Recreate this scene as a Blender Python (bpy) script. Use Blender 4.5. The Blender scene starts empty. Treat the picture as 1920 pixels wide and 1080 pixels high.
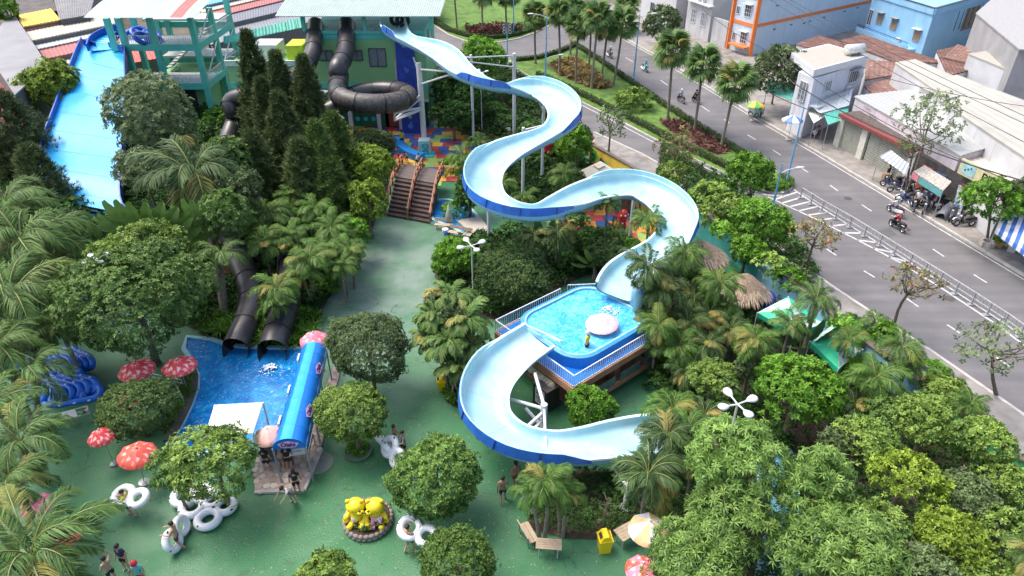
import bpy,math,random
import numpy as np
from mathutils import Vector,Matrix,Euler

# ------------------------------------------------------------------ camera, light
scene=bpy.context.scene
COL=scene.collection
TH=math.radians(33.0);FL=1300.0;CH=26.0
_s,_c=math.sin(TH),math.cos(TH)
cam_d=bpy.data.cameras.new("camera");cam_d.sensor_width=36.0;cam_d.lens=36.0*FL/1920.0
cam_d.clip_start=0.5;cam_d.clip_end=2000
cam=bpy.data.objects.new("camera",cam_d);COL.objects.link(cam)
cam.location=(0,0,CH);cam.rotation_euler=(math.radians(90)-TH,0,0)
scene.camera=cam
world=bpy.data.worlds.new("World");scene.world=world;world.use_nodes=True
wn=world.node_tree.nodes;wl=world.node_tree.links
for n in list(wn):wn.remove(n)
wo=wn.new('ShaderNodeOutputWorld');wb=wn.new('ShaderNodeBackground');ws=wn.new('ShaderNodeTexSky')
SUN_EL,SUN_AZ=62.0,-66.0         # elevation, azimuth from +Y (negative: to the left)
ws.sky_type='NISHITA';ws.sun_disc=False
ws.sun_elevation=math.radians(SUN_EL);ws.sun_rotation=math.radians(SUN_AZ)
ws.dust_density=5.0;ws.air_density=1.0;ws.ozone_density=1.0
wb.inputs[1].default_value=0.15
wl.new(ws.outputs[0],wb.inputs[0]);wl.new(wb.outputs[0],wo.inputs[0])
sun_d=bpy.data.lights.new("sun",'SUN');sun_d.energy=1.2;sun_d.angle=math.radians(32);sun_d.color=(1.0,.95,.87)
sun=bpy.data.objects.new("sun",sun_d);COL.objects.link(sun)
_d=Vector((math.sin(math.radians(SUN_AZ))*math.cos(math.radians(SUN_EL)),math.cos(math.radians(SUN_AZ))*math.cos(math.radians(SUN_EL)),math.sin(math.radians(SUN_EL))))
sun.rotation_euler=_d.to_track_quat('Z','Y').to_euler();sun.location=(0,0,60)
scene.view_settings.view_transform='Standard';scene.view_settings.look='None'
scene.view_settings.gamma=1.0;scene.view_settings.exposure=1.15
scene.view_settings.use_curve_mapping=False

# ------------------------------------------------------------------ survey helpers
def G(px,py,z=0.0):
 """photo pixel -> the point of the place at height z seen there"""
 u=(px-960)/FL;v=(py-540)/FL;t=(CH-z)/(_s+v*_c)
 return Vector((u*t,(_c-v*_s)*t,z))
def ZA(py,Y):
 v=(py-540)/FL;t=Y/(_c-v*_s);return CH-t*(_s+v*_c)
def DEP(p):return p[1]*_c+(CH-p[2])*_s
def GP(l,z=0.0):return [G(a,b,z) for a,b in l]

# ------------------------------------------------------------------ materials
MATS={}
def M(name,col,rough=.6,metal=0.0,var=.12,scale=3.0,bump=0.0,bscale=20.,spec=.5,col2=None,fac2=(.5,.62),s2=1.0,alpha=1.,coat=0.,det=4.):
 if name in MATS:return MATS[name]
 m=bpy.data.materials.new(name);m.use_nodes=True;MATS[name]=m
 nt=m.node_tree;N=nt.nodes;L=nt.links;b=N['Principled BSDF']
 b.inputs['Roughness'].default_value=rough;b.inputs['Metallic'].default_value=metal
 b.inputs['Specular IOR Level'].default_value=spec
 if coat:b.inputs['Coat Weight'].default_value=coat;b.inputs['Coat Roughness'].default_value=.1
 tc=N.new('ShaderNodeTexCoord')
 nz=N.new('ShaderNodeTexNoise');nz.inputs['Scale'].default_value=scale;nz.inputs['Detail'].default_value=det
 L.new(tc.outputs['Object'],nz.inputs['Vector'])
 mr=N.new('ShaderNodeMapRange');mr.inputs[1].default_value=.3;mr.inputs[2].default_value=.7
 mr.inputs[3].default_value=1-var;mr.inputs[4].default_value=1+var
 L.new(nz.outputs['Fac'],mr.inputs[0])
 mul=N.new('ShaderNodeVectorMath');mul.operation='SCALE'
 L.new(mr.outputs[0],mul.inputs['Scale'])
 if col2 is not None:
  n2=N.new('ShaderNodeTexNoise');n2.inputs['Scale'].default_value=s2;n2.inputs['Detail'].default_value=6;n2.inputs['Roughness'].default_value=.65
  if 'render' in name or name in ('white_house_wall','pale_pink_render','shop_wall'):
   mpp=N.new('ShaderNodeMapping');mpp.inputs['Scale'].default_value=(4.,4.,.45);L.new(tc.outputs['Object'],mpp.inputs[0]);L.new(mpp.outputs[0],n2.inputs['Vector'])
  else:L.new(tc.outputs['Object'],n2.inputs['Vector'])
  m2=N.new('ShaderNodeMapRange');m2.inputs[1].default_value=fac2[0];m2.inputs[2].default_value=fac2[1]
  L.new(n2.outputs['Fac'],m2.inputs[0])
  mx=N.new('ShaderNodeMix');mx.data_type='RGBA'
  mx.inputs[6].default_value=(*col,1);mx.inputs[7].default_value=(*col2,1)
  L.new(m2.outputs[0],mx.inputs[0]);L.new(mx.outputs[2],mul.inputs[0])
 else:
  mul.inputs[0].default_value=col
 L.new(mul.outputs[0],b.inputs['Base Color'])
 if bump > 0:
  n3=N.new('ShaderNodeTexNoise');n3.inputs['Scale'].default_value=bscale;n3.inputs['Detail'].default_value=5
  L.new(tc.outputs['Object'],n3.inputs['Vector'])
  bp=N.new('ShaderNodeBump');bp.inputs['Strength'].default_value=bump;bp.inputs['Distance'].default_value=.05
  L.new(n3.outputs['Fac'],bp.inputs['Height']);L.new(bp.outputs[0],b.inputs['Normal'])
 return m
def leafmat(name,c1,c2,c3=None,rough=.45,trans=.25,nsc=.7):
 """leaf colours c1 (older) .. c2 (younger) from a per-leaf tint, c3 blended in clumps"""
 if name in MATS:return MATS[name]
 m=bpy.data.materials.new(name);m.use_nodes=True;MATS[name]=m
 nt=m.node_tree;N=nt.nodes;L=nt.links;b=N['Principled BSDF'];out=N['Material Output']
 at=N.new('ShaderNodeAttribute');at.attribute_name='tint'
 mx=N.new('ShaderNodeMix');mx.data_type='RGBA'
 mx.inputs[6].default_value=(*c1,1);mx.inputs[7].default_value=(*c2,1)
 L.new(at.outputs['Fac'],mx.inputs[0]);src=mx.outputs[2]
 if c3 is not None:
  tc=N.new('ShaderNodeTexCoord');nz=N.new('ShaderNodeTexNoise');nz.inputs['Scale'].default_value=nsc;nz.inputs['Detail'].default_value=3
  L.new(tc.outputs['Object'],nz.inputs['Vector'])
  r=N.new('ShaderNodeMapRange');r.inputs[1].default_value=.5;r.inputs[2].default_value=.66
  L.new(nz.outputs['Fac'],r.inputs[0])
  m3=N.new('ShaderNodeMix');m3.data_type='RGBA';m3.inputs[7].default_value=(*c3,1)
  L.new(src,m3.inputs[6]);L.new(r.outputs[0],m3.inputs[0]);src=m3.outputs[2]
 oi=N.new('ShaderNodeObjectInfo');vr=N.new('ShaderNodeMapRange');vr.inputs[3].default_value=.98;vr.inputs[4].default_value=1.45;L.new(oi.outputs['Random'],vr.inputs[0])
 if name.startswith('palm_') and name != 'palm_dry':
  yr=N.new('ShaderNodeMapRange');yr.inputs[1].default_value=.84;yr.inputs[2].default_value=1.;yr.inputs[4].default_value=.75;L.new(oi.outputs['Random'],yr.inputs[0]);ym=N.new('ShaderNodeMix');ym.data_type='RGBA';L.new(src,ym.inputs[6]);ym.inputs[7].default_value=(.27,.21,.06,1);L.new(yr.outputs[0],ym.inputs[0]);src=ym.outputs[2]
 sv_=N.new('ShaderNodeVectorMath');sv_.operation='SCALE';L.new(src,sv_.inputs[0]);L.new(vr.outputs[0],sv_.inputs['Scale']);src=sv_.outputs[0]
 L.new(src,b.inputs['Base Color']);b.inputs['Roughness'].default_value=rough;b.inputs['Specular IOR Level'].default_value=.22
 tr=N.new('ShaderNodeBsdfTranslucent');L.new(src,tr.inputs[0])
 ms=N.new('ShaderNodeMixShader');ms.inputs[0].default_value=trans
 L.new(b.outputs[0],ms.inputs[1]);L.new(tr.outputs[0],ms.inputs[2]);L.new(ms.outputs[0],out.inputs[0])
 return m
def stripemat(name,ca,cb,period=.25,axis=0,rough=.5,frac=.5,dirt=.1):
 if name in MATS:return MATS[name]
 m=bpy.data.materials.new(name);m.use_nodes=True;MATS[name]=m
 nt=m.node_tree;N=nt.nodes;L=nt.links;b=N['Principled BSDF'];b.inputs['Roughness'].default_value=rough
 tc=N.new('ShaderNodeTexCoord');sp=N.new('ShaderNodeSeparateXYZ');L.new(tc.outputs['UV'],sp.inputs[0])
 mo=N.new('ShaderNodeMath');mo.operation='MODULO';mo.inputs[1].default_value=period;L.new(sp.outputs[axis],mo.inputs[0])
 gt=N.new('ShaderNodeMath');gt.operation='GREATER_THAN';gt.inputs[1].default_value=period*frac;L.new(mo.outputs[0],gt.inputs[0])
 nz=N.new('ShaderNodeTexNoise');nz.inputs['Scale'].default_value=2.5;nz.inputs['Detail'].default_value=5;L.new(tc.outputs['Object'],nz.inputs[0])
 mr=N.new('ShaderNodeMapRange');mr.inputs[1].default_value=.3;mr.inputs[2].default_value=.7;mr.inputs[3].default_value=1-dirt;mr.inputs[4].default_value=1+dirt*.5
 L.new(nz.outputs['Fac'],mr.inputs[0])
 mx=N.new('ShaderNodeMix');mx.data_type='RGBA';mx.inputs[6].default_value=(*ca,1);mx.inputs[7].default_value=(*cb,1);L.new(gt.outputs[0],mx.inputs[0])
 vm=N.new('ShaderNodeVectorMath');vm.operation='SCALE';L.new(mx.outputs[2],vm.inputs[0]);L.new(mr.outputs[0],vm.inputs['Scale'])
 L.new(vm.outputs[0],b.inputs['Base Color'])
 return m
def watermat(name,deep,light,foam=.55,scale=2.2,rough=.06,streak=.5):
 if name in MATS:return MATS[name]
 m=bpy.data.materials.new(name);m.use_nodes=True;MATS[name]=m
 nt=m.node_tree;N=nt.nodes;L=nt.links;b=N['Principled BSDF']
 tc=N.new('ShaderNodeTexCoord')
 n1=N.new('ShaderNodeTexNoise');n1.inputs['Scale'].default_value=scale*.5;n1.inputs['Detail'].default_value=6;n1.inputs['Distortion'].default_value=1.5
 L.new(tc.outputs['Object'],n1.inputs[0])
 m1=N.new('ShaderNodeMapRange');m1.inputs[1].default_value=.38;m1.inputs[2].default_value=.68;L.new(n1.outputs['Fac'],m1.inputs[0])
 mx=N.new('ShaderNodeMix');mx.data_type='RGBA';mx.inputs[6].default_value=(*deep,1);mx.inputs[7].default_value=(*light,1);L.new(m1.outputs[0],mx.inputs[0])
 n2=N.new('ShaderNodeTexNoise');n2.inputs['Scale'].default_value=scale*1.6;n2.inputs['Detail'].default_value=8;n2.inputs['Roughness'].default_value=.7;n2.inputs['Distortion'].default_value=2.5
 L.new(tc.outputs['Object'],n2.inputs[0])
 m2=N.new('ShaderNodeMapRange');m2.inputs[1].default_value=foam;m2.inputs[2].default_value=foam+.14;m2.inputs[4].default_value=streak;L.new(n2.outputs['Fac'],m2.inputs[0])
 m3=N.new('ShaderNodeMix');m3.data_type='RGBA';m3.inputs[7].default_value=(.75,.86,.9,1);L.new(mx.outputs[2],m3.inputs[6]);L.new(m2.outputs[0],m3.inputs[0])
 L.new(m3.outputs[2],b.inputs['Base Color']);b.inputs['Roughness'].default_value=rough
 n4=N.new('ShaderNodeTexNoise');n4.inputs['Scale'].default_value=scale*2.2;n4.inputs['Detail'].default_value=3;n4.inputs['Distortion'].default_value=.8
 L.new(tc.outputs['Object'],n4.inputs[0])
 bp=N.new('ShaderNodeBump');bp.inputs['Strength'].default_value=.5;bp.inputs['Distance'].default_value=.06
 L.new(n4.outputs['Fac'],bp.inputs['Height']);L.new(bp.outputs[0],b.inputs['Normal'])
 return m

# ------------------------------------------------------------------ objects
ORG={}
def thing(name,label,cat,loc=(0,0,0),group=None):
 o=bpy.data.objects.new(name,None);COL.objects.link(o);o.location=loc;o.empty_display_size=.3
 o['label']=label;o['category']=cat
 if group:o['group']=group
 ORG[o]=Vector(loc);return o
def tag(o,label,cat,group=None):
 o['label']=label;o['category']=cat
 if group:o['group']=group
 return o
def link_mesh(name,me,parent=None,base=None,mat=None,smooth=False):
 o=bpy.data.objects.new(name,me);COL.objects.link(o)
 if mat is not None and not me.materials:me.materials.append(mat)
 if smooth and len(me.polygons):me.polygons.foreach_set('use_smooth',[True]*len(me.polygons))
 if parent is not None:o.parent=parent;ORG[o]=ORG.get(parent,Vector())
 else:
  o.location=base or (0,0,0);ORG[o]=Vector(base or (0,0,0))
 return o
class MB:
 def __init__(s):s.v=[];s.f=[];s.mi=[];s.cur=0;s.uv=None
 def add(s,vs,fs):
  n=len(s.v);s.v+= [tuple(a) for a in vs]
  for f in fs:s.f.append([i+n for i in f]);s.mi.append(s.cur)
  return s
 def box(s,c,d,rz=0.,tilt=None):
  c=Vector(c);x,y,z=d[0]/2,d[1]/2,d[2]/2
  R=Matrix.Rotation(rz,3,'Z')
  if tilt is not None:R=R @ tilt
  vs=[c + R @ Vector((a*x,b*y,e*z)) for e in (-1,1) for b in (-1,1) for a in (-1,1)]
  return s.add(vs,[(0,2,3,1),(4,5,7,6),(0,1,5,4),(2,6,7,3),(0,4,6,2),(1,3,7,5)])
 def beam(s,a,b,w,h,up=(0,0,1)):
  a=Vector(a);b=Vector(b);d=(b-a)
  if d.length < 1e-6:return s
  d.normalize();u=Vector(up)
  if abs(d.dot(u)) > .98:u=Vector((0,1,0))
  x=d.cross(u).normalized();y=x.cross(d)
  vs=[p + x*(i*w/2) + y*(j*h/2) for p in (a,b) for (i,j) in ((-1,-1),(1,-1),(1,1),(-1,1))]
  return s.add(vs,[(3,2,1,0),(4,5,6,7),(0,1,5,4),(1,2,6,5),(2,3,7,6),(3,0,4,7)])
 def path(s,pts,rs,n=8,closed=False,cap=True):
  pts=[Vector(p) for p in pts];m=len(pts)
  if not isinstance(rs,(list,tuple)):rs=[rs]*m
  vs=[];px=None
  for i,p in enumerate(pts):
   a=pts[(i-1) % m] if (i > 0 or closed) else p;b=pts[(i+1) % m] if (i < m-1 or closed) else p
   d=(b-a).normalized() if (b-a).length > 1e-9 else Vector((0,0,1))
   if px is None:
    u=Vector((0,0,1)) if abs(d.z) < .9 else Vector((0,1,0));px=d.cross(u).normalized()
   else:
    px=(px - d*px.dot(d));px=px.normalized() if px.length > 1e-6 else d.orthogonal().normalized()
   py=d.cross(px)
   for k in range(n):
    t=2*math.pi*k/n;vs.append(p + (px*math.cos(t)+py*math.sin(t))*rs[i])
  fs=[]
  for i in range(m if closed else m-1):
   j=(i+1) % m
   for k in range(n):fs.append((i*n+k,i*n+(k+1) % n,j*n+(k+1) % n,j*n+k))
  if cap and not closed:fs.append(list(range(n))[::-1]);fs.append([(m-1)*n+k for k in range(n)])
  return s.add(vs,fs)
 def tube(s,a,b,r,n=8):return s.path([a,b],r,n)
 def prism(s,poly,z0,z1,caps=True):
  n=len(poly);A=sum(poly[i][0]*poly[(i+1) % n][1]-poly[(i+1) % n][0]*poly[i][1] for i in range(n))
  if A < 0:poly=list(poly)[::-1]
  vs=[(p[0],p[1],z0) for p in poly]+[(p[0],p[1],z1) for p in poly]
  fs=[(i,(i+1) % n,n+(i+1) % n,n+i) for i in range(n)]
  if caps:fs+= [list(range(n))[::-1],list(range(n,2*n))]
  return s.add(vs,fs)
 def sheet(s,poly,z=None):
  n=len(poly);A=sum(poly[i][0]*poly[(i+1) % n][1]-poly[(i+1) % n][0]*poly[i][1] for i in range(n))
  if A < 0:poly=list(poly)[::-1]
  return s.add([(p[0],p[1],p[2] if z is None else z) for p in poly],[list(range(n))])
 def slab(s,quad,th=.06):
  """thin plate from 3-D polygon, thickness downwards"""
  q=[Vector(p) for p in quad];n=len(q)
  A=sum(q[i].x*q[(i+1) % n].y-q[(i+1) % n].x*q[i].y for i in range(n))
  if A < 0:q=q[::-1]
  vs=[p-Vector((0,0,th)) for p in q]+q
  return s.add(vs,[(i,(i+1) % n,n+(i+1) % n,n+i) for i in range(n)]+[list(range(n))[::-1],list(range(n,2*n))])
 def lathe(s,prof,c=(0,0,0),n=16):
  c=Vector(c);vs=[];m=len(prof)
  for r,z in prof:
   for k in range(n):
    t=2*math.pi*k/n;vs.append(c+Vector((r*math.cos(t),r*math.sin(t),z)))
  fs=[(i*n+k,i*n+(k+1) % n,(i+1)*n+(k+1) % n,(i+1)*n+k) for i in range(m-1) for k in range(n)]
  if prof[0][0] > 1e-4:fs.append(list(range(n))[::-1])
  if prof[-1][0] > 1e-4:fs.append([(m-1)*n+k for k in range(n)])
  return s.add(vs,fs)
 def ball(s,c,r,n=10,m=7,rot=None):
  if not isinstance(r,(tuple,list)):r=(r,r,r)
  c=Vector(c);vs=[]
  for i in range(m+1):
   a=math.pi*i/m
   for k in range(n):
    t=2*math.pi*k/n
    p=Vector((r[0]*math.sin(a)*math.cos(t),r[1]*math.sin(a)*math.sin(t),-r[2]*math.cos(a)))
    if rot is not None:p=rot @ p
    vs.append(c+p)
  return s.add(vs,[(i*n+k,i*n+(k+1) % n,(i+1)*n+(k+1) % n,(i+1)*n+k) for i in range(m) for k in range(n)])
 def torus(s,c,R,r,n=24,m=8,rot=None,sq=1.):
  pts=[];c=Vector(c);vs=[]
  for i in range(n):
   a=2*math.pi*i/n
   for k in range(m):
    b=2*math.pi*k/m
    p=Vector(((R+r*math.cos(b))*math.cos(a),(R+r*math.cos(b))*math.sin(a),r*sq*math.sin(b)))
    if rot is not None:p=rot @ p
    vs.append(c+p)
  return s.add(vs,[(i*m+k,((i+1) % n)*m+k,((i+1) % n)*m+(k+1) % m,i*m+(k+1) % m) for i in range(n) for k in range(m)])
 def mesh(s,name,mats,org=Vector((0,0,0)),smooth=False,uv=False):
  me=bpy.data.meshes.new(name)
  me.from_pydata([(a[0]-org.x,a[1]-org.y,a[2]-org.z) for a in s.v],[],s.f)
  if not isinstance(mats,(list,tuple)):mats=[mats]
  for m in mats:me.materials.append(m)
  if len(mats) > 1:me.polygons.foreach_set('material_index',s.mi)
  if smooth:me.polygons.foreach_set('use_smooth',[True]*len(me.polygons))
  if s.uv is not None:
   l=me.uv_layers.new(name='UVMap');flat=[]
   for f in s.uv:
    for q in f:flat+= [q[0],q[1]]
   l.data.foreach_set('uv',flat)
  me.update();return me
 def build(s,name,mats,parent=None,base=None,smooth=False):
  org=ORG.get(parent,Vector()) if parent is not None else Vector(base or (0,0,0))
  return link_mesh(name,s.mesh(name,mats,org,smooth),parent,base)
def struct(o):o['kind']='structure';return o
def stuff(o):o['kind']='stuff';return o
def kids(o):return list(o.children)
def copy_tree(o,loc=None,rz=None,sc=None,label=None,group=None,swap=None,parent=None,cat=None):
 c=o.copy();COL.objects.link(c)
 if parent is not None:c.parent=parent
 if loc is not None:c.location=loc
 if rz is not None:c.rotation_euler=(0,0,rz) if not isinstance(rz,(tuple,list)) else rz
 if sc is not None:c.scale=(sc,sc,sc) if not isinstance(sc,(tuple,list)) else sc
 if label:c['label']=label
 if group:c['group']=group
 if cat:c['category']=cat
 if swap and c.type == 'MESH':
  for sl in c.material_slots:
   if sl.material and sl.material.name in swap:
    nm=swap[sl.material.name];sl.link='OBJECT';sl.material=nm
 for ch in kids(o):copy_tree(ch,parent=c,swap=swap)
 return c
def text_mesh(txt,size,mat,extrude=.006,bold=0.0,name='lettering'):
 cu=bpy.data.curves.new('t','FONT');cu.body=txt;cu.size=size;cu.extrude=extrude;cu.align_x='CENTER';cu.align_y='CENTER';cu.offset=bold
 ob=bpy.data.objects.new('t',cu);COL.objects.link(ob)
 me=bpy.data.meshes.new_from_object(ob);bpy.data.objects.remove(ob);bpy.data.curves.remove(cu)
 me.name=name;me.materials.clear();me.materials.append(mat);return me
def letter(txt,size,mat,loc,xdir,ydir,parent,bold=0.,name='lettering'):
 """text lying in the plane of xdir (reading direction) and ydir (up)"""
 me=text_mesh(txt,size,mat,bold=bold,name=name);x=Vector(xdir).normalized();y=Vector(ydir).normalized();z=x.cross(y)
 R=Matrix((x,y,z)).transposed().to_4x4();org=ORG.get(parent,Vector())
 me.transform(Matrix.Translation(Vector(loc)-org) @ R)
 return link_mesh(name,me,parent)
def spline(pts,step=.5):
 """Catmull-Rom through pts, resampled by length"""
 P=[Vector(p) for p in pts];P=[P[0]*2-P[1]]+P+[P[-1]*2-P[-2]];out=[]
 for i in range(1,len(P)-2):
  for k in range(12):
   t=k/12.;a,b,c,d=P[i-1],P[i],P[i+1],P[i+2]
   out.append(.5*((2*b)+(c-a)*t+(2*a-5*b+4*c-d)*t*t+(3*b-3*c+d-a)*t**3))
 out.append(P[-2]);L=[0.]
 for i in range(1,len(out)):L.append(L[-1]+(out[i]-out[i-1]).length)
 n=max(2,int(L[-1]/step));res=[];j=0
 for k in range(n+1):
  s=L[-1]*k/n
  while j < len(L)-2 and L[j+1] < s:j+= 1
  f=(s-L[j])/max(1e-9,L[j+1]-L[j]);res.append(out[j].lerp(out[j+1],min(1,f)))
 return res
def ringpoly(c,r,n=28,ry=None,rot=0.):
 ry=ry or r
 return [(c[0]+r*math.cos(t)*math.cos(rot)-ry*math.sin(t)*math.sin(rot),c[1]+r*math.cos(t)*math.sin(rot)+ry*math.sin(t)*math.cos(rot)) for t in [2*math.pi*k/n for k in range(n)]]
def inpoly(x,y,poly):
 c=False;n=len(poly);j=n-1
 for i in range(n):
  if ((poly[i][1] > y) != (poly[j][1] > y)) and x < (poly[j][0]-poly[i][0])*(y-poly[i][1])/(poly[j][1]-poly[i][1]+1e-12)+poly[i][0]:c=not c
  j=i
 return c

# ------------------------------------------------------------------ palette
m_ground=M('earth',(.10,.085,.06),.9,var=.3,scale=.5,bump=.3)
m_soil=M('soil',(.055,.04,.028),.95,var=.4,scale=3,bump=.5,bscale=12)
m_asph=M('asphalt',(.13,.126,.132),.85,var=.10,scale=.35,bump=.15,bscale=60,col2=(.165,.158,.16),fac2=(.48,.7),s2=.22)
m_paint=M('road_paint',(.50,.50,.49),.8,var=.2,scale=4,col2=(.24,.24,.24),fac2=(.52,.7),s2=2.5)
m_kerb=M('kerb_stone',(.42,.40,.37),.85,var=.2,scale=2)
m_pave=M('pavement_tiles',(.25,.235,.22),.9,var=.18,scale=1.3,col2=(.17,.155,.145),fac2=(.5,.62),s2=.5,bump=.2)
m_grass=M('lawn',(.10,.19,.03),.95,var=.3,scale=1.2,bump=.5,bscale=40,col2=(.06,.13,.025),s2=.4)
m_white=M('white_steel',(.62,.64,.66),.45,var=.06)
m_whitewall=M('white_render',(.52,.53,.55),.85,var=.12,scale=.6,col2=(.34,.345,.36),fac2=(.55,.8),s2=.4)
m_black=M('black_rubber',(.02,.02,.022),.6)
m_dark=M('dark_void',(.03,.03,.032),.9)
m_chrome=M('chrome',(.6,.6,.62),.25,metal=1)
m_grey=M('grey_steel',(.33,.34,.36),.5,metal=.3)
m_bark=M('bark',(.16,.125,.095),.95,var=.35,scale=6,bump=.6,bscale=18)
m_palmbark=M('palm_bark',(.22,.19,.155),.95,var=.3,scale=9,bump=.6,bscale=14)
m_wood=M('pale_wood',(.42,.33,.23),.7,var=.15,scale=5)
m_skin=M('skin',(.48,.29,.20),.6,var=.04)
m_skin2=M('skin_dark',(.33,.19,.125),.6,var=.04)
m_hair=M('hair',(.018,.014,.012),.5)
m_glass=M('window_glass',(.05,.065,.08),.08,var=.1,spec=.8)
m_glassl=M('grey_glass',(.20,.24,.26),.15,var=.15,spec=.8)
# ------------------------------------------------------------------ ground and streets
g=MB();g.sheet([(-260,-60),(260,-60),(260,420),(-260,420)],-.02);struct(g.build('ground',m_ground))
WALLPX=[(1112,272),(1180,310),(1255,357),(1330,408),(1431,480),(1494,535),(1586,610),(1623,641),(1760,743),(1895,844),(1990,915)]
WALL=[G(a,b,2.0) for a,b in WALLPX]
wall2=[(p.x,p.y) for p in WALL]
def greenmat():
 m=bpy.data.materials.new('green_painted_concrete');m.use_nodes=True;N=m.node_tree.nodes;L=m.node_tree.links;b=N['Principled BSDF']
 tc=N.new('ShaderNodeTexCoord')
 def nz(sc,lo,hi,det=6,dist=0.,ro=.6):
  n=N.new('ShaderNodeTexNoise');n.inputs['Scale'].default_value=sc;n.inputs['Detail'].default_value=det;n.inputs['Distortion'].default_value=dist;n.inputs['Roughness'].default_value=ro
  L.new(tc.outputs['Object'],n.inputs[0]);r=N.new('ShaderNodeMapRange');r.inputs[1].default_value=lo;r.inputs[2].default_value=hi;L.new(n.outputs['Fac'],r.inputs[0]);return r.outputs[0]
 def mix(f,a,bb):
  x=N.new('ShaderNodeMix');x.data_type='RGBA'
  for i,q in ((6,a),(7,bb)):
   if isinstance(q,tuple):x.inputs[i].default_value=(*q,1)
   else:L.new(q,x.inputs[i])
  L.new(f,x.inputs[0]);return x.outputs[2]
 c=mix(nz(.13,.38,.62),(.050,.165,.082),(.018,.140,.044))
 c=mix(nz(.5,.60,.78),c,(.085,.16,.11))
 pw=G(712,520);gm=N.new('ShaderNodeVectorMath');gm.operation='DISTANCE';L.new(tc.outputs['Object'],gm.inputs[0]);gm.inputs[1].default_value=(pw.x,pw.y,0)  # greyer patch on the path: wet sky sheen painted in, along with worn paint
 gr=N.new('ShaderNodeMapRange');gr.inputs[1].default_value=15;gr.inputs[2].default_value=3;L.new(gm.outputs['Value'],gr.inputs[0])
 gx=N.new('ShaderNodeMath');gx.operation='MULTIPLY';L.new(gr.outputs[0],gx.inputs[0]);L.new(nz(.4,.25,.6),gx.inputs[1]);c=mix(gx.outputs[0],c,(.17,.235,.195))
 vo=N.new('ShaderNodeTexVoronoi');vo.feature='DISTANCE_TO_EDGE';vo.inputs['Scale'].default_value=.62;vd=N.new('ShaderNodeVectorMath');vd.operation='ADD';nn4=N.new('ShaderNodeTexNoise');nn4.inputs['Scale'].default_value=1.3;nn4.inputs['Detail'].default_value=5
 L.new(tc.outputs['Object'],nn4.inputs[0]);L.new(tc.outputs['Object'],vd.inputs[0]);L.new(nn4.outputs['Color'],vd.inputs[1]);L.new(vd.outputs[0],vo.inputs[0]);vr=N.new('ShaderNodeMapRange');vr.inputs[1].default_value=.018;vr.inputs[2].default_value=.002;L.new(vo.outputs['Distance'],vr.inputs[0])
 vx=N.new('ShaderNodeMath');vx.operation='MULTIPLY';L.new(vr.outputs[0],vx.inputs[0]);L.new(nz(.3,.5,.62),vx.inputs[1]);c=mix(vx.outputs[0],c,(.02,.05,.03))
 def scaled(v,k):
  mm=N.new('ShaderNodeMath');mm.operation='MULTIPLY';L.new(v,mm.inputs[0]);mm.inputs[1].default_value=k;return mm.outputs[0]
 c=mix(scaled(nz(1.1,.60,.72,8),.5),c,(.018,.06,.026))
 c=mix(scaled(nz(9.,.64,.70,4),.3),c,(.22,.27,.19))
 L.new(c,b.inputs['Base Color'])
 r=nz(.35,.35,.65);rr=N.new('ShaderNodeMapRange');L.new(r,rr.inputs[0]);rr.inputs[3].default_value=.30;rr.inputs[4].default_value=.72;L.new(rr.outputs[0],b.inputs['Roughness'])
 n=N.new('ShaderNodeTexNoise');n.inputs['Scale'].default_value=14;n.inputs['Detail'].default_value=5;L.new(tc.outputs['Object'],n.inputs[0])
 bp=N.new('ShaderNodeBump');bp.inputs['Strength'].default_value=.45;bp.inputs['Distance'].default_value=.05;L.new(n.outputs['Fac'],bp.inputs['Height']);L.new(bp.outputs[0],b.inputs['Normal'])
 return m
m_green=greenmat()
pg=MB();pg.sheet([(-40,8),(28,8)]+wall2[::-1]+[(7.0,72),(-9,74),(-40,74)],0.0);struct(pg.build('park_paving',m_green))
# roads
def asphmat():
 m=m_asph;N=m.node_tree.nodes;L=m.node_tree.links;b=N['Principled BSDF'];src=b.inputs['Base Color'].links[0].from_socket;tc=N.new('ShaderNodeTexCoord')
 d=(G(1450,282)-G(1850,530));mp=N.new('ShaderNodeMapping');mp.inputs['Rotation'].default_value=(0,0,-math.atan2(d.y,d.x));mp.inputs['Scale'].default_value=(.03,1.1,1);L.new(tc.outputs['Object'],mp.inputs[0])
 mp.vector_type='POINT';n=N.new('ShaderNodeTexNoise');n.inputs['Scale'].default_value=1.;n.inputs['Detail'].default_value=4;L.new(mp.outputs[0],n.inputs[0])
 r=N.new('ShaderNodeMapRange');r.inputs[1].default_value=.3;r.inputs[2].default_value=.7;r.inputs[3].default_value=.86;r.inputs[4].default_value=1.12;L.new(n.outputs['Fac'],r.inputs[0])
 n2=N.new('ShaderNodeTexNoise');n2.inputs['Scale'].default_value=.55;n2.inputs['Detail'].default_value=8;n2.inputs['Roughness'].default_value=.75;L.new(tc.outputs['Object'],n2.inputs[0]);r2=N.new('ShaderNodeMapRange');r2.inputs[1].default_value=.62;r2.inputs[2].default_value=.74;r2.inputs[3].default_value=1;r2.inputs[4].default_value=.74;L.new(n2.outputs['Fac'],r2.inputs[0])
 mu=N.new('ShaderNodeMath');mu.operation='MULTIPLY';L.new(r.outputs[0],mu.inputs[0]);L.new(r2.outputs[0],mu.inputs[1]);v=N.new('ShaderNodeVectorMath');v.operation='SCALE';L.new(src,v.inputs[0]);L.new(mu.outputs[0],v.inputs['Scale']);L.new(v.outputs[0],b.inputs['Base Color']);return m
near=GP([(1112,250),(1200,290),(1300,347),(1440,452),(1532,522),(1575,552),(1657,606),(1740,660),(1920,785),(2080,905)])
far=GP([(1060,8),(1167,72),(1232,108),(1435,233),(1530,288),(1685,381),(1920,522),(2120,650)])
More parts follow.
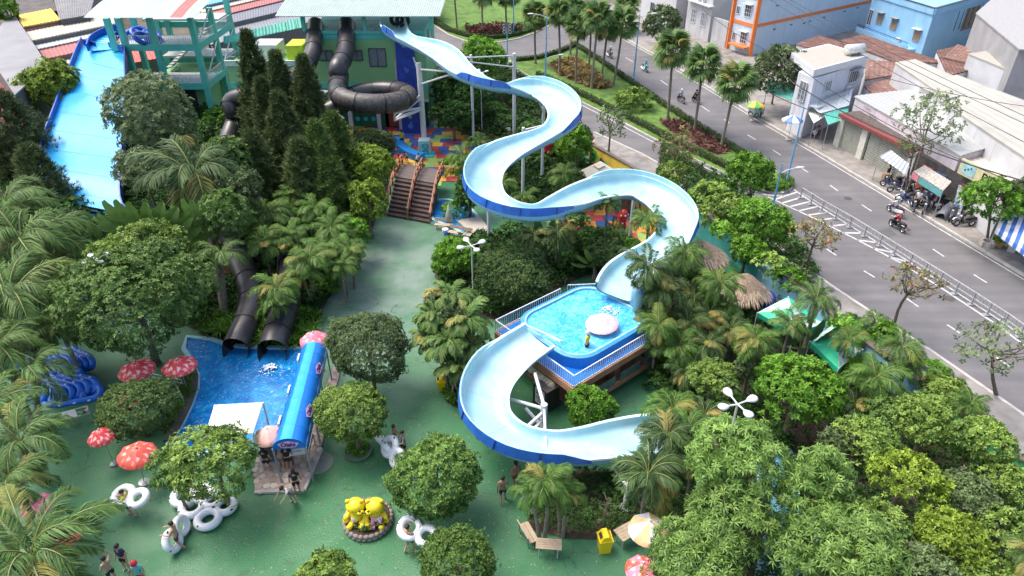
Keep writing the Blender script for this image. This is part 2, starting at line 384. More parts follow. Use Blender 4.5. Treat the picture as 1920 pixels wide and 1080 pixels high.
rd=MB();rd.sheet([(p.x,p.y) for p in near]+[(p.x+.2,p.y) for p in far[::-1]]+[(10,150),(-40,150),(-30,112),(-2,92)],.004);struct(rd.build('road',asphmat()))
def island(name,poly,mat,z=.12,kerbw=.22,kname='kerb'):
 c=Vector((sum(p[0] for p in poly)/len(poly),sum(p[1] for p in poly)/len(poly)))
 k=MB();k.prism(poly,0,z);struct(k.build(kname,m_kerb))
 inn=[(p[0]+(c.x-p[0])/max(.5,(Vector((p[0],p[1]))-c).length)*kerbw*1.4,p[1]+(c.y-p[1])/max(.5,(Vector((p[0],p[1]))-c).length)*kerbw*1.4) for p in poly]
 s=MB();s.sheet(inn,z+.004);return struct(s.build(name,mat))
MEDN=GP([(948,118),(1000,148),(1085,190),(1180,238),(1270,285),(1357,325),(1410,352),(1440,362),(1468,364),(1485,356),(1487,345)])
MEDF=GP([(1468,330),(1420,303),(1370,272),(1260,203),(1180,149),(1130,114),(1087,85)])
MEDT=GP([(1060,90),(1010,106),(965,112)])
med=[(p.x,p.y) for p in MEDN+MEDF+MEDT]
island('median_lawn',med,m_grass)
rb=[(p.x,p.y) for p in GP([(812,48),(840,66),(870,77),(900,82),(935,80),(970,74),(1000,64),(1040,45),(1075,15),(1080,-20)])]+[(-2,165),(-30,150)]
island('roundabout_lawn',rb,m_grass)
near_sw=[(p.x,p.y) for p in near]
sw=MB()
n_=len(near)
wl_in=[(p.x+.12,p.y+.05) for p in WALL]
sw.prism([(p.x,p.y) for p in near]+wl_in[::-1],0,.12);struct(sw.build('pavement',m_pave))
ke=MB()
for i in range(len(near)-1):ke.beam(near[i]+Vector((.09,.05,.075)),near[i+1]+Vector((.09,.05,.075)),.22,.16)
struct(ke.build('kerb',m_kerb))
shopl=[f+Vector((3.9,1.2,0)) for f in far]
sw2=MB();sw2.prism([(p.x+.3,p.y) for p in far]+[(p.x+40,p.y) for p in far[::-1]],0,.12);struct(sw2.build('pavement',m_pave))
ke=MB()
for i in range(len(far)-1):ke.beam(far[i]+Vector((.25,0,.075)),far[i+1]+Vector((.25,0,.075)),.22,.16)
struct(ke.build('kerb',m_kerb))
# markings
def line(pts,w,z=.008,name='road_marking',mat=None):
 b=MB();P=[Vector((p[0],p[1],z)) for p in pts]
 for i in range(len(P)-1):
  d=(P[i+1]-P[i]);d.z=0;d.normalize();s=Vector((-d.y,d.x,0))*w/2
  b.add([P[i]-s,P[i]+s,P[i+1]+s,P[i+1]-s],[(3,2,1,0)] if False else [(0,3,2,1)])
 return struct(b.build(name,mat or m_paint))
def off(pts,d):
 out=[]
 for i,p in enumerate(pts):
  a=pts[max(0,i-1)];b=pts[min(len(pts)-1,i+1)];t=(b-a);t.z=0;t.normalize();out.append(p+Vector((-t.y,t.x,0))*d)
 return out
line(off(far,-.15),.14);line(off(near,.25),.13);line(off(MEDN[:9],-.45),.14)
for (a,b,c,d) in [(1173,108,1187,116),(1238,150,1252,160),(1314,198,1330,209),(1358,224,1368,231),(1402,253,1417,262),(1449,281,1464,291),(1499,313,1515,323),(1556,347,1571,358),(1616,384,1634,396),(1749,467,1770,481),(1826,515,1850,530),(1550,467,1568,479),(1620,508,1640,520),(1776,609,1800,625),(1700,560,1722,575),(1868,670,1892,687),(1095,62,1106,69),(1040,136,1052,143)]:
 line([G(a,b),G(c,d)],.13)
lineA=GP([(1488,355),(1530,384),(1590,421),(1690,482),(1785,543),(1880,604),(2000,690)])
lineB=GP([(1440,369),(1480,388),(1530,411),(1600,446),(1685,491),(1765,540),(1872,611),(1990,700)])
line(lineA,.16);line(lineB,.16)
def lerpP(P,f):
 f*= len(P)-1;i=min(len(P)-2,int(f));return P[i].lerp(P[i+1],f-i)
for k in range(11):
 f=.03+k*.05;a=lerpP(lineB,f+.012);b=lerpP(lineA,f);line([a,b],.2)
# patch in asphalt
pm=MB();pm.sheet(GP([(1645,432),(1668,427),(1682,440),(1658,448)]),.007);struct(pm.build('road_patch',M('old_asphalt',(.10,.10,.10),.9)))
# manhole plates etc. on the green paving
mm=M('manhole_iron',(.16,.19,.17),.7)
for (a,b,r) in [(597,868,.75),(1857,0,.1)][:1]:
 p=G(a,b);q=MB();q.lathe([(r,0),(r,.03),(r*.9,.035),(r*.88,.02),(0,.02)],(p.x,p.y,0),28);tag(q.build('manhole_cover',mm,base=(p.x,p.y,0)),'round grey manhole cover in the green floor beside the stone terrace','manhole')

for (a,b_,r) in [(1590,372,.35),(1480,430,.35),(1780,560,.35),(1340,255,.3),(1700,430,.3)]:
 p=G(a,b_);q=MB();q.lathe([(r,0),(r,.012),(0,.012)],(p.x,p.y,.004),20);struct(q.build('manhole',M('manhole_road',(.07,.065,.065),.7)))
# mulch beds and flower bed on the median
fb=MB();fb.sheet(GP([(1025,122),(1078,104),(1150,163),(1128,170),(1110,168),(1050,143)]),.13);struct(fb.build('flower_bed',M('mulch',(.17,.10,.075),.95,var=.5,scale=8,bump=.6)))
fb=MB();fb.sheet(GP([(1233,228),(1265,222),(1330,252),(1368,285),(1350,295),(1310,278),(1262,252)]),.13);struct(fb.build('flower_bed',MATS['mulch']))

# ------------------------------------------------------------------ park wall
WC=[(.78,.42,.22),(.80,.55,.08),(.10,.45,.45),(.10,.45,.45),(.20,.42,.60),(.22,.46,.68),(.22,.46,.68),(.22,.46,.68),(.05,.35,.15),(.05,.35,.15)]
wt=thing('park_wall','long painted wall between the park and the street, yellow then teal then blue','wall',(WALL[0].x,WALL[0].y,0))
m_cope=M('wall_coping',(.13,.10,.09),.8)
for i in range(len(WALL)-1):
 b=MB();a,c=WALL[i],WALL[i+1];d=(c-a).normalized();nrm=Vector((-d.y,d.x,0))
 b.beam(Vector((a.x,a.y,1.0)),Vector((c.x,c.y,1.0)),.2,2.0)
 nm=['orange_wall_paint','yellow_wall_paint','teal_wall_paint','teal_wall_paint','blue_wall_paint','skyblue_wall_paint','skyblue_wall_paint','skyblue_wall_paint','green_wall_paint','green_wall_paint'][i]
 if i == 0:nm='yellow_wall_paint'
 b.build('wall_panel',M(nm,WC[1] if i == 0 else WC[i],.8,var=.15,scale=1.2,col2=tuple(x*.6 for x in WC[i]),fac2=(.55,.75),s2=.9),wt)
 cp=MB();cp.beam(Vector((a.x,a.y,2.05)),Vector((c.x,c.y,2.05)),.34,.1);cp.build('coping',m_cope,wt)
# orange gate post and painted figures at the yellow end
pp=MB();a=WALL[0];pp.box((a.x-.1,a.y+.1,1.15),(.35,.35,2.3));pp.build('gate_post',M('terracotta_paint',(.62,.27,.14),.75),wt)
d=(WALL[1]-WALL[0]).normalized();nn=Vector((d.y,-d.x,0))
if nn.y > 0:nn=-nn
for k,(f,z,r,col) in enumerate([(.07,1.2,.55,(.03,.30,.05)),(.16,1.0,.4,(.25,.5,.05)),(.30,.9,.4,(.06,.08,.06)),(.42,.9,.36,(.30,.50,.12)),(.86,1.2,.3,(.10,.06,.02)),(.94,1.1,.24,(.45,.12,.03))]):
 q=MB();L_=(WALL[1]-WALL[0]).length
 c=WALL[0]+d*(f*L_);c=Vector((c.x,c.y,z))+nn*.115
 pts=[];rnd=random.Random(k)
 for t in range(14):
  a_=2*math.pi*t/14;rr=r*(.75+.35*rnd.random());pts.append(c+d*(rr*math.cos(a_))+Vector((0,0,rr*1.1*math.sin(a_))))
 q.add([p for p in pts]+[p-nn*.02 for p in pts],[list(range(14)),list(range(27,13,-1))]+[(i,14+i,14+(i+1) % 14,(i+1) % 14) for i in range(14)])
 q.build('mural_figure',M('mural_%s' % 'abcdef'[k],col,.8),wt)
# street fence on the pavement side (posts + rails)
ft=thing('street_fence','thin dark railing along the pavement above the park wall','fence',(WALL[0].x+.5,WALL[0].y,.12))
fp=off(WALL,.45)
for i in range(len(fp)-1):
 a,c=fp[i],fp[i+1];L_=(c-a).length;n=max(1,int(L_/2.2));r=MB()
 for h in (.95,.55):r.beam(Vector((a.x,a.y,.12+h)),Vector((c.x,c.y,.12+h)),.05,.05)
 r.build('rail',m_grey,ft)
 for k in range(n):
  p=a.lerp(c,k/n);q=MB();q.box((p.x,p.y,.62),(.07,.07,1.0));q.build('fence_post',m_grey,ft)

# median barrier (white rail with posts)
bar=GP([(1500,372),(1540,397),(1592,427),(1648,462),(1704,498),(1760,533),(1820,572),(1880,612),(1940,655),(2000,700)])
bt=thing('road_barrier','white metal barrier running down the middle of the road beyond the island tip','barrier',(bar[0].x,bar[0].y,0))
for i in range(len(bar)-1):
 for h,w in ((.98,.07),(.55,.06)):
  q=MB();q.beam(bar[i]+Vector((0,0,h)),bar[i+1]+Vector((0,0,h)),w*.8,w*.8);q.build('rail',M('barrier_white',(.42,.43,.44),.6,var=.15),bt)
 for k in range(1,12):
  pass
 n=2
 for k in range(n):
  p=bar[i].lerp(bar[i+1],k/n);q=MB();q.box((p.x,p.y,.5),(.09,.09,1.0));q.box((p.x,p.y,.05),(.42,.3,.1));q.build('barrier_post',m_grey,bt)
 q=MB()
 for k in range(9):
  p=bar[i].lerp(bar[i+1],(k+.5)/9);q.box((p.x,p.y,.76),(.025,.025,.42))
 stuff(q.build('baluster',m_grey,bt))
# ------------------------------------------------------------------ sky-blue raft slide in two flumes
m_fl_in=M('flume_gelcoat',(.34,.60,.68),.28,var=.09,scale=.8,col2=(.48,.66,.69),fac2=(.46,.7),s2=.6,coat=.3)
m_fl_out=M('flume_hull',(.27,.51,.68),.45,var=.08,scale=1.2)
m_royal=M('royal_blue_panel',(.025,.13,.50),.4,var=.2,scale=1.5,coat=.2)
m_rim=M('flume_rim',(.62,.78,.84),.4,var=.05)
def place_path(px,z0,z1,zp=None):
 n=len(px);fr=[i/(n-1) for i in range(n)]
 for it in range(4):
  pts=[]
  for (a,b),f in zip(px,fr):
   z=z0+(z1-z0)*f if zp is None else float(np.interp(f,[q[0] for q in zp],[q[1] for q in zp]))
   pts.append(G(a,b,z))
  L=[0.]
  for i in range(1,n):L.append(L[-1]+(Vector((pts[i].x,pts[i].y))-Vector((pts[i-1].x,pts[i-1].y))).length)
  fr=[l/L[-1] for l in L]
 return pts
def flume(root,pts,w,depth=.55,panel_h=.36,kmin=.16,bankf=1.2,panel_parts=True,step=.4,name='channel',first=0):
 C_=spline(pts,step);n=len(C_);T=[];K=[]
 for i in range(n):
  a=C_[max(0,i-2)];b=C_[min(n-1,i+2)];T.append((b-a).normalized())
 for i in range(n):
  a=T[max(0,i-3)];b=T[min(n-1,i+3)]
  ang=math.atan2(a.x*b.y-a.y*b.x,a.x*b.x+a.y*b.y);K.append(ang/(step*max(1,min(n-1,i+3)-max(0,i-3))))
 K=[sum(K[max(0,i-3):i+4])/len(K[max(0,i-3):i+4]) for i in range(n)]
 prof=[(-.5,1.),(-.49,.62),(-.45,.32),(-.36,.1),(-.22,.015),(0,0),(.22,.015),(.36,.1),(.45,.32),(.49,.62),(.5,1.)]
 inn=[];out=[];S=[];U=[]
 for i in range(n):
  s=Vector((T[i].y,-T[i].x,0)).normalized();u=s.cross(T[i]).normalized()
  if u.z < 0:u=-u
  bank=max(-.22,min(.22,K[i]*bankf));s2=s*math.cos(bank)+u*math.sin(bank);u2=u*math.cos(bank)-s*math.sin(bank);S.append(s2);U.append(u2)
  inn.append([C_[i]+s2*(a*w)+u2*(b*depth) for a,b in prof])
  out.append([C_[i]+s2*(a*(w+.16))+u2*(b*depth-(.09 if b < .9 else .03)) for a,b in prof])
 def strip(rows,flip=False):
  b=MB();m=len(rows[0]);b.add([p for r in rows for p in r],[((i*m+k,i*m+k+1,(i+1)*m+k+1,(i+1)*m+k) if not flip else (i*m+k,(i+1)*m+k,(i+1)*m+k+1,i*m+k+1)) for i in range(len(rows)-1) for k in range(m-1)]);return b
 strip(inn,True).build(name,m_fl_in,root,smooth=True)
 strip(out).build('hull',m_fl_out,root,smooth=True)
 for side in (0,-1):
  sg=-1 if side == 0 else 1
  r=MB();r.add([q for i in range(n) for q in (inn[i][side],inn[i][side]+U[i]*.05,inn[i][side]+U[i]*.05+S[i]*sg*.15,inn[i][side]+S[i]*sg*.15-U[i]*.05)],[(i*4+k,i*4+(k+1) % 4,i*4+4+(k+1) % 4,i*4+4+k) for i in range(n-1) for k in range(4)])
  r.build('rim',m_rim,root)
 # joints between the moulded sections
 for i in range(6,n-3,max(5,int(2.6/step))):
  q=MB();a=[inn[i][k]*.5+out[i][k]*.5-U[i]*.07 for k in range(11)]
  q.path([a[0]]+a[1:10]+[a[10]],.055,5);q.build('joint_flange',m_fl_out,root)
  q=MB();q.path([inn[i][k]+U[i]*.004 for k in range(1,10)],.011,4);q.build('joint_seam',M('seam_sealant',(.33,.55,.63),.5),root)
 # raised royal-blue splash panels on the outside of each bend
 runs=[];cur=None
 for i in range(n):
  sg=1 if K[i] > kmin else (-1 if K[i] < -kmin else 0)
  if sg and cur and cur[0] == sg:cur[2]=i
  elif sg:cur=[sg,i,i];runs.append(cur)
  else:cur=None
 for sg,i0,i1 in runs:
  if i1-i0 < 6:continue
  side=1 if sg > 0 else -1      # turning left -> outside is the right-hand side
  e=10 if side > 0 else 0;rows=[];m=i1-i0
  for i in range(i0,i1+1):
   f=(i-i0)/m;h=panel_h*min(1.,(math.sin(math.pi*f)*2.6)) if 0 < f < 1 else 0.02
   base=inn[i][e]+S[i]*side*.02;rows.append([base-U[i]*.17+S[i]*side*.16,base+U[i]*(h)+S[i]*side*.17,base+U[i]*h+S[i]*side*.09,base-U[i]*.02+S[i]*side*.02])
  b=MB();b.add([p for r in rows for p in r],[])
  for i in range(len(rows)-1):
   for k in range(3):
    b.cur=0 if k < 1 else 1
    f=(i*4+k,i*4+k+1,i*4+5+k,i*4+4+k);b.f.append(list(f) if side < 0 else list(f)[::-1]);b.mi.append(b.cur)
  b.build('splash_panel',[m_royal,m_fl_in],root)
  for i in range(i0+3,i1-2,4):
   q=MB();r=rows[i-i0];q.beam(r[0]+S[i]*side*.02,r[1]+S[i]*side*.02,.06,.05);q.build('panel_rib',M('deep_blue',(.012,.05,.27),.4),root)
 return C_,S,U,K
S1=[(737,52),(741,66),(757,78),(784,88),(812,98),(836,112),(853,131),(872,147),(900,161),(932,170),(965,173),(1000,174),(1032,185),(1054,204),(1061,226),(1050,246),(1022,262),(985,277),(945,294),(915,317),(902,345),(909,374),(935,394),(975,406),(1020,406),(1060,391),(1100,372),(1145,359),(1190,359),(1232,376),(1262,403),(1272,432),(1258,462),(1230,485),(1198,505),(1172,524),(1158,542),(1152,556)]
p1=place_path(S1,10.4,3.5)
r1=thing('raft_slide','long pale blue open water slide winding from the tower down to the raised pool','water slide',(p1[0].x,p1[0].y,0))
C1,SS1,UU1,K1=flume(r1,p1,2.35,kmin=.13)
S2=[(1012,640),(993,652),(968,668),(940,690),(917,718),(905,750),(908,786),(930,815),(965,837),(1010,849),(1060,852),(1110,846),(1160,835),(1215,826),(1275,822),(1340,826)]
p2=place_path(S2,3.3,.9)
r2=thing('raft_slide','lower pale blue slide looping left from the raised pool and away under the palms','water slide',(p2[0].x,p2[0].y,0))
C2,SS2,UU2,K2=flume(r2,p2,2.2,depth=.5,kmin=.12)
# wide lip at the mouth of the lower slide
q=MB();q.path([p2[0]+Vector((-.9,.9,.5)),p2[0]+Vector((.5,.55,.0)),p2[0]+Vector((1.1,-.6,.45))],.07,6);q.build('mouth_lip',m_rim,r2)
# outfall end of the upper slide: rolled scroll walls
e=C1[-1];et=(C1[-1]-C1[-4]).normalized();es=Vector((et.y,-et.x,0))
q=MB();sp=[]
for k in range(22):
 a=k/21*4.6;rr=.62-.10*a;sp.append(e-es*1.25+et*(.15+rr*math.cos(a)-.3)+es*(.0-rr*math.sin(a)))
for i in range(len(sp)-1):
 a,b=sp[i],sp[i+1];q.add([Vector((a.x,a.y,2.9)),Vector((b.x,b.y,2.9)),Vector((b.x,b.y,4.3-i*.02)),Vector((a.x,a.y,4.3-i*.02))],[(0,1,2,3),(3,2,1,0)] if False else [(0,1,2,3)])
q.build('scroll_wall',m_fl_in,r1,smooth=True)
sp2=MB();sp2.lathe([(.0,4.28),(.3,4.28),(.32,4.2),(.32,3.2)],(e-es*1.25+et*(-.15)).to_2d().to_3d(),14);sp2.build('scroll_hub',m_fl_out,r1,smooth=True)

# columns and brackets under the slides
def column(px,py,top,r=.17,label=None,group='white slide columns',name='slide_column',brace=None):
 p=G(px,py);t=thing(name,label,'column',(p.x,p.y,0),group)
 b=MB();b.lathe([(r*2.2,0),(r*2.2,.05),(r,.06),(r,top),(r*.4,top+.04),(0,top+.04)],(p.x,p.y,0),14);b.build('shaft',m_white,t)
 for q in (brace or []):
  b=MB();b.tube(Vector((p.x,p.y,q[0])),Vector(q[1]),q[2] if len(q) > 2 else .07,8);b.build('bracket_arm',m_white,t)
 return t,p
def near_c(C_,f):return C_[int(f*(len(C_)-1))]
t_,cp=column(797,283,8.6,.26,'tall white steel column rising from the coloured playground tiles',None)
tgt=min(C1,key=lambda c:(c-G(838,140,8.8)).length)
for a,b in ((8.0,tgt-Vector((0,0,.25))),(6.6,tgt-Vector((0,0,.35)))):
 q=MB();q.tube((cp.x,cp.y,a),b,.09,8);q.build('bracket_arm',m_white,t_)
for (zz,q1) in [(5.3,G(742,222,4.3)),(4.3,G(742,222,4.3)),(7.4,G(775,108,8.0))]:
 q=MB();q.tube((cp.x,cp.y,zz),q1,.09,8);q.build('bracket_arm',m_white,t_)
for px,py,lb in [(964,262,'white column under the slide bend behind the palm clump'),(1016,335,'white column holding the slide above the small palms'),(980,388,'short white column standing among palms inside the left slide loop'),(1180,452,'white column with struts inside the right slide loop'),(917,452,'thin column under the left slide loop by the walkway'),(1018,826,'white column with crossed struts beside the raised pool'),(1172,952,'grey column under the lower slide by the dark palms'),(888,268,'slim lamp like column below the slide near the ivy')]:
 g0=G(px,py);cc=min(C1+C2,key=lambda c:(Vector((c.x,c.y))-Vector((g0.x,g0.y))).length)
 top=cc.z-.2 if (Vector((cc.x,cc.y))-Vector((g0.x,g0.y))).length < 1.0 else max(1.6,cc.z-.8)
 if px == 1018:top=2.5
 t_,cp=column(px,py,top,.13 if px not in (1018,964) else .17,lb,None)
 for c2 in sorted([c for c in C1+C2],key=lambda c:(Vector((c.x,c.y))-Vector((g0.x,g0.y))).length)[:1]:
  for dz in (.2,1.3):
   if top-dz > .4 and (Vector((cc.x,cc.y))-Vector((g0.x,g0.y))).length > .5:
    q=MB();q.tube((g0.x,g0.y,top-dz),cc-Vector((0,0,.2)),.07,7);q.build('bracket_arm',m_white,t_)
 if px == 1018:
  for a,b in [((g0.x,g0.y,2.2),G(945,745,2.1)),((g0.x,g0.y,.9),G(985,765,1.6)),((g0.x,g0.y,2.4),G(1003,700,2.9)),((g0.x,g0.y,2.0),G(975,812,1.5)),((g0.x,g0.y,1.6),G(985,825,1.5))]:
   q=MB();q.tube(a,b,.09,8);q.build('bracket_arm',m_white,t_)

# ------------------------------------------------------------------ black tube slides
m_tube=M('charcoal_fibreglass',(.036,.035,.040),.34,var=.25,scale=1.5,col2=(.08,.074,.074),fac2=(.5,.78),s2=1.1)
m_tube2=M('weathered_fibreglass',(.065,.06,.058),.5,var=.5,scale=3.5,col2=(.17,.155,.15),fac2=(.55,.72),s2=3.)
m_tubein=M('tube_inside',(.012,.012,.014),.4)
def tube_slide(pts,r,root,mouth=True,step=.45,wornrange=None):
 C_=spline(pts,step);n=len(C_);seg=5;i=0
 while i < n-1:
  j=min(n-1,i+seg);worn=wornrange and wornrange[0] <= i/n <= wornrange[1]
  b=MB();b.path(C_[max(0,i):j+1],r,20,cap=False);b.build('tube_section',m_tube2 if worn else m_tube,root,smooth=True)
  d=(C_[min(n-1,i+1)]-C_[max(0,i-1)]).normalized();q=MB();q.path([C_[i]-d*.03,C_[i]+d*.03],r+.045,20);
  if i > 0:q.build('joint_flange',m_black,root,smooth=False)
  i=j
 if mouth:
  d=(C_[-1]-C_[-3]).normalized();q=MB();q.path([C_[-1]-d*1.6,C_[-1]-d*.1],r*.93,20,cap=False);q.f=[f[::-1] for f in q.f];q.build('tube_lining',m_tubein,root,smooth=True)
  q=MB();q.path([C_[-1]-d*1.62,C_[-1]-d*1.6],r*.92,20);q.build('dark_inside',m_tubein,root)
  # open lower lip
  sd=Vector((d.y,-d.x,0)).normalized();up=sd.cross(d);rows=[]
  for k in range(5):
   c=C_[-1]+d*(k*.2);h=1-k*.15;rows.append([c+sd*(math.sin(a)*r)-up*(math.cos(a)*r) for a in [(-1.9+3.8*m/14)*h for m in range(15)]])
  b=MB();b.add([p for rr in rows for p in rr],[(i*15+k,i*15+k+1,i*15+16+k,i*15+15+k) for i in range(4) for k in range(14)]);b.build('mouth_lip',m_tube,root,smooth=True)
 return C_
RC=G(700,184,5.9);RR=3.15
pt=[G(650,46,10.3),G(650,75,9.5),G(646,103,8.7),G(632,132,8.0)]
ring=[]
for k in range(15):
 a=math.radians(188+k*25.5);ring.append(Vector((RC.x+RR*math.cos(a),RC.y+RR*math.sin(a),6.75-k*.105)))
pt2=pt+[Vector((RC.x-RR-.15,RC.y+2.0,7.3))]+ring+[G(594,222,4.4),G(570,270,3.2),G(556,340,2.4),G(550,420,2.0),G(548,490,1.6),G(538,565,1.1),G(517,632,.72),G(511,655,.55)]
ta=thing('tube_slide','black enclosed tube slide with a full ring in front of the green building','tube slide',(pt[0].x,pt[0].y,0))
tube_slide(pt2,.86,ta,wornrange=(.2,.34))
tb=thing('tube_slide','black enclosed tube slide left of the ringed one, ending leftmost in the pool','tube slide',(G(592,40,10.3).x,G(592,40,10.3).y,0))
tube_slide([G(592,46,10.3),G(589,75,9.5),G(584,105,8.6),G(560,140,7.6),G(505,168,6.8),G(450,182,6.2),G(432,192,5.7),G(436,205,5.2),G(440,228,4.0),G(425,270,2.8),G(418,330,2.1),G(425,410,1.8),G(448,480,1.6),G(472,550,1.3),G(464,600,1.0),G(452,628,.78),G(443,650,.55)],.80,tb)
# white truss arms at the left of the ring
tr=thing('truss_bracket','white steel truss arms holding the black ring beside the conifers','bracket',(G(600,250).x,G(600,250).y,0))
for a,b in [(G(585,168,6),G(617,172,6)),(G(540,175,5.8),G(655,200,5.4)),(G(598,195,5.5),G(645,222,4.6)),(G(590,215,5),G(622,200,5.2)),(G(612,172,6),G(596,192,5.2))]:
 q=MB();q.tube(a,b,.1,7);q.build('truss_arm',m_white,tr)
q=MB();pz=G(598,268);q.tube((pz.x,pz.y,0),(pz.x,pz.y,6),.18,10);q.build('truss_post',m_white,tr)
# truss by the tall column, right under the ring
q=thing('truss_bracket','white triangular truss under the right of the black ring','bracket',(G(797,283).x,G(797,283).y,0))
cpt=G(797,283);e0=G(740,226,4.3)
for a,b in [((cpt.x,cpt.y,4.2),e0),((cpt.x,cpt.y,5.6),(RC.x+2.6,RC.y-1.4,5.3)),(e0,(RC.x+2.2,RC.y-2.2,5.2)),((cpt.x,cpt.y,4.4),(RC.x+2.2,RC.y-2.2,5.2))]:
 w=MB();w.tube(a,b,.1,8);w.build('truss_arm',m_white,q)

# ------------------------------------------------------------------ wide blue slide at the left
m_bs=M('bright_blue_gelcoat',(.012,.34,.76),.3,var=.08,scale=.5,col2=(.05,.46,.80),fac2=(.45,.7),s2=.35,coat=.3)
rows=[((156,80),(235,96),7.0),(((143,110)),(235,120),6.5),((124,160),(236,172),5.2),((104,215),(234,228),3.9),((84,270),(230,285),2.7),((80,320),(226,338),1.8),((104,358),(228,384),.9),((122,378),(240,402),.7)]
wb_=thing('wide_slide','broad bright blue slide with dark blue sides running down from the teal tower','water slide',(G(190,90,7).x,G(190,90,7).y,0))
Lf=spline([G(*a,z) for a,b,z in rows],1.);Rt=spline([G(*b,z) for a,b,z in rows],1.)
nn_=min(len(Lf),len(Rt));Lf=[Lf[int(i*(len(Lf)-1)/(nn_-1))] for i in range(nn_)];Rt=[Rt[int(i*(len(Rt)-1)/(nn_-1))] for i in range(nn_)]
b=MB();NS=12
b.add([Lf[i].lerp(Rt[i],k/NS) for i in range(nn_) for k in range(NS+1)],[(i*(NS+1)+k,(i+1)*(NS+1)+k,(i+1)*(NS+1)+k+1,i*(NS+1)+k+1) for i in range(nn_-1) for k in range(NS)]);b.build('slide_bed',m_bs,wb_,smooth=True)
b=MB();b.add([Lf[i].lerp(Rt[i],k)-Vector((0,0,.35)) for i in range(nn_) for k in (0,1)],[(i*2,i*2+1,i*2+3,i*2+2) for i in range(nn_-1)]);b.build('slide_underside',m_fl_out,wb_)
m_navy=M('navy_gelcoat',(.01,.07,.36),.4,var=.1)
for E_,sg in ((Lf,-1),(Rt,1)):
 b=MB()
 vs=[]
 for i in range(nn_):
  o_=Vector((sg*.12,0,0));vs+= [E_[i]-Vector((0,0,.34)),E_[i]+Vector((0,0,.62)),E_[i]+Vector((0,0,.62))+o_,E_[i]-Vector((0,0,.34))+o_]
 b.add(vs,[(i*4+k,i*4+(k+1) % 4,i*4+4+(k+1) % 4,i*4+4+k) for i in range(nn_-1) for k in range(4)]+[(0,1,2,3)]);b.build('side_wall',m_navy,wb_)
for i in range(2,nn_-1,3):
 q=MB();q.beam(Lf[i]+Vector((0,0,.008)),Rt[i]+Vector((0,0,.008)),.022,.008);q.build('joint_seam',M('blue_seam',(.014,.31,.72),.4),wb_)
# narrow curved start channel
st=[G(232,60,7.9),G(213,66,7.7),G(196,78,7.35),G(190,94,7.0)];sc_=spline(st,.4)
rows_=[];b=MB()
for i,c in enumerate(sc_):
 t=(sc_[min(len(sc_)-1,i+1)]-sc_[max(0,i-1)]).normalized();s=Vector((t.y,-t.x,0)).normalized();rows_.append((c-s*1.25,c+s*1.25))
b.add([p for r in rows_ for p in r],[(i*2,i*2+2,i*2+3,i*2+1) for i in range(len(rows_)-1)]);b.build('start_channel',m_bs,wb_)
for k in (0,1):
 b=MB()
 for i in range(len(rows_)-1):b.beam(rows_[i][k]+Vector((0,0,.35)),rows_[i+1][k]+Vector((0,0,.35)),.12,.75)
 b.build('channel_wall',m_navy,wb_)
for (a,b_) in [((158,84),(181,90)),((206,90),(233,99))]:
 q=MB();q.beam(G(*a,7.0)+Vector((0,0,.3)),G(*b_,7.0)+Vector((0,0,.3)),.12,.65);q.build('head_wall',m_navy,wb_)
# support frames of the wide slide
for (a,z) in (((150,128),5.6),((100,250),3.1)):
 p=G(*a,z);q=MB();q.tube((p.x-.5,p.y,0),(p.x-.1,p.y,z),.12,8);q.tube((p.x-1.3,p.y,z*.55),(p.x-.1,p.y,z*.8),.09,8);q.build('support_post',m_white,wb_)
# landing pool of the wide slide
m_wdeep=watermat('pool_water_blue',(.004,.13,.40),(.012,.27,.58),foam=.57,scale=1.5,streak=.6)
m_wlight=watermat('pool_water_light',(.02,.33,.68),(.12,.55,.80),foam=.53,scale=2.0,streak=.55)
m_wpale=watermat('lazy_river_water',(.14,.40,.55),(.26,.52,.62),foam=.7,scale=1.2,streak=.3)
m_poolrim=M('pool_edge_tiles',(.30,.52,.60),.5,var=.12,scale=3)
def pool(poly,mat,rimw=.28,h=.16,depth=.12,label='',name='pool',group=None):
 c=Vector((sum(p[0] for p in poly)/len(poly),sum(p[1] for p in poly)/len(poly),0))
 t=thing(name,label,'pool',c,group)
 w=MB();w.sheet([(p[0],p[1]) for p in poly],h-depth);w.build('water',mat,t)
 P=[Vector((p[0],p[1],0)) for p in poly];n=len(P)
 A=sum(poly[i][0]*poly[(i+1) % n][1]-poly[(i+1) % n][0]*poly[i][1] for i in range(n))
 if A < 0:P=P[::-1]
 vs=[]
 for i in range(n):
  d=(P[(i+1) % n]-P[i-1]).normalized();o=Vector((d.y,-d.x,0));vs+= [P[i]+Vector((0,0,.01)),P[i]+Vector((0,0,h)),P[i]+o*rimw+Vector((0,0,h)),P[i]+o*rimw+Vector((0,0,.005))]
 r=MB();r.add(vs,[(i*4+k,((i+1) % n)*4+k,((i+1) % n)*4+(k+1) % 4,i*4+(k+1) % 4) for i in range(n) for k in range(3)]);r.build('pool_edge',m_poolrim,t)
 return t
def smoothpoly(px,z=0.,step=.5):
 P=GP(px,z);n=len(P);out=[]
 for i in range(n):
  a,b,c,d=P[i-1],P[i],P[(i+1) % n],P[(i+2) % n]
  for k in range(5):
   t=k/5;q=.5*((2*b)+(c-a)*t+(2*a-5*b+4*c-d)*t*t+(3*b-3*c+d-a)*t**3);out.append((q.x,q.y))
 return out
pool(smoothpoly([(110,385),(200,372),(290,385),(330,440),(250,470),(150,455),(90,425)]),m_wdeep,label='blue landing pool at the foot of the wide slide, mostly behind trees')
mainpool=[(p.x,p.y) for p in GP([(352,636),(395,641),(430,652),(470,656),(585,657),(560,760),(540,826),(500,842),(420,850),(330,850),(322,835),(345,800),(362,765),(375,730),(376,705),(366,680),(350,655)])]
pool(mainpool,m_wdeep,label='deep blue splash pool where the two black tubes end')
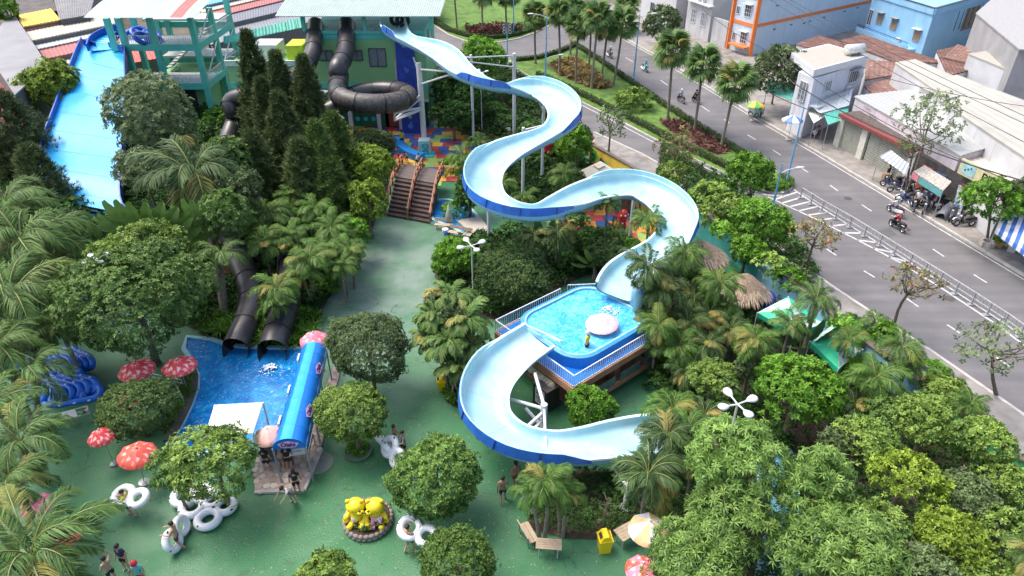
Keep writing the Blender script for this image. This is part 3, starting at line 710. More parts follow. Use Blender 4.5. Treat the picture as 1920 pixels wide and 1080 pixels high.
# planted curb at the left of the pool
q=MB();P=off(GP([(378,686),(386,705),(386,730),(374,765),(356,800),(334,835)]),.55)
P=[p for p in GP([(362,690),(369,708),(368,730),(358,762),(341,797),(320,832)])]
for i in range(len(P)-1):q.beam(P[i]+Vector((-.1,0,.12)),P[i+1]+Vector((-.1,0,.12)),.42,.3)
tag(q.build('stone_kerb',M('dark_stone',(.075,.068,.06),.8,var=.25,scale=4),base=P[0]),'dark curved stone edge along the left side of the deep blue pool','kerb')
def splash(px,py,z,r,seed,label,dirv=(0,-1)):
 rnd=np.random.RandomState(seed);c=G(px,py,z);b=MB();n=150
 for k in range(n):
  a=rnd.uniform(0,6.28);d=r*abs(rnd.normal(0,.55));s=rnd.uniform(.02,.085)*(1.2-min(1.,d/r)*.7)
  p=c+Vector((math.cos(a)*d+dirv[0]*d*.5,math.sin(a)*d+dirv[1]*d*.5,rnd.uniform(0,.22)*max(0,1-d/r)));b.ball(p,(s,s,s*.7),5,3)
 return tag(stuff(b.build('splash',M('white_foam',(.80,.86,.88),.6,var=.03),base=c,smooth=True)),label,'splash')
splash(508,688,.06,.75,1,'white splash below the mouth of the right hand black tube')
splash(1143,580,3.0,.9,2,'white splash where the upper slide drops into the raised pool')

# ------------------------------------------------------------------ raised pool deck
D0=Vector((3.14,26.97,0));da=(Vector((-1.0,31.87,0))-D0).normalized();db=Vector((-da.y,da.x,0))*-1;db=db if db.x > 0 else -db
LA,LB_=6.3,7.25
dk=thing('pool_deck','raised terracotta deck on columns carrying the oval blue pool','pool deck',D0)
m_terra=M('terracotta_render',(.40,.20,.115),.8,var=.2,scale=1.5,col2=(.26,.14,.09),fac2=(.5,.75),s2=.8)
m_bluef=M('blue_deck_paint',(.015,.17,.58),.35,var=.1,scale=1.,col2=(.02,.25,.66),fac2=(.45,.7),s2=.6)
def DP(a,b,z):p=D0+da*a+db*b;return Vector((p.x,p.y,z))
def dpoly(a0,a1,b0,b1):return [DP(a0,b0,0),DP(a1,b0,0),DP(a1,b1,0),DP(a0,b1,0)]
q=MB();q.prism(dpoly(-.05,LA+.05,-.05,LB_+.05),1.95,2.36);q.build('deck_slab',m_terra,dk)
q=MB();q.prism(dpoly(.06,LA-.06,.06,LB_-.06),2.361,2.40);q.build('deck_floor',m_bluef,dk)
q=MB();q.prism(dpoly(.3,LA-.5,.75,LB_-.3),0,.14);q.build('plinth',m_terra,dk)
for a,b in [(.7,1.0),(.7,LB_-1.5),(LA-1.,1.0),(LA-1.,LB_-1.5),(.7,4.0),(LA-1.,4.)]:
 q=MB();q.beam(DP(a,b,.14),DP(a,b,1.95),.42,.42,up=db);q.build('deck_column',m_terra,dk)
q=MB();q.prism(dpoly(1.6,LA-1.4,1.6,LB_-1.2),.14,1.95);q.build('pump_room',M('dark_green_wall',(.035,.06,.045),.8),dk)
# side windows strip
for k in range(3):
 q=MB();a=DP(-.07,1.6+k*2.0,0);b=DP(-.07,3.2+k*2.0,0)
 q.beam(Vector((a.x,a.y,1.2)),Vector((b.x,b.y,1.2)),.06,.5);q.build('side_panel',M('greenish_glass',(.10,.15,.14),.2),dk)
q=MB();a=DP(-.02,.9,0);b=DP(-.02,LB_-.2,0);q.beam(Vector((a.x,a.y,.72)),Vector((b.x,b.y,.72)),.1,.34);q.build('lower_beam',m_terra,dk)
# oval pool
def rrect(a0,a1,b0,b1,r,n=8):
 pts=[]
 for (ca,cb,t0) in ((a1-r,b1-r,0),(a0+r,b1-r,90),(a0+r,b0+r,180),(a1-r,b0+r,270)):
  for k in range(n+1):
   t=math.radians(t0+90*k/n);pts.append((ca+r*math.cos(t),cb+r*math.sin(t)))
 return [DP(x,y,0) for x,y in pts]
o_=rrect(.55,LA-.35,.75,LB_-.1,1.5);i_=rrect(.85,LA-.65,1.05,LB_-.4,1.25);i2=rrect(.75,LA-.55,.95,LB_-.3,1.35)
n_=len(o_)
def ringwall(A,B,zA,zB,name,mat,par):
 q=MB();q.add([Vector((p.x,p.y,zA)) for p in A]+[Vector((p.x,p.y,zB)) for p in B],[(i,(i+1) % n_,n_+(i+1) % n_,n_+i) for i in range(n_)]);return q.build(name,mat,par,smooth=False)
ob=thing('oval_pool','oval blue pool on top of the raised deck with bright rippled water','pool',DP(LA/2,LB_/2,2.4))
ringwall(o_,o_,2.40,3.10,'pool_wall',m_bluef,ob);ringwall(o_,i2,3.10,3.16,'pool_lip',M('lip_blue',(.05,.28,.62),.35),ob)
ringwall(i2,i_,3.16,3.14,'pool_edge',m_poolrim,ob);ringwall(i_,i_,3.14,2.9,'inner_wall',m_poolrim,ob)
q=MB();q.sheet([(p.x,p.y) for p in i_],3.02);q.build('water',m_wlight,ob)
# railings of the deck
def railing(a,b,label,h=.8,z=2.4,step=.16):
 t=thing('railing',label,'railing',(a.x,a.y,z))
 for hh,w in ((h,.05),(.08,.035)):
  q=MB();q.beam(Vector((a.x,a.y,z+hh)),Vector((b.x,b.y,z+hh)),w,w);q.build('handrail' if hh == h else 'bottom_rail',m_white,t)
 n=int((b-a).length/step);me=None
 for k in range(n+1):
  p=a.lerp(b,k/n)
  if me is None:
   q=MB();q.box((0,0,0),(.03,.03,h));me=q.mesh('baluster',m_white)
  o=bpy.data.objects.new('baluster',me);COL.objects.link(o);o.parent=t;o.location=(p.x-a.x,p.y-a.y,h/2)
 return t
railing(DP(.0,.0,0),DP(2.9,0,0),'white balusters on the left front edge of the raised deck, right of the slide mouth')
railing(DP(4.4,.0,0),DP(LA,0,0),'white balusters on the raised deck left of the slide mouth')
railing(DP(0,0,0),DP(0,LB_,0),'long white railing on the near right edge of the raised deck')
railing(DP(LA,0,0),DP(LA,LB_-2.2,0),'railing along the far left edge of the raised deck')
railing(DP(LA,LB_-1.6,0),DP(LA-1.5,LB_+.5,0),'short handrail at the far corner of the raised deck')
# sign board and poster booth beneath
sg=MB();a=DP(3.6,-.12,0);b=DP(1.3,-.12,0);a=Vector((a.x,a.y,1.72));b=Vector((b.x,b.y,1.72));sg.beam(a,b,.06,.38)
so=thing('deck_sign','long carved cream sign under the edge of the raised deck','sign',a);sg.build('sign_board',M('gold_cream',(.62,.48,.26),.6,var=.2,scale=6),so)
for k in range(9):
 q=MB();p=a.lerp(b,(k+.5)/9)-db*.06;rr=.12+.05*(k % 3);q.ball(p,(rr,.05,rr*.8),8,5);q.build('relief',M('cream_relief',(.70,.62,.48),.7),so)
bx=G(1020,768);bo=thing('poster_booth','small black booth with a white poster under the raised deck','booth',bx)
rzb=math.atan2(da.y,da.x);q=MB();q.box((bx.x+.1,bx.y+.3,.85),(1.1,.9,1.4),rzb);q.build('booth_body',m_black,bo)
q=MB();q.box((bx.x+.1,bx.y+.3,1.58),(1.2,1.0,.07),rzb);q.build('booth_top',M('brown_board',(.16,.12,.10),.7),bo)
fn=-db if True else db;pc=Vector((bx.x+.1,bx.y+.3,.9))-db*.458
q=MB();q.box(pc,(.72,.02,1.05),rzb);q.build('poster',M('poster_white',(.70,.66,.66),.6),bo)
for k,w in enumerate((.5,.55,.4,.55,.3)):
 q=MB();q.box(pc-db*.014+Vector((0,0,.36-.17*k)),(w,.006,.1 if k == 1 else .05),rzb);q.build('poster_print',M('poster_red',(.35,.06,.06),.6) if k % 2 == 0 else m_black,bo)
# lazy river glimpses and other water
pool(smoothpoly([(1425,860),(1475,850),(1500,950),(1530,1100),(1430,1110),(1445,980)]),m_wpale,label='pale blue river channel seen between the trees at lower right')
pool(smoothpoly([(800,385),(840,378),(880,395),(895,420),(880,440),(845,425),(815,412)]),m_wdeep,label='small blue stream beside the arched bridge')
# ------------------------------------------------------------------ building kit
def corr(name,col,col2=None,per=.22,dirt=.12,rough=.5,axis=0):
 c2=tuple(x*.78 for x in col) if col2 is None else col2
 return stripemat(name,col,c2,per,axis,rough,.5,dirt)
def sheetroof(quad,name,mat,parent,th=.07,rib=.9,base=None):
 """corrugated sheet roof: ridged real geometry along edge q0->q1, slope q0->q3"""
 q=[Vector(p) for p in quad];W=(q[1]-q[0]).length;n=max(4,min(90,int(W/rib)))
 b=MB();vs=[]
 for i in range(n*2+1):
  f=i/(n*2);a=q[0].lerp(q[1],f);d=q[3].lerp(q[2],f);h=Vector((0,0,.05 if i % 2 else 0));vs+= [a+h,d+h,a+h-Vector((0,0,th)),d+h-Vector((0,0,th))]
 fs=[]
 up=(q[1]-q[0]).cross(q[3]-q[0]).z > 0
 for i in range(n*2):
  k=i*4;f=(k,k+4,k+5,k+1);g_=(k+2,k+3,k+7,k+6);e1=(k,k+2,k+6,k+4);e2=(k+1,k+5,k+7,k+3)
  for z in (f,g_,e1,e2):fs.append(z if up else z[::-1])
 fs+= [(0,1,3,2),(n*8,n*8+2,n*8+3,n*8+1)]
 b.add(vs,fs);return b.build(name,mat,parent,base)
def walls_from(polyw,z0,z1,mat,root,name='wall',th=None):
 q=MB();q.prism([(p[0],p[1]) for p in polyw],z0,z1);return q.build(name,mat,root)
def wall_frame(a,b):
 a=Vector((a[0],a[1],0));b=Vector((b[0],b[1],0));d=(b-a).normalized();n=Vector((d.y,-d.x,0))
 return a,d,n,(b-a).length
def window(a,b,f,z,w,h,root,fm=None,gm=None,bars=2,hood=None,grille=False,name='window',rows=1):
 """window centred at fraction f of wall a->b (outside is to the right of a->b)"""
 a,d,n,L_=wall_frame(a,b);c=a+d*(f*L_)+Vector((0,0,z));fm=fm or m_white;gm=gm or m_glass
 rz=math.atan2(d.y,d.x)
 t=.07;q=MB()
 for s in (-1,1):
  q.box(c+d*(s*(w/2-t/2))+n*.05,(t,.1,h),rz);q.box(c+Vector((0,0,s*(h/2-t/2)))+n*.05,(w-2*t,.1,t),rz)
 for k in range(1,bars):q.box(c+d*(-w/2+w*k/bars)+n*.052,(.05,.09,h-2*t),rz)
 for k in range(1,rows):q.box(c+Vector((0,0,-h/2+h*k/rows))+n*.054,(w-2*t,.08,.045),rz)
 fr=q.build(name,fm,root)
 g_=MB();g_.box(c+n*.022,(w-2*t,.03,h-2*t),rz);g_.build('pane',gm,fr)
 if grille:
  g2=MB();nb=max(3,int(w/.16))
  for k in range(1,nb):g2.box(c+d*(-w/2+w*k/nb)+n*.14,(.025,.025,h),rz)
  for k in range(4):g2.box(c+Vector((0,0,-h/2+h*(k+.5)/4))+n*.13,(w,.02,.02),rz)
  stuff(g2.build('grille',m_white,fr))
 if hood:
  q=MB();q.box(c+Vector((0,0,h/2+.12))+n*.3,(w+.3,.6,.07),rz,Matrix.Rotation(.0,3,'X'));q.build('window_hood',hood,fr)
 return fr
def band(a,b,z,h,mat,root,out=.04,name='wall_band',f0=0.,f1=1.):
 a,d,n,L_=wall_frame(a,b);q=MB();q.beam(a+d*(L_*f0)+n*out*.5+Vector((0,0,z)),a+d*(L_*f1)+n*out*.5+Vector((0,0,z)),out,h);return q.build(name,mat,root)
def ac_unit(p,n,root=None,label=None):
 q=MB();rz=math.atan2(n.y,n.x)+math.pi/2;t=thing('air_conditioner',label,'air conditioner',p)
 q.box(Vector(p)+n*.2,(.8,.3,.55),rz);q.build('casing',m_white,t);q=MB()
 R=Matrix.Rotation(rz,3,'Z') @ Matrix.Rotation(math.pi/2,3,'X');q.torus(Vector(p)+n*.36+Vector((0,0,0)),.17,.03,14,5,R);q.build('fan_grille',m_grey,t);return t

# ------------------------------------------------------------------ green slide building
FY=70.6
def X_at(px,Y,z):return (px-960)/FL*(Y*_c+(CH-z)*_s)
m_gw=M('pale_green_render',(.24,.50,.22),.85,var=.07,scale=.5,col2=(.17,.42,.20),fac2=(.55,.75),s2=.35)
m_teal=M('teal_paint',(.10,.50,.42),.6,var=.1,scale=1)
m_mint=M('mint_steel',(.10,.52,.43),.5,var=.08,scale=1)
gb=thing('slide_building','pale green building with teal bands from which the slides start','building',(X_at(700,FY,0),FY,0))
xl,xr=X_at(592,FY,5),X_at(802,FY,5)
q=MB();q.prism([(xl,FY),(xr,FY),(xr,FY+9),(xl,FY+9)],3.1,9.9);q.build('wall',m_gw,gb)
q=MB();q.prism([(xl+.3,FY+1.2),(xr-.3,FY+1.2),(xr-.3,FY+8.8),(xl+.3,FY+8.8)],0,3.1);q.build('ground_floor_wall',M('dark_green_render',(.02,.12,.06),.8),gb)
q=MB();q.prism([(xl,FY-.15),(xr,FY-.15),(xr,FY+9.1),(xl,FY+9.1)],9.9,10.15);q.build('platform_slab',m_teal,gb)
A0,A1=(xl,FY),(xr,FY)
band(A0,A1,4.9-.1,.55,m_teal,gb,.06);band(A0,A1,9.6,.5,m_teal,gb,.05);band(A0,A1,3.25,.3,M('cream_trim',(.55,.60,.42),.8),gb,.05)
for px,z,w,h in [(611,7.8,1.5,1.0),(669,7.8,1.2,1.0),(708,7.6,1.7,1.8),(760,7.4,1.0,1.0)]:
 window(A0,A1,(X_at(px,FY,z)-xl)/(xr-xl),z,w,h,gb,M('dark_frame',(.05,.055,.06),.5),m_glassl,2)
for px0,px1 in [(591,612),(653,689),(699,741),(753,770)]:
 xa,xb=X_at(px0,FY,4),X_at(px1,FY,4);window(A0,A1,((xa+xb)/2-xl)/(xr-xl),3.98,xb-xa,.85,gb,MATS['dark_frame'],m_glass,2)
# ground floor bays
for px,w,mt,nm in [(700,2.9,M('bay_green',(.02,.14,.07),.7),'bay_wall'),(741,2.4,M('bay_red',(.34,.09,.05),.8),'bay_wall'),(775,2.2,M('bay_green2',(.03,.20,.08),.8),'bay_wall')]:
 x=X_at(px,FY,1.2);q=MB();q.box((x,FY+1.1,1.2),(w,.16,2.2));q.build(nm,mt,gb)
for px in (657,710,751,790):
 x=X_at(px,FY,1.2);q=MB();q.box((x,FY+.25,1.55),(.4,.4,3.1));q.build('pillar',m_whitewall,gb)
for k,px in enumerate((668,683,698)):
 x=X_at(px,FY,.9);q=MB();q.lathe([(.24,0),(.24,.05),(0,.05)],(0,0,0),14)
 R=Matrix.Rotation(math.pi/2,3,'X');q.v=[tuple(R @ Vector(v)+Vector((x,FY+1.0,.95))) for v in q.v];q.build('round_sign',M('sign_cyan',(.05,.45,.60),.5),gb)
q=MB();x=X_at(664,FY,2.4);q.box((x,FY+.98,2.5),(.9,.06,.5));q.build('notice_board',M('notice_blue',(.30,.48,.66),.5),gb)
for k in range(5):
 q=MB();q.box((X_at(663+k*9,FY,2),FY+1.0,1.9),(.1,.05,.1));q.build('wall_lamp',m_white,gb)
q=MB();q.tube((X_at(742,FY,7),FY-.1,3),(X_at(742,FY,7),FY-.1,7.3),.12,8);q.build('drain_pipe',m_whitewall,gb)
# blue painted service column and right hand mural wall
q=MB();xb=X_at(768,FY,5);q.prism([(xb-1.0,FY-.9),(xb+.75,FY-.9),(xb+.75,FY),(xb-1.0,FY)],0,10.1);q.build('blue_column',M('painted_navy',(.02,.055,.36),.6,var=.3,scale=1.5),gb)
for k in range(5):
 q=MB();rr=[.42,.3,.36,.22,.3][k];z=[9.1,6.6,3.0,1.9,.9][k];cc=[(.10,.45,.55),(.05,.15,.50),(.35,.55,.45),(.3,.5,.1),(.08,.20,.60)][k]
 vs=[Vector((xb-.1+rr*math.cos(a)*(.8+.3*math.sin(3*a+k)),FY-.92,z+rr*1.3*math.sin(a)*(.8+.3*math.cos(2*a+k)))) for a in [2*math.pi*i/16 for i in range(16)]]
 q.add(vs+[v+Vector((0,.02,0)) for v in vs],[list(range(16)),list(range(31,15,-1))]+[(i,16+i,16+(i+1) % 16,(i+1) % 16) for i in range(16)]);q.build('mural_shape',M('mural_shape%s' % 'abcde'[k],cc,.7),gb)
# side wall mural (teal/white/pale)
for k in range(4):
 q=MB();q.box((xr+.03,FY+.9+k*1.9,8.9),(.04,1.2,1.5));q.build('mural_panel',M('mural_side%d' % k,[(.35,.62,.58),(.08,.30,.28),(.5,.66,.6),(.12,.5,.42)][k],.7),gb)
# platform posts, rails, canopy roof
for px in (568,682,808):
 x=X_at(px,FY,11);q=MB();q.box((x,FY+.1,11.0),(.34,.3,1.75));q.build('post',m_mint,gb)
for px in (560,640,720,810):
 x=X_at(px,FY+8,11);q=MB();q.box((x,FY+8,11.3),(.3,.3,2.3));q.build('post',m_mint,gb)
m_tin=corr('pale_tin',(.56,.66,.62),(.50,.60,.57),.35,.15)
xa,xc=X_at(521,FY,12.0),X_at(827,FY,12.0)
R0=[(xa,FY-1.2,11.75),(xc,FY-1.2,11.75),(xc+.3,FY+9.5,13.0),(xa-.6,FY+9.5,13.0)]
sheetroof(R0,'canopy_roof',M('pale_tin_plain',(.33,.41,.375),.6,var=.07,scale=.8,col2=(.27,.35,.32),fac2=(.5,.8),s2=1.2),gb,rib=.22)
rl=thing('platform_railing','thin steel railing across the top platform between the slide starts','railing',(xl,FY,10.15))
for a_,b_ in ((612,640),(668,716)):
 xa_,xb_=X_at(a_,FY,10.5),X_at(b_,FY,10.5)
 for h in (1.0,.55,.1):
  q=MB();q.beam((xa_,FY-.05,10.15+h),(xb_,FY-.05,10.15+h),.045,.045);q.build('rail',m_grey,rl)
 for k in range(8):
  q=MB();x=xa_+(xb_-xa_)*k/7;q.box((x,FY-.05,10.65),(.035,.035,1.0));q.build('rail_post',m_grey,rl)
# black and white rings stacked at the slide start
for k,(px,py,lb) in enumerate([(744,36,'black and white ring leaning left at the top of the pale slide'),(755,38,'black and white ring right behind the first at the slide start')]):
 c=G(px,py,10.9);q=MB();q.torus((0,0,0),.55,.2,20,8);t=q.build('swim_ring',m_black,base=(0,0,0),smooth=True);t.location=c;t.rotation_euler=(1.0,.2+.4*k,0);tag(t,lb,'swim ring','rings at the slide start')
 for j in range(4):
  w=MB();a=j*math.pi/2;w.box((.75*math.cos(a),.75*math.sin(a),0),(.06,.2,.3),a);o=w.build('stripe',m_white,t)

# lower annex left of it with terrace
ya=FY+.6;z1=7.0;xl2,xr2=X_at(425,ya,6.5),xl
an=thing('annex_building','low pale green annex with a terrace behind the conifers','building',((xl2+xr2)/2,ya,0))
q=MB();q.prism([(xl2,ya),(xr2,ya),(xr2,ya+6.5),(xl2,ya+6.5)],0,6.6);q.build('wall',m_gw,an)
q=MB();q.prism([(xl2-.1,ya-.12),(xr2,ya-.12),(xr2,ya+.12),(xl2-.1,ya+.12)],6.6,7.15);q.build('parapet',M('mint_white',(.50,.66,.56),.7),an)
band((xl2,ya),(xr2,ya),4.6,.6,m_teal,an,.06)
q=MB();x0,x1=X_at(478,ya+3,7.4),X_at(524,ya+3,7.4);q.prism([(x0,ya+2.2),(x1,ya+2.2),(x1,ya+5),(x0,ya+5)],6.6,8.1);tag(q.build('water_tank_box',m_whitewall,base=((x0+x1)/2,ya+3,6.6)),'white boxy structure standing on the annex terrace','roof box')
q=MB();x0,x1=X_at(541,ya+2,7.6),X_at(572,ya+2,7.6);q.prism([(x0,ya+1.2),(x1,ya+1.2),(x1,ya+4),(x0,ya+4)],6.6,8.3);tag(q.build('lime_cabin',M('lime_yellow',(.48,.55,.03),.7),base=((x0+x1)/2,ya+2,6.6)),'lime yellow cabin on the annex terrace beside the left black tube','cabin')
tc_=thing('stair_canopy','long teal ribbed canopy rising behind the annex terrace','canopy',G(480,70,8))
a=[G(420,82,7.6),G(420,69,8.2),G(570,32,9.4),G(574,50,8.6)]
sheetroof([a[0],a[3],a[2],a[1]],'canopy_sheet',M('teal_sheet',(.08,.42,.34),.5,var=.15,scale=2),tc_,rib=.35)
for i in range(9):
 q=MB();p=a[0].lerp(a[3],i/8);q.beam(p+Vector((0,0,.1)),a[1].lerp(a[2],i/8)+Vector((0,0,.1)),.07,.07);q.build('canopy_rib',m_mint,tc_)

# ------------------------------------------------------------------ teal stair tower
tx0,tx1=G(262,155,3.3).x,-33.44;ty0,ty1=75.66,86.2
tw=thing('stair_tower','open teal stair tower with three levels and a pale curved canopy','tower',((tx0+tx1)/2,ty0,0))
tx0=G(222,86,7.4).x-.2;tm=[tx0,tx0+(tx1-tx0)*.33,tx0+(tx1-tx0)*.62,tx1]
tm[1]=G(257,130,4.8).x;tm[2]=G(312,130,4.8).x
for i,x in enumerate(tm):
 for j,y in enumerate((ty0,(ty0+ty1)/2,ty1)):
  if i == 0 and j == 0:z0=7.0
  else:z0=0
  if i in (1,2) and j == 1:continue
  q=MB();q.prism([(x-.27,y-.27),(x+.27,y-.27),(x+.27,y+.27),(x-.27,y+.27)],z0,10.3 if j < 2 else 11.4);q.build('column',m_mint,tw)
m_conc=M('pale_concrete',(.42,.46,.45),.8,var=.15,scale=1.2)
for z in (3.3,7.4):
 x0=tm[0] if z > 5 else tm[1]
 q=MB();q.prism([(x0-.3,ty0-.3),(tx1+.3,ty0-.3),(tx1+.3,ty0-.05),(x0-.3,ty0-.05)],z-.38,z+.3);q.build('beam',m_mint,tw)
 q=MB();q.prism([(tx1+.05,ty0-.04),(tx1+.3,ty0-.04),(tx1+.3,ty1+.3),(tx1+.05,ty1+.3)],z-.38,z+.3);q.build('beam',m_mint,tw)
 q=MB();q.prism([(x0-.3,ty1),(tx1+.04,ty1),(tx1+.04,ty1+.3),(x0-.3,ty1+.3)],z-.38,z+.3);q.build('beam',m_mint,tw)
 q=MB();q.prism([(x0,ty0),(tx1,ty0),(tx1,ty0+4.6),(x0,ty0+4.6)],z-.1,z+.1);q.build('floor_slab',m_conc,tw)
 q=MB();q.prism([(x0,ty1-3.4),(tx1,ty1-3.4),(tx1,ty1),(x0,ty1)],z-.1+1.2,z+.1+1.2);q.build('landing',m_conc,tw)
 if z < 5:
  q=MB();q.prism([(tm[1]+.4,ty0+1.2),(tx1-.5,ty0+1.2),(tx1-.5,ty1-1),(tm[1]+.4,ty1-1)],0,3.18);q.build('ground_floor_wall',m_gw,tw)
  for f in (.25,.7):window((tm[1]+.4,ty0+1.2),(tx1-.5,ty0+1.2),f,1.3,1.2,2.2,tw,MATS['dark_frame'],m_glass,2)
 # balustrade slats
 for (p0,p1) in (((x0,ty0-.18),(tx1,ty0-.18)),((tx1+.18,ty0),(tx1+.18,ty1))):
  p0=Vector((*p0,z+.3));p1=Vector((*p1,z+.3));r=MB();r.beam(p0+Vector((0,0,.85)),p1+Vector((0,0,.85)),.06,.06);r.build('handrail',m_white,tw)
  r=MB();n=int((p1-p0).length/.22)
  for k in range(n):
   p=p0.lerp(p1,k/n);r.box((p.x,p.y,p.z+.42),(.035,.035,.84))
  stuff(r.build('balusters',m_white,tw))
# diagonal stair flights
for k,(za,zb,y) in enumerate([(0,3.3,ty0+6.2),(3.4,7.4,ty0+6.2)]):
 for s in range(12):
  f=s/12;x=tx1-1.2-(tx1-tm[1]-2.4)*f if k == 0 else tm[1]+1.2+(tx1-tm[1]-2.4)*f
  q=MB();q.box((x,y,za+(zb-za)*(s+1)/12),(.5,1.6,.12));q.build('stair_tread',m_conc,tw)
for a,b in [((tx1+.2,ty0,7.6),(tx1+.2,ty0+4.8,10.2)),((tx1+.2,ty0+5.2,4),(tx1+.2,ty1,7)),((tx1+.2,ty0,3.8),(tx1+.2,ty0+5,6.8))]:
 q=MB();q.tube(a,b,.08,6);q.build('brace',m_white,tw)
# curved canopy (barrel)
P0,P1=G(164,41,10.6),G(372,41,10.6);prev=None;vs=[];n=10;m=60
for i in range(n+1):
 f=i/n;y=P0.y-.5+f*9;z=10.35+2.0*math.sin(math.pi*(.12+.5*f))
 for k in range(m+1):
  g_=k/m;vs.append(Vector((P0.x+(P1.x-P0.x)*g_+f*1.1,y,z+(.03 if k % 2 else 0))))
b=MB();b.add(vs,[]);
for i in range(n):
 for k in range(m):
  b.cur=1 if 46 <= k < 53 else 0;b.f.append([i*(m+1)+k,i*(m+1)+k+1,(i+1)*(m+1)+k+1,(i+1)*(m+1)+k]);b.mi.append(b.cur)
b.build('canopy_roof',[MATS['pale_tin_plain'],M('maroon_tin',(.33,.11,.10),.6,var=.1)],tw)
# tubes stored on top level
for k,(px,py) in enumerate([(250,68),(262,62),(268,72)]):
 c=G(px,py,7.75+.2*k);q=MB();q.torus((0,0,0),.8,.27,22,8,sq=.9);q.torus((1.15,0,0),.8,.27,22,8,sq=.9);t=q.build('blue_tube',M('tube_blue',(.01,.10,.50),.35),base=(0,0,0),smooth=True);t.location=c;t.rotation_euler=(.5,.3,.4*k);tag(t,['blue double tube lowest on the teal tower platform','blue double tube uppermost on the teal tower platform','blue double tube in the middle of the tower pile'][k],'inflatable tube','tubes piled on the tower')

# ------------------------------------------------------------------ market sheds at top left
def roofbox(px,z,label,wall,roofm,name='building',cat='building',z0=0.,th=.14,over=0.0,roofname='roof',slope=None,group=None):
 P=GP(px,z) if not isinstance(z,(list,tuple)) else [G(a,b,zz) for (a,b),zz in zip(px,z)]
 c=sum(P,Vector())/len(P);t=thing(name,label,cat,(c.x,c.y,z0),group)
 zl=min(p.z for p in P)
 if wall is not None:
  q=MB();inn=[p.lerp(c,.02) for p in P]
  q2=[(p.x,p.y) for p in inn];q.prism(q2,z0,zl-th-.002);q.build('wall',wall,t)
 if len(P) == 4 and roofm is not None:sheetroof(P,roofname,roofm,t,th=th,rib=.5)
 elif roofm is not None:
  q=MB();q.slab(P,th);q.build(roofname,roofm,t)
 return t,P
m_shw=M('shed_wall',(.16,.15,.15),.9)
greyroof=M('grey_sheet',(.30,.30,.315),.6,var=.1,scale=.6,col2=(.24,.24,.25),s2=.3)
roofbox([(-30,90),(22,20),(90,122),(28,178)],6.0,'long light grey roof running down the left edge of the view',m_shw,greyroof)
roofbox([(-60,100),(28,178),(60,230),(-60,260)],3.6,'low faded red roof at the left edge under the grey roof',m_shw,M('red_sheet',(.34,.13,.12),.7,var=.15,scale=1))
roofbox([(-40,-60),(60,-70),(110,20),(34,30)],5.4,'dark brown tarpaulin roof at the top left corner',m_shw,M('brown_tarp',(.085,.075,.07),.8,var=.3,scale=.6))
roofbox([(90,-40),(190,-50),(168,28),(112,37)],6.0,'grey crumpled tarpaulin roof beside the brown one',m_shw,M('grey_tarp',(.17,.17,.175),.7,var=.2,scale=.8))
roofbox([(30,29),(96,16),(114,37),(44,50)],5.8,'bright yellow roof at top left',m_shw,M('yellow_sheet',(.68,.42,.04),.6,var=.08))
def strip(px,z,label,mat):return roofbox(px,z,label,m_shw,mat,name='market_shed',cat='shed')
m_mar=MATS['maroon_tin'];m_cream=M('cream_sheet',(.42,.40,.33),.6,var=.07);m_lg=M('light_grey_sheet',(.40,.43,.42),.6,var=.1);m_slate=M('slate_sheet',(.15,.16,.19),.6,var=.1)
strip([(44,49),(205,14),(207,24),(47,57)],5.4,'narrow maroon roof strip behind the yellow roof',m_mar)
strip([(47,57),(210,24),(216,44),(60,76)],5.2,'long cream roof at left, widest pale stripe',m_cream)
strip([(64,84),(215,50),(220,60),(72,92)],4.6,'light grey roof strip between cream and maroon roofs',m_lg)
strip([(72,92),(220,60),(232,78),(84,111)],4.4,'maroon roof between the grey strip and the blue slide',m_mar)
strip([(88,117),(240,82),(246,92),(95,127)],3.8,'cream roof strip low beside the blue slide',m_cream)
strip([(95,127),(330,76),(345,100),(110,145)],3.6,'red roof seen through the legs of the teal tower',M('bright_red_sheet',(.48,.07,.05),.6,var=.12))
strip([(370,-6),(460,-26),(465,-8),(376,12)],6.0,'light blue roof at the top beside the teal tower',M('sky_sheet',(.10,.34,.66),.5))
strip([(376,14),(535,-22),(537,-14),(378,24)],5.6,'cream roof strip right of the teal tower',m_cream)
strip([(378,26),(540,-13),(541,-2),(378,38)],5.4,'maroon roof strip right of the teal tower',m_mar)
strip([(380,38),(541,-1),(541,18),(384,55)],5.2,'slate grey roof nearest behind the maroon strip',m_slate)
strip([(385,58),(640,4),(650,26),(395,84)],4.6,'wide slate grey roof behind the teal canopy',M('slate2',(.19,.20,.225),.6,var=.12))
roofbox([(540,-30),(760,-80),(820,-10),(640,10)],4.4,'grey market roof mostly behind the big pale canopy',m_shw,greyroof)

# ------------------------------------------------------------------ houses across the street
m_or=M('orange_paint',(.72,.20,.05),.7,var=.08)
m_blw=M('pale_blue_render',(.50,.60,.68),.8,var=.06,scale=.4,col2=(.42,.51,.58),fac2=(.5,.75),s2=.4)
f0,f1,s1=G(1364,92),G(1405,106),G(1660,42);b1=f0+(s1-f1)
ow=thing('white_house','tall pale house with orange bands and window grilles','house',(f1.x,f1.y,0))
q=MB();q.prism([(p.x,p.y) for p in (f0,f1,s1,b1)],0,15);q.build('wall',m_blw,ow)
for z in (4.1,7.7,11.2):
 band(f0,f1,z,.45,m_or,ow,.09)
 band(f1,s1,z+.0,.42,m_or,ow,.09)
q=MB();q.beam((f0.x,f0.y-.05,0),(f0.x,f0.y-.05,14.6),.6,.5);q.build('corner_pilaster',m_or,ow);q=MB();q.beam((f1.x,f1.y-.05,0),(f1.x,f1.y-.05,14.6),.5,.5);q.build('corner_pilaster',m_or,ow)
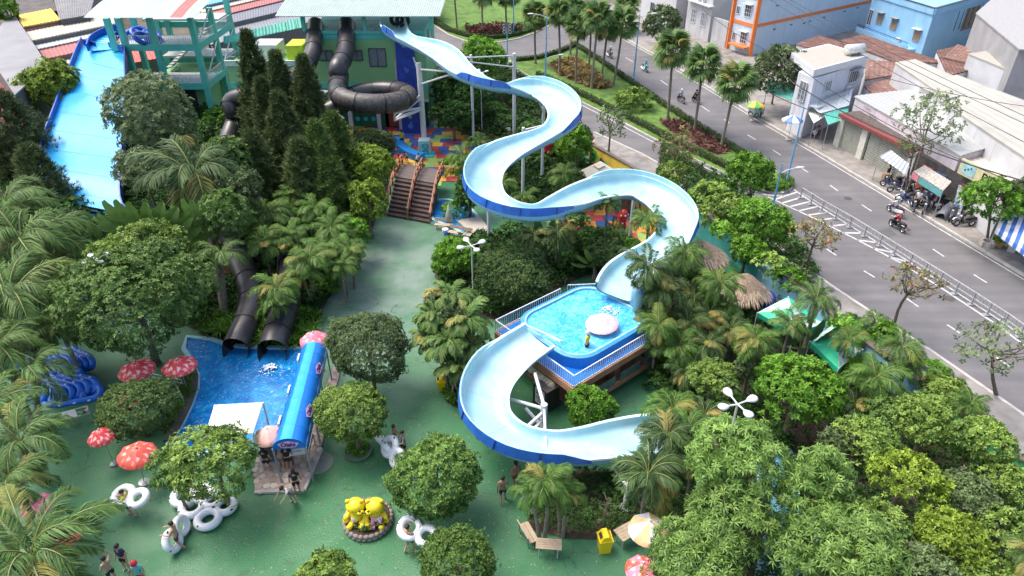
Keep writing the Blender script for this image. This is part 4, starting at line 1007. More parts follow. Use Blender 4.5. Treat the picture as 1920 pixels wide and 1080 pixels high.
for z in (2.2,5.8,9.4):
 window(f0,f1,.62,z,1.3,1.6,ow,m_white,m_glass,3,rows=3,hood=m_white)
 window(f0,f1,.2,z-.2,.7,1.1,ow,m_white,m_glass,2)
q=MB();q.box(f0.lerp(f1,.5)+Vector((-.3,-.7,1.2)),(3.2,1.2,.2),math.atan2((f1-f0).y,(f1-f0).x));q.build('porch_roof',m_or,ow)
a_,d_,n_w,L_w=wall_frame(f1,s1)
for k,(f,z) in enumerate([(.13,3.1),(.24,3.2),(.33,3.0),(.37,3.1),(.47,3.2),(.62,3.4),(.72,3.5),(.12,6.3),(.3,6.6)]):
 q=MB();q.box(a_+d_*(f*L_w)+n_w*.03+Vector((0,0,z)),(.55,.06,.14),math.atan2(d_.y,d_.x));q.build('vent_slot',MATS['dark_frame'],ow)
# grey house to the left of it
h0,h1=G(1283,62),G(1326,80);h2=h1+(s1-f1)*.8;h3=h0+(s1-f1)*.8
gh=thing('grey_house','grey rendered house with white grilled windows beside the orange banded house','house',(h1.x,h1.y,0))
q=MB();q.prism([(p.x,p.y) for p in (h0,h1,h2,h3)],0,10.5);q.build('wall',M('grey_render',(.46,.46,.47),.85,var=.1,scale=.5,col2=(.36,.36,.37),s2=.3),gh)
q=MB();q.beam(h0+(h1-h0)*.1+Vector((-.3,-.3,10.2)),h1+Vector((.3,-.3,10.2)),1.2,.25);q.build('eave_slab',m_conc,gh)
for z in (3.0,7.6):
 window(h0,h1,.3,z,1.2,2.0,gh,m_white,m_glassl,2,rows=3);window(h0,h1,.72,z,1.3,2.0,gh,m_white,m_glassl,3,rows=2)
for k in range(3):
 q=MB();p=h0.lerp(h1,.25+.2*k);q.box(p+Vector((-.15,-.35,5.6)),(.5,.2,.5),.4);q.build('balcony_block',m_white,gh)
q=MB();q.beam(h0+Vector((-.2,-.5,5.2)),h1+Vector((-.2,-.5,5.2)),.9,.18);q.build('balcony',m_white,gh)
w_=thing('boundary_wall','grey boundary wall between the grilled house and the orange banded house','wall',h1);q=MB();q.beam(h1+Vector((.4,-.4,1.9)),f0+Vector((-.3,.3,1.9)),.25,3.8);q.build('wall_panel',MATS['grey_render'],w_)
i0,i1=G(1200,32),G(1262,56);i2=i1+(s1-f1)*.6;i3=i0+(s1-f1)*.6
lh=thing('grey_house','plain pale grey house at the top, left of the grilled windows','house',i1);q=MB();q.prism([(p.x,p.y) for p in (i0,i1,i2,i3)],0,10);q.build('wall',m_whitewall,lh)
window(i0,i1,.35,2.2,1.2,1.6,lh,m_grey,m_glass,2);window(i0,i1,.75,6.,1.3,1.5,lh,m_grey,m_glass,2)
# blue house
c0=Vector((X_at(1754,95,9.3),95,0));Zt=ZA(16,95)
lw=G(1640,-18,Zt);rw=G(1870,-16,Zt);bw=lw+(rw-Vector((c0.x,c0.y,Zt)))
c0=Vector((G(1754,16,Zt).x,G(1754,16,Zt).y,0))
bh=thing('blue_house','sky blue house with shuttered windows, balcony and roof garden','house',c0)
m_sky=M('sky_blue_render',(.26,.50,.72),.8,var=.08,scale=.4,col2=(.20,.42,.62),fac2=(.5,.75),s2=.3)
poly=[(lw.x,lw.y),(c0.x,c0.y),(rw.x,rw.y),(bw.x,bw.y)]
q=MB();q.prism(poly,0,Zt-.8);q.build('wall',m_sky,bh)
for a,b in ((lw,c0),(c0,rw)):
 aa=Vector((a.x,a.y,Zt-.4));bb=Vector((b.x,b.y,Zt-.4));q=MB();q.beam(aa,bb,.3,.8);q.build('parapet',m_sky,bh)
 q=MB();q.beam(aa+Vector((0,0,.44)),bb+Vector((0,0,.44)),.4,.08);q.build('parapet_cap',MATS['dark_frame'],bh)
m_shut=M('wood_shutter',(.34,.27,.20),.8,var=.2,scale=6)
for f,z in ((.22,Zt-3.3),(.47,Zt-3.4),(.86,Zt-3.8)):
 window(lw,c0,f,z,1.3,1.5,bh,m_shut,m_shut,4,hood=m_white if f > .6 else m_grey)
window(lw,c0,.05,Zt-3.6,1.0,2.2,bh,m_white,m_glass,2)
a_,d_,n_b,L_b=wall_frame(lw,c0)
q=MB();q.beam(a_+n_b*.7+Vector((0,0,Zt-5.6)),a_+d_*(L_b*.9)+n_b*.7+Vector((0,0,Zt-5.6)),1.4,.3);q.build('balcony_floor',m_sky,bh)
q=MB();q.beam(a_+n_b*1.35+Vector((0,0,Zt-5.2)),a_+d_*(L_b*.9)+n_b*1.35+Vector((0,0,Zt-5.2)),.12,.5);q.build('balcony_wall',m_sky,bh)
q=MB();q.beam(a_+n_b*1.35+Vector((0,0,Zt-4.6)),a_+d_*(L_b*.9)+n_b*1.35+Vector((0,0,Zt-4.6)),.05,.05)
for k in range(40):q.box(a_+n_b*1.35+d_*(L_b*.9*k/40)+Vector((0,0,Zt-4.8)),(.03,.03,.45))
stuff(q.build('balcony_railing',m_black,bh))
ac_unit(a_+d_*(L_b*.62)+Vector((0,0,Zt-5.1)),n_b,None,'white air conditioner on the balcony of the blue house')
for k in range(7):
 q=MB();a__,d__,n__,L__=wall_frame(c0,rw);q.box(a__+d__*(L__*(.42+.08*k))+n__*.03+Vector((0,0,Zt-2.6)),(.05,.05,2.6));q.build('window_bar',m_black,bh)
q=MB();q.box(a__+d__*(L__*.66)+n__*.012+Vector((0,0,Zt-2.8)),(4.4,.03,3.0),math.atan2(d__.y,d__.x));q.build('pane',m_glass,bh)
# rust roofs, white roofs, sheds
m_rust=M('rusty_tin',(.125,.062,.048),.85,var=.35,scale=1.5,col2=(.20,.115,.09),fac2=(.5,.7),s2=.8)
m_rust2=M('rusty_tin_patch',(.20,.11,.085),.8,var=.35,scale=1.5,col2=(.42,.39,.36),fac2=(.6,.68),s2=1.2)
m_cr=M('warm_white_sheet',(.38,.37,.325),.55,var=.05,scale=.8,col2=(.32,.31,.28),s2=.4);m_ws=M('white_sheet',(.36,.37,.365),.5,var=.05)
roofbox([(1493,82),(1536,66),(1620,92),(1600,115)],4.6,'rusty tin roof behind the white house with the tank',m_whitewall,m_rust)
roofbox([(1576,76),(1618,64),(1775,118),(1680,116)],4.4,'long rusty tin roof below the blue house balcony',m_whitewall,m_rust)
roofbox([(1624,112),(1680,116),(1678,140),(1622,150)],4.2,'patched brown tin roof between white house and cream roof',m_whitewall,m_rust2)
roofbox([(1620,160),(1672,146),(1712,162),(1640,180)],3.9,'low patched tin roof behind the pink house',m_whitewall,m_rust2)
roofbox([(1756,95),(1795,86),(1832,128),(1778,142)],5.0,'dark red tin roof below the corner of the blue house',m_whitewall,m_rust)
roofbox([(1795,83),(1850,100),(1815,118),(1770,108)],5.2,'rusty roof corner behind the long cream roof',m_whitewall,m_rust2)
roofbox([(1818,70),(1862,62),(1902,88),(1868,98)],6.0,'small grey white tin roof right of the blue house',m_whitewall,corr('tin_grey',(.45,.46,.47)))
roofbox([(1815,100),(1860,94),(1960,128),(1960,140),(1905,137)],6.6,'pale cream roof block at the right edge',m_whitewall,m_cr)
roofbox([(1830,24),(1880,-20),(1990,-30),(1990,100),(1912,92)],9.0,'pale block of houses in the far right corner',M('pale_far_wall',(.30,.30,.31),.9,var=.15,scale=.5),M('pale_far_roof',(.32,.32,.32),.8))
roofbox([(1760,-60),(1850,-60),(1960,-20),(1850,0)],6.5,'white roof at the very top behind the blue house',m_whitewall,m_ws)
roofbox([(1678,117),(1717,111),(1850,168),(1778,185)],6.2,'long cream roof starting beside the rusty roofs',m_whitewall,m_cr)
roofbox([(1724,162),(1795,140),(2010,222),(1960,320)],[5.9,6.5,6.5,5.9],'largest cream sheet roof at right, street side',m_whitewall,m_cr)
pk,PP=roofbox([(1602,180),(1716,166),(1900,262),(1802,292)],[4.5,4.8,4.8,4.5],'pale pink shop house with a wide white roof and grilled shutters',M('pale_pink_render',(.58,.52,.56),.85,var=.06,col2=(.42,.37,.40),fac2=(.5,.72),s2=.5),m_ws,name='pink_house',cat='house')
roofbox([(1802,298),(1900,275),(1990,335),(1890,365)],3.9,'beige sheet roof behind the cream shop sign',m_whitewall,M('beige_sheet',(.50,.46,.41),.7,var=.08))
roofbox([(1890,318),(1985,295),(1995,350),(1960,370)],4.1,'pinkish roof at the right edge above the striped awning',m_whitewall,M('pinkbeige_sheet',(.52,.46,.42),.7,var=.08))
# street front of the pink house: cream pillars, lattice shutters, maroon cornice
s0,s1_,=G(1567,274),G(1700,348)
s0=Vector((s0.x,s0.y,.12));s1_=Vector((s1_.x,s1_.y,.12));a_,d_,n_,L_=wall_frame(s0,s1_)
fr=thing('shuttered_shop','cream pillars and closed lattice shutters under a maroon cornice','shop',s0)
q=MB();q.beam(a_-n_*2.2+Vector((0,0,1.6)),a_+d_*L_-n_*2.2+Vector((0,0,1.6)),4.2,2.9);q.build('wall',m_dark,fr)
q=MB();q.beam(a_+n_*.2+Vector((0,0,3.3)),a_+d_*L_+n_*.2+Vector((0,0,3.3)),1.0,.3);q.build('cornice',M('maroon_paint',(.20,.05,.045),.7),fr)
q=MB();q.beam(a_-n_*1.2+Vector((0,0,3.46)),a_+d_*L_-n_*1.2+Vector((0,0,3.46)),2.2,.05);q.build('ledge_roof',M('dirty_ledge',(.10,.08,.075),.9,var=.4,scale=3),fr)
m_latt=M('lattice_metal',(.48,.49,.42),.6)
for f in (.02,.36,.40,.98):
 if f != .40:
  q=MB();q.beam(a_+d_*(L_*f)+n_*.12+Vector((0,0,.12)),a_+d_*(L_*f)+n_*.12+Vector((0,0,3.2)),.75,.3,up=n_);q.build('pillar',M('cream_pillar',(.58,.57,.50),.8),fr)
for (g0,g1) in ((.07,.2),(.2,.33),(.42,.56),(.56,.7),(.7,.83),(.83,.95)):
 p,e_=a_+d_*(L_*g0),a_+d_*(L_*g1);q=MB();q.beam(p-n_*.02+Vector((0,0,1.6)),e_-n_*.02+Vector((0,0,1.6)),.04,2.9);q.build('shutter',M('shutter_back',(.16,.17,.15),.8),fr)
 q=MB();W_=(e_-p).length;nn=9
 for k in range(nn+1):q.beam(p+d_*(W_*k/nn)+n_*.03+Vector((0,0,.15)),p+d_*(W_*k/nn)+n_*.03+Vector((0,0,3.1)),.05,.04,up=n_)
 for k in range(14):q.beam(p+n_*.03+Vector((0,0,.2+k*.21)),e_+n_*.03+Vector((0,0,.2+k*.21)),.03,.045)
 stuff(q.build('lattice',m_latt,fr))
# marks on the pink wall
a_p,d_p,n_p,L_p=wall_frame(PP[0],PP[3])
if n_p.y > 0:n_p=-n_p
for f,z,w in ((.16,4.15,1.1),(.22,3.8,1.4),(.24,3.6,1.2)):
 q=MB();q.box(Vector((a_p.x,a_p.y,0))+d_p*(L_p*f)+Vector((0,0,z))+n_p*.06,(w,.03,.1),math.atan2(d_p.y,d_p.x));q.build('faded_lettering',M('faded_grey',(.33,.30,.33),.8),pk)
# white house with water tank
wh,WP=roofbox([(1497,132),(1527,146),(1626,112),(1592,92)],6.3,'white two storey house with flat roof terrace and water tank',M('white_house_wall',(.60,.62,.68),.8,var=.05,col2=(.42,.43,.47),fac2=(.52,.75),s2=.5),None,name='white_house',cat='house')
zr=7.0;PR=GP([(1484,98),(1527,131),(1629,104),(1553,82)],zr);q=MB();q.slab(PR,.7);q.build('roof_parapet',m_white,wh)
cR=sum(PR,Vector())/4;q=MB();q.slab([p.lerp(cR,.09)+Vector((0,0,.01)) for p in PR],.01);q.build('roof_floor',M('terrace_beige',(.36,.34,.30),.9,var=.1),wh)
w0,w1,w2=WP[0],WP[1],WP[2]
window(w1,w2,.30,4.9,1.3,1.2,wh,m_white,m_glassl,3);window(w1,w2,.78,5.0,1.9,1.4,wh,m_white,m_glass,4,hood=m_grey);window(w0,w1,.5,4.6,1.1,2.0,wh,m_white,m_glass,2,grille=True)
q=MB();a_,d_,n_,L_=wall_frame(w1,w2);q.beam(a_+d_*(L_*.02)+n_*.5+Vector((0,0,3.5)),a_+d_*(L_*.6)+n_*.5+Vector((0,0,3.5)),1.0,.15);q.build('balcony_floor',m_white,wh)
q=MB();q.beam(a_+n_*1.0+Vector((0,0,4.3)),a_+d_*(L_*.6)+n_*1.0+Vector((0,0,4.3)),.04,.04)
for k in range(24):q.box(a_+n_*1.0+d_*(L_*.6*k/24)+Vector((0,0,3.95)),(.025,.025,.7))
stuff(q.build('balcony_railing',m_black,wh))
for f,z,lb in ((.72,3.9,'white air conditioner low on the white house wall'),(.84,3.8,'white air conditioner beside the other on the white house'),(.9,4.9,'white air conditioner near the right corner of the white house')):
 ac_unit(a_+d_*(L_*f)+Vector((0,0,z)),n_,None,lb)
tk=G(1603,92,7.6);q=MB();q.path([tk+Vector((-1.0,-.3,0)),tk+Vector((-.93,-.28,0)),tk+Vector((.93,.28,0)),tk+Vector((1.0,.3,0))],[.3,.52,.52,.3],16);t=thing('water_tank','shiny white water tank lying on the white house roof','water tank',tk-Vector((0,0,.6)));q.build('tank',M('tank_steel',(.72,.72,.68),.25,metal=.4),t,smooth=True)
q=MB()
for s in (-.6,.6):q.box(tk+Vector((s,s*.3,-.5)),(.12,.9,.4))
q.build('tank_stand',m_grey,t)
# awnings
def awning(px,zs,label,mat,valance=None,name='awning',posts=True,rib=.3):
 P=[G(a,b,z) for (a,b),z in zip(px,zs)];c=sum(P,Vector())/4;t=thing(name,label,'awning',(c.x,c.y,.12));sheetroof(P,'awning_sheet',mat,t,th=.04,rib=rib)
 if posts:
  for p in (P[2],P[3]):
   q=MB();q.tube((p.x,p.y,.12),(p.x,p.y,p.z-.05),.04,6);q.build('post',m_grey,t)
 if valance:
  n=12
  for k in range(n):
   a=P[3].lerp(P[2],k/n);b=P[3].lerp(P[2],(k+1)/n);q=MB();q.add([a,b,b-Vector((0,0,.4)),a-Vector((0,0,.4)),a+Vector((.02,.02,0)),b+Vector((.02,.02,0)),b+Vector((.02,.02,-.4)),a+Vector((.02,.02,-.4))],[(3,2,1,0),(4,5,6,7),(2,3,7,6)]);q.build('valance_flap',valance[k % 2],t)
 return t,P
m_tealaw=M('teal_awning',(.10,.40,.33),.6,var=.12)
awning([(1440,148),(1500,168),(1513,198),(1437,172)],[3.4,3.4,2.7,2.7],'teal awning of the street stalls below the roadside tree',m_tealaw)
awning([(1515,192),(1600,166),(1592,198),(1538,213)],[3.7,3.9,3.3,3.1],'pale grey tin awning in front of the white house',M('tin_pale',(.50,.56,.60),.5,var=.08))
awning([(1505,190),(1530,198),(1548,218),(1526,231)],[3.1,3.1,2.7,2.5],'small cream topped awning over the food stall',M('cream_teal',(.60,.64,.56),.6))
awning([(1545,214),(1592,199),(1588,222),(1553,234)],[3.1,3.1,2.7,2.6],'small teal awning beside the pink house',MATS['teal_sheet'])
def uvquadroof(P,mat,parent,name):
 q=MB();q.slab(P,.03);return q.build(name,mat,parent)
m_sw,m_sg=M('awning_white',(.62,.63,.66),.6),M('awning_grey',(.25,.28,.36),.6);m_sb=M('awning_blue',(.05,.14,.45),.6)
def striped_awning(px,zs,label,ma,mb,n=11,valance=True):
 P=[G(a,b,z) for (a,b),z in zip(px,zs)];c=sum(P,Vector())/4;t=thing('striped_awning',label,'awning',(c.x,c.y,.12))
 for k in range(n):
  a,b=k/n,(k+1)/n;Q=[P[0].lerp(P[1],a),P[0].lerp(P[1],b),P[3].lerp(P[2],b),P[3].lerp(P[2],a)]
  q=MB();q.slab(Q,.04+(.012 if k % 2 else 0));q.build('stripe',ma if k % 2 else mb,t)
  if valance:
   q=MB();q.beam((Q[3]+Q[2])/2-Vector((0,0,.2)),(Q[3]+Q[2])/2-Vector((0,0,.21)),(Q[2]-Q[3]).length,.03);d=(Q[2]-Q[3]).normalized();q=MB();q.beam(Q[3]-Vector((0,0,.2)),Q[2]-Vector((0,0,.2)),.025,.34);q.build('valance_flap',ma if k % 2 else mb,t)
 for p in (P[2],P[3]):
  q=MB();q.tube((p.x,p.y,.12),(p.x,p.y,p.z-.05),.035,6);q.build('post',m_grey,t)
 return t,P
striped_awning([(1670,281),(1707,309),(1699,328),(1649,293)],[3.0,3.0,2.4,2.4],'grey and white striped awning left of the leaning street tree',m_sw,m_sg,15,False)
t,P=awning([(1733,310),(1784,341),(1768,358),(1712,322)],[3.1,3.1,2.6,2.6],'rusty striped tin awning over the motorbike shop',M('old_tin',(.36,.33,.30),.7,var=.3,scale=5))
for k,(fa,fb_,mt) in enumerate([(0,.22,M('pink_sign',(.62,.22,.27),.6)),(.24,1.0,M('teal_sign',(.10,.33,.33),.6))]):
 a,b=P[3].lerp(P[2],fa),P[3].lerp(P[2],fb_);q=MB();q.beam(a-Vector((.03,.03,.3)),b-Vector((.03,.03,.3)),.04,.5);q.build('fascia_sign',mt,t)
t,P=striped_awning([(1890,372),(1990,420),(1960,500),(1868,428)],[3.2,3.2,2.6,2.6],'blue and white striped awning at the right edge by the pavement',m_sb,m_sw,13,True)
# cream sign with letters
sa,sb_=G(1796,322,3.4),G(1905,378,3.4);sa.z=sb_.z=0;sgn=thing('shop_sign','cream shop sign with a blue picture and bold black letters','sign',(sa.x,sa.y,3.2));d=(sb_-sa).normalized();nrm=Vector((d.y,-d.x,0))
q=MB();q.beam(Vector((sa.x,sa.y,3.95)),Vector((sb_.x,sb_.y,3.95)),.12,1.25);q.build('board',M('sign_cream',(.56,.52,.30),.6),sgn)
pcx=sa+d*.95+nrm*.075;q=MB();q.box((pcx.x,pcx.y,3.98),(1.25,.03,.95),math.atan2(d.y,d.x));q.build('picture',M('sign_picture',(.30,.52,.55),.5,var=.2,scale=3),sgn)
for k in range(3):
 q=MB();w=pcx+d*(-.25+.25*k)+nrm*.02;q.ball((w.x,w.y,3.85+.15*k),(.12,.02,.1),8,5);q.build('picture_bird',M('bird_dark',(.07,.10,.12),.6),sgn)
tl=sa+d*3.05+nrm*.07;letter('DIEC',.72,m_black,(tl.x,tl.y,3.98),d,(0,0,1),sgn,bold=.03)
q=MB();bt_=sa+d*2.9+nrm*.07;q.box((bt_.x,bt_.y,3.45),(1.6,.02,.06),math.atan2(d.y,d.x));q.build('small_print',m_black,sgn)
# shop block behind: dark fronts
k0,k1=G(1700,350),G(1990,505);kb=thing('shop_row','row of open dark shop fronts behind the parked motorbikes','shops',(k0.x,k0.y,.12));dd=(k1-k0).normalized();nb=Vector((dd.y,-dd.x,0))
q=MB();q.prism([(k0.x,k0.y),(k1.x,k1.y),(k1.x-nb.x*6,k1.y-nb.y*6),(k0.x-nb.x*6,k0.y-nb.y*6)],.12,3.1);q.build('wall',M('shop_wall',(.07,.065,.065),.9,var=.4,scale=2),kb)
for k,(f,col) in enumerate([(.1,(.40,.10,.05)),(.2,(.05,.12,.22)),(.38,(.22,.10,.06)),(.55,(.30,.28,.25)),(.7,(.10,.16,.12))]):
 q=MB();p=k0.lerp(k1,f)+nb*.06;q.box((p.x,p.y,1.4),(1.1,.08,2.2),math.atan2(dd.y,dd.x));q.build('shop_door',M('door_%s' % 'abcde'[k],col,.7,var=.3,scale=3),kb)
bp_=thing('banner_board','tall leaning advertising board with blue print on the pavement','banner',G(1790,395));a,b,c_,d_=G(1783,402,.2),G(1797,408,.2),G(1822,345,2.7),G(1801,334,2.7)
q=MB();vs=[a,b,c_,d_];nq=(b-a).cross(d_-a).normalized()*.05;q.add([v for v in vs]+[v-nq for v in vs],[(0,1,2,3),(7,6,5,4),(0,4,5,1),(1,5,6,2),(2,6,7,3),(3,7,4,0)]);q.build('board',M('banner_grey',(.42,.44,.47),.6,col2=(.08,.14,.35),fac2=(.55,.57),s2=2.2),bp_)
# red tables and stall under the awning
# power lines
m_wire=M('cable',(.03,.03,.035),.7)
def wire(a,b,za,zb,sag,label,r=.03):
 A,B=G(*a,za),G(*b,zb);pts=[]
 for i in range(17):
  f=i/16;p=A.lerp(B,f);p.z-= sag*4*f*(1-f);pts.append(p)
 q=MB();q.path(pts,r,5);o=q.build('power_cable',m_wire,base=A);tag(o,label,'cable')
wire((1430,-30),(1960,235),8.2,8.2,.4,'uppermost thin cable over the white roofs',.025)
wire((1420,-30),(1960,250),8.0,8.0,.5,'second thin cable just below the uppermost one',.025)
wire((1400,-30),(1970,292),7.8,7.8,.5,'third thin cable crossing the white roofs',.025)
wire((1500,128),(1960,365),6.6,6.8,.8,'fifth cable running past the white house balcony',.03)
wire((1320,20),(1500,122),8,6.9,.5,'cable from the grey house towards the food stall lamp',.03)
wire((1640,140),(1965,205),7.5,7.5,.3,'short cable crossing the largest cream roof',.025)
wire((1480,150),(1960,350),7.2,7.4,.9,'thick dark cable crossing the front of the pink house',.05)
wire((1440,172),(1590,225),5.0,5.4,.3,'cable hanging along the stall awnings',.04)
# ------------------------------------------------------------------ vegetation kit
def unit(a):return a/np.maximum(1e-9,np.linalg.norm(a,axis=-1,keepdims=True))
def leafmesh(name,base,d,nrm,L,W,tint,mat,droop=.25):
 """one bent rhombus per leaf; base,d,nrm (n,3); L,W (n,)"""
 n=len(base);side=unit(np.cross(d,nrm));L=L[:,None];W=W[:,None]
 v=np.empty((n,4,3));v[:,0]=base;mid=base+d*L*.5+nrm*L*.06
 v[:,1]=mid+side*W*.5;v[:,2]=base+d*L-nrm*L*droop;v[:,3]=mid-side*W*.5
 me=bpy.data.meshes.new(name);me.vertices.add(n*4);me.vertices.foreach_set('co',v.reshape(-1).astype(np.float32))
 me.loops.add(n*4);me.loops.foreach_set('vertex_index',np.arange(n*4,dtype=np.int32));me.polygons.add(n)
 me.polygons.foreach_set('loop_start',np.arange(0,n*4,4,dtype=np.int32));me.polygons.foreach_set('loop_total',np.full(n,4,dtype=np.int32))
 me.update(calc_edges=True);at=me.attributes.new('tint','FLOAT','POINT');at.data.foreach_set('value',np.repeat(tint,4).astype(np.float32))
 me.materials.append(mat);return me
def sprigs(P,A,k,L,W,spread,tint,rs,droop=.3):
 """k leaves round each sprig point P with axis A"""
 n=len(P);A=unit(A);r=unit(rs.normal(size=(n,3)));X=unit(np.cross(A,r));Y=np.cross(A,X)
 ph=np.arange(k)[None,:]*(2.399)+rs.uniform(0,6.28,(n,1));th=np.radians(rs.uniform(spread[0],spread[1],(n,k)))
 rad=X[:,None]*np.cos(ph)[...,None]+Y[:,None]*np.sin(ph)[...,None]
 d=unit(A[:,None]*np.cos(th)[...,None]+rad*np.sin(th)[...,None]);nr=unit(A[:,None]-d*(A[:,None]*d).sum(-1,keepdims=True)+.15*rs.normal(size=(n,k,3)))
 LL=L*rs.uniform(.7,1.2,(n,k));WW=W*rs.uniform(.8,1.2,(n,k));T=np.clip(tint[:,None]+rs.normal(0,.13,(n,k)),0,1)
 B=np.repeat(P[:,None],k,1)+d*.02
 return B.reshape(-1,3),d.reshape(-1,3),nr.reshape(-1,3),LL.reshape(-1),WW.reshape(-1),T.reshape(-1)
def crownpts(lobes,n,rs,upbias=.15,shell=(.86,1.04),inner=.12,low=-.6):
 lob=np.array(lobes,float);w=(lob[:,3]*lob[:,4]+lob[:,3]*lob[:,5]+lob[:,4]*lob[:,5]);w=w/w.sum();N=int(n*1.7)
 idx=rs.choice(len(lob),N,p=w);u=unit(rs.normal(size=(N,3))+np.array([0,0,upbias]));rad=rs.uniform(shell[0],shell[1],N);inn=rs.uniform(size=N) < inner;rad[inn]=rs.uniform(.35,.85,inn.sum())
 c=lob[idx,:3];R=lob[idx,3:6];P=c+u*R*rad[:,None];A=unit(u/R)
 ok=u[:,2] > low
 for j in range(len(lob)):
  q=(P-lob[j,:3])/lob[j,3:6];ins=(q**2).sum(1) < .66;ok &= ~(ins & (idx != j) & (rs.uniform(size=N) < .85))
 return P[ok][:n],A[ok][:n],idx[ok][:n]
def make_lobes(R,RZ,nl,fr,rs,rough=1.0,flat=.35,core=.8):
 out=[(0,0,0,R*core,R*core,RZ*core)]
 for k in range(nl):
  g=(k+.5)/nl;z=1-(1+flat)*g;a=k*2.39996+rs.uniform(-.3,.3);s=math.sqrt(max(0,1-z*z));f=fr*rs.uniform(.75,1.25)
  q=1-f*.85*rough;out.append((R*q*s*math.cos(a),R*q*s*math.sin(a),RZ*q*z,R*f,R*f,RZ*f*1.05))
 return out
KIND={
 # k leaves, L, W, spread, leaf density per m2, lobes, lobe size, droop, inner, low
 'clip':dict(k=6,L=.15,W=.075,sp=(25,85),dens=62,core=.93,flat=.7,nl=30,fr=.20,droop=.2,inner=.05,low=-.75,rough=.75),
 'clipfine':dict(k=6,L=.11,W=.06,sp=(20,80),dens=88,core=.95,flat=.7,nl=40,fr=.14,droop=.15,inner=.04,low=-.75,rough=.7),
 'broad':dict(k=7,L=.19,W=.09,sp=(35,90),dens=26,core=.84,nl=34,fr=.27,droop=.3,inner=.15,low=-.7,rough=1.0),
 'mango':dict(k=9,L=.25,W=.062,sp=(45,100),dens=22,core=.76,nl=48,fr=.22,droop=.45,inner=.15,low=-.6,rough=1.05),
 'mass':dict(k=7,L=.145,W=.075,sp=(30,95),dens=36,core=.76,nl=58,fr=.19,droop=.3,inner=.15,low=-.4,rough=1.35),
 'sparse':dict(k=5,L=.22,W=.11,sp=(30,110),dens=3.6,core=.7,nl=20,fr=.27,droop=.35,inner=.5,low=-.9,rough=1.15),
 'shrub':dict(k=6,L=.17,W=.09,sp=(25,90),dens=24,core=.85,nl=22,fr=.30,droop=.3,inner=.1,low=-.35,rough=1.0),
}
def crown_mesh(kind,R,RZ,mat,seed,lscale=1.,dens=1.):
 K=KIND[kind];rs=np.random.RandomState(seed);lobes=make_lobes(R,RZ,K['nl'],K['fr'],rs,K['rough'],K.get('flat',.35),K.get('core',.82))
 area=4*math.pi*((R**1.6*R**1.6+2*R**1.6*RZ**1.6)/3)**(1/1.6)*1.25;n=int(area*K['dens']*dens/lscale**2)
 P,A,idx=crownpts(lobes,n,rs,inner=K['inner'],low=K['low']);lt=rs.uniform(.2,.7,len(lobes))
 f3=rs.uniform(1.2,3.2,(3,3))/max(R,.8);w3=1+.075*(np.sin(P@f3[0]+rs.uniform(0,6))+np.sin(P@f3[1]+rs.uniform(0,6))*.8);P=P*w3[:,None]
 if kind in ('broad','mass','mango','sparse','shrub'):
  f4=rs.normal(size=(4,3))*2.6;hole=sum(np.sin(P@f4[j]+j*1.7) for j in range(4));keep=(hole > -1.25) | (rs.uniform(size=len(P)) < .18);P,A,idx=P[keep],A[keep],idx[keep]
 tw=rs.uniform(size=len(P)) < .05;P[tw]*= rs.uniform(1.03,1.16,(tw.sum(),1))
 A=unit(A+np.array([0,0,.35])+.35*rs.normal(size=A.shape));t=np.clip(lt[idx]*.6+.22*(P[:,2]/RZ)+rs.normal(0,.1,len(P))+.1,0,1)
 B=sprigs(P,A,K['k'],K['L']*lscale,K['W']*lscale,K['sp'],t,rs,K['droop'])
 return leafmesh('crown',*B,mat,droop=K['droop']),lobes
def trunkmesh(base,top,r,lobes,C_,seed,nb=6,mat=None,thin=.35):
 rnd=random.Random(seed);q=MB();b=Vector(base);t=Vector(top);mid=b.lerp(t,.5)+Vector((rnd.uniform(-.12,.12),rnd.uniform(-.12,.12),0))*(t-b).length*.3
 P=spline([b,mid,t],max(.25,(t-b).length/5));q.path(P,[r*(1.25 if i == 0 else 1-.35*i/len(P)) for i in range(len(P))],8)
 for k in range(nb):
  if len(lobes) > 1:
   l=lobes[1+rnd.randrange(len(lobes)-1)];e=Vector(C_)+Vector(l[:3])
   s=P[-1-min(len(P)-1,rnd.randrange(0,2))];m_=s.lerp(e,.5)+Vector((0,0,-.12*(e-s).length));w=spline([s,m_,e],max(.3,(e-s).length/3));q.path(w,[r*.55*(1-.75*i/len(w)) for i in range(len(w))],6)
 return q
LM={}
LM['mid']=leafmat('leaf_mid',(.035,.085,.022),(.20,.32,.08),(.10,.19,.05),rough=.5,nsc=.5)
LM['clip']=leafmat('leaf_clipped',(.032,.085,.018),(.19,.31,.07),rough=.45)
LM['clipdark']=leafmat('leaf_clipped_dark',(.030,.07,.022),(.14,.21,.065),rough=.5)
LM['olive']=leafmat('leaf_olive',(.045,.08,.03),(.165,.23,.09),(.09,.12,.055),rough=.55,nsc=.9)
LM['lime']=leafmat('leaf_lime',(0.050,0.108,0.013),(.31,.42,.05),rough=.45)
LM['yellowgreen']=leafmat('leaf_yellowgreen',(.045,.10,.018),(.30,.43,.09),(.10,.18,.045),rough=.5)
LM['bright']=leafmat('leaf_bright',(0.025,0.090,0.010),(.18,.37,.035),rough=.45)
LM['deep']=leafmat('leaf_deep',(0.016,0.047,0.012),(.08,.18,.035),rough=.5)
LM['mango']=leafmat('leaf_mango',(.038,.105,.02),(.27,.42,.10),rough=.42)
LM['dusty']=leafmat('leaf_dusty',(.085,.13,.06),(.24,.31,.15),(.14,.18,.08),rough=.6,nsc=1.4)
LM['orange']=leafmat('leaf_dry',(0.065,0.079,0.029),(.26,.27,.11),(.34,.17,.085),rough=.6,nsc=2.)
LM['conifer']=leafmat('needle_dark',(.032,.055,.02),(.11,.15,.05),rough=.6,trans=.12)
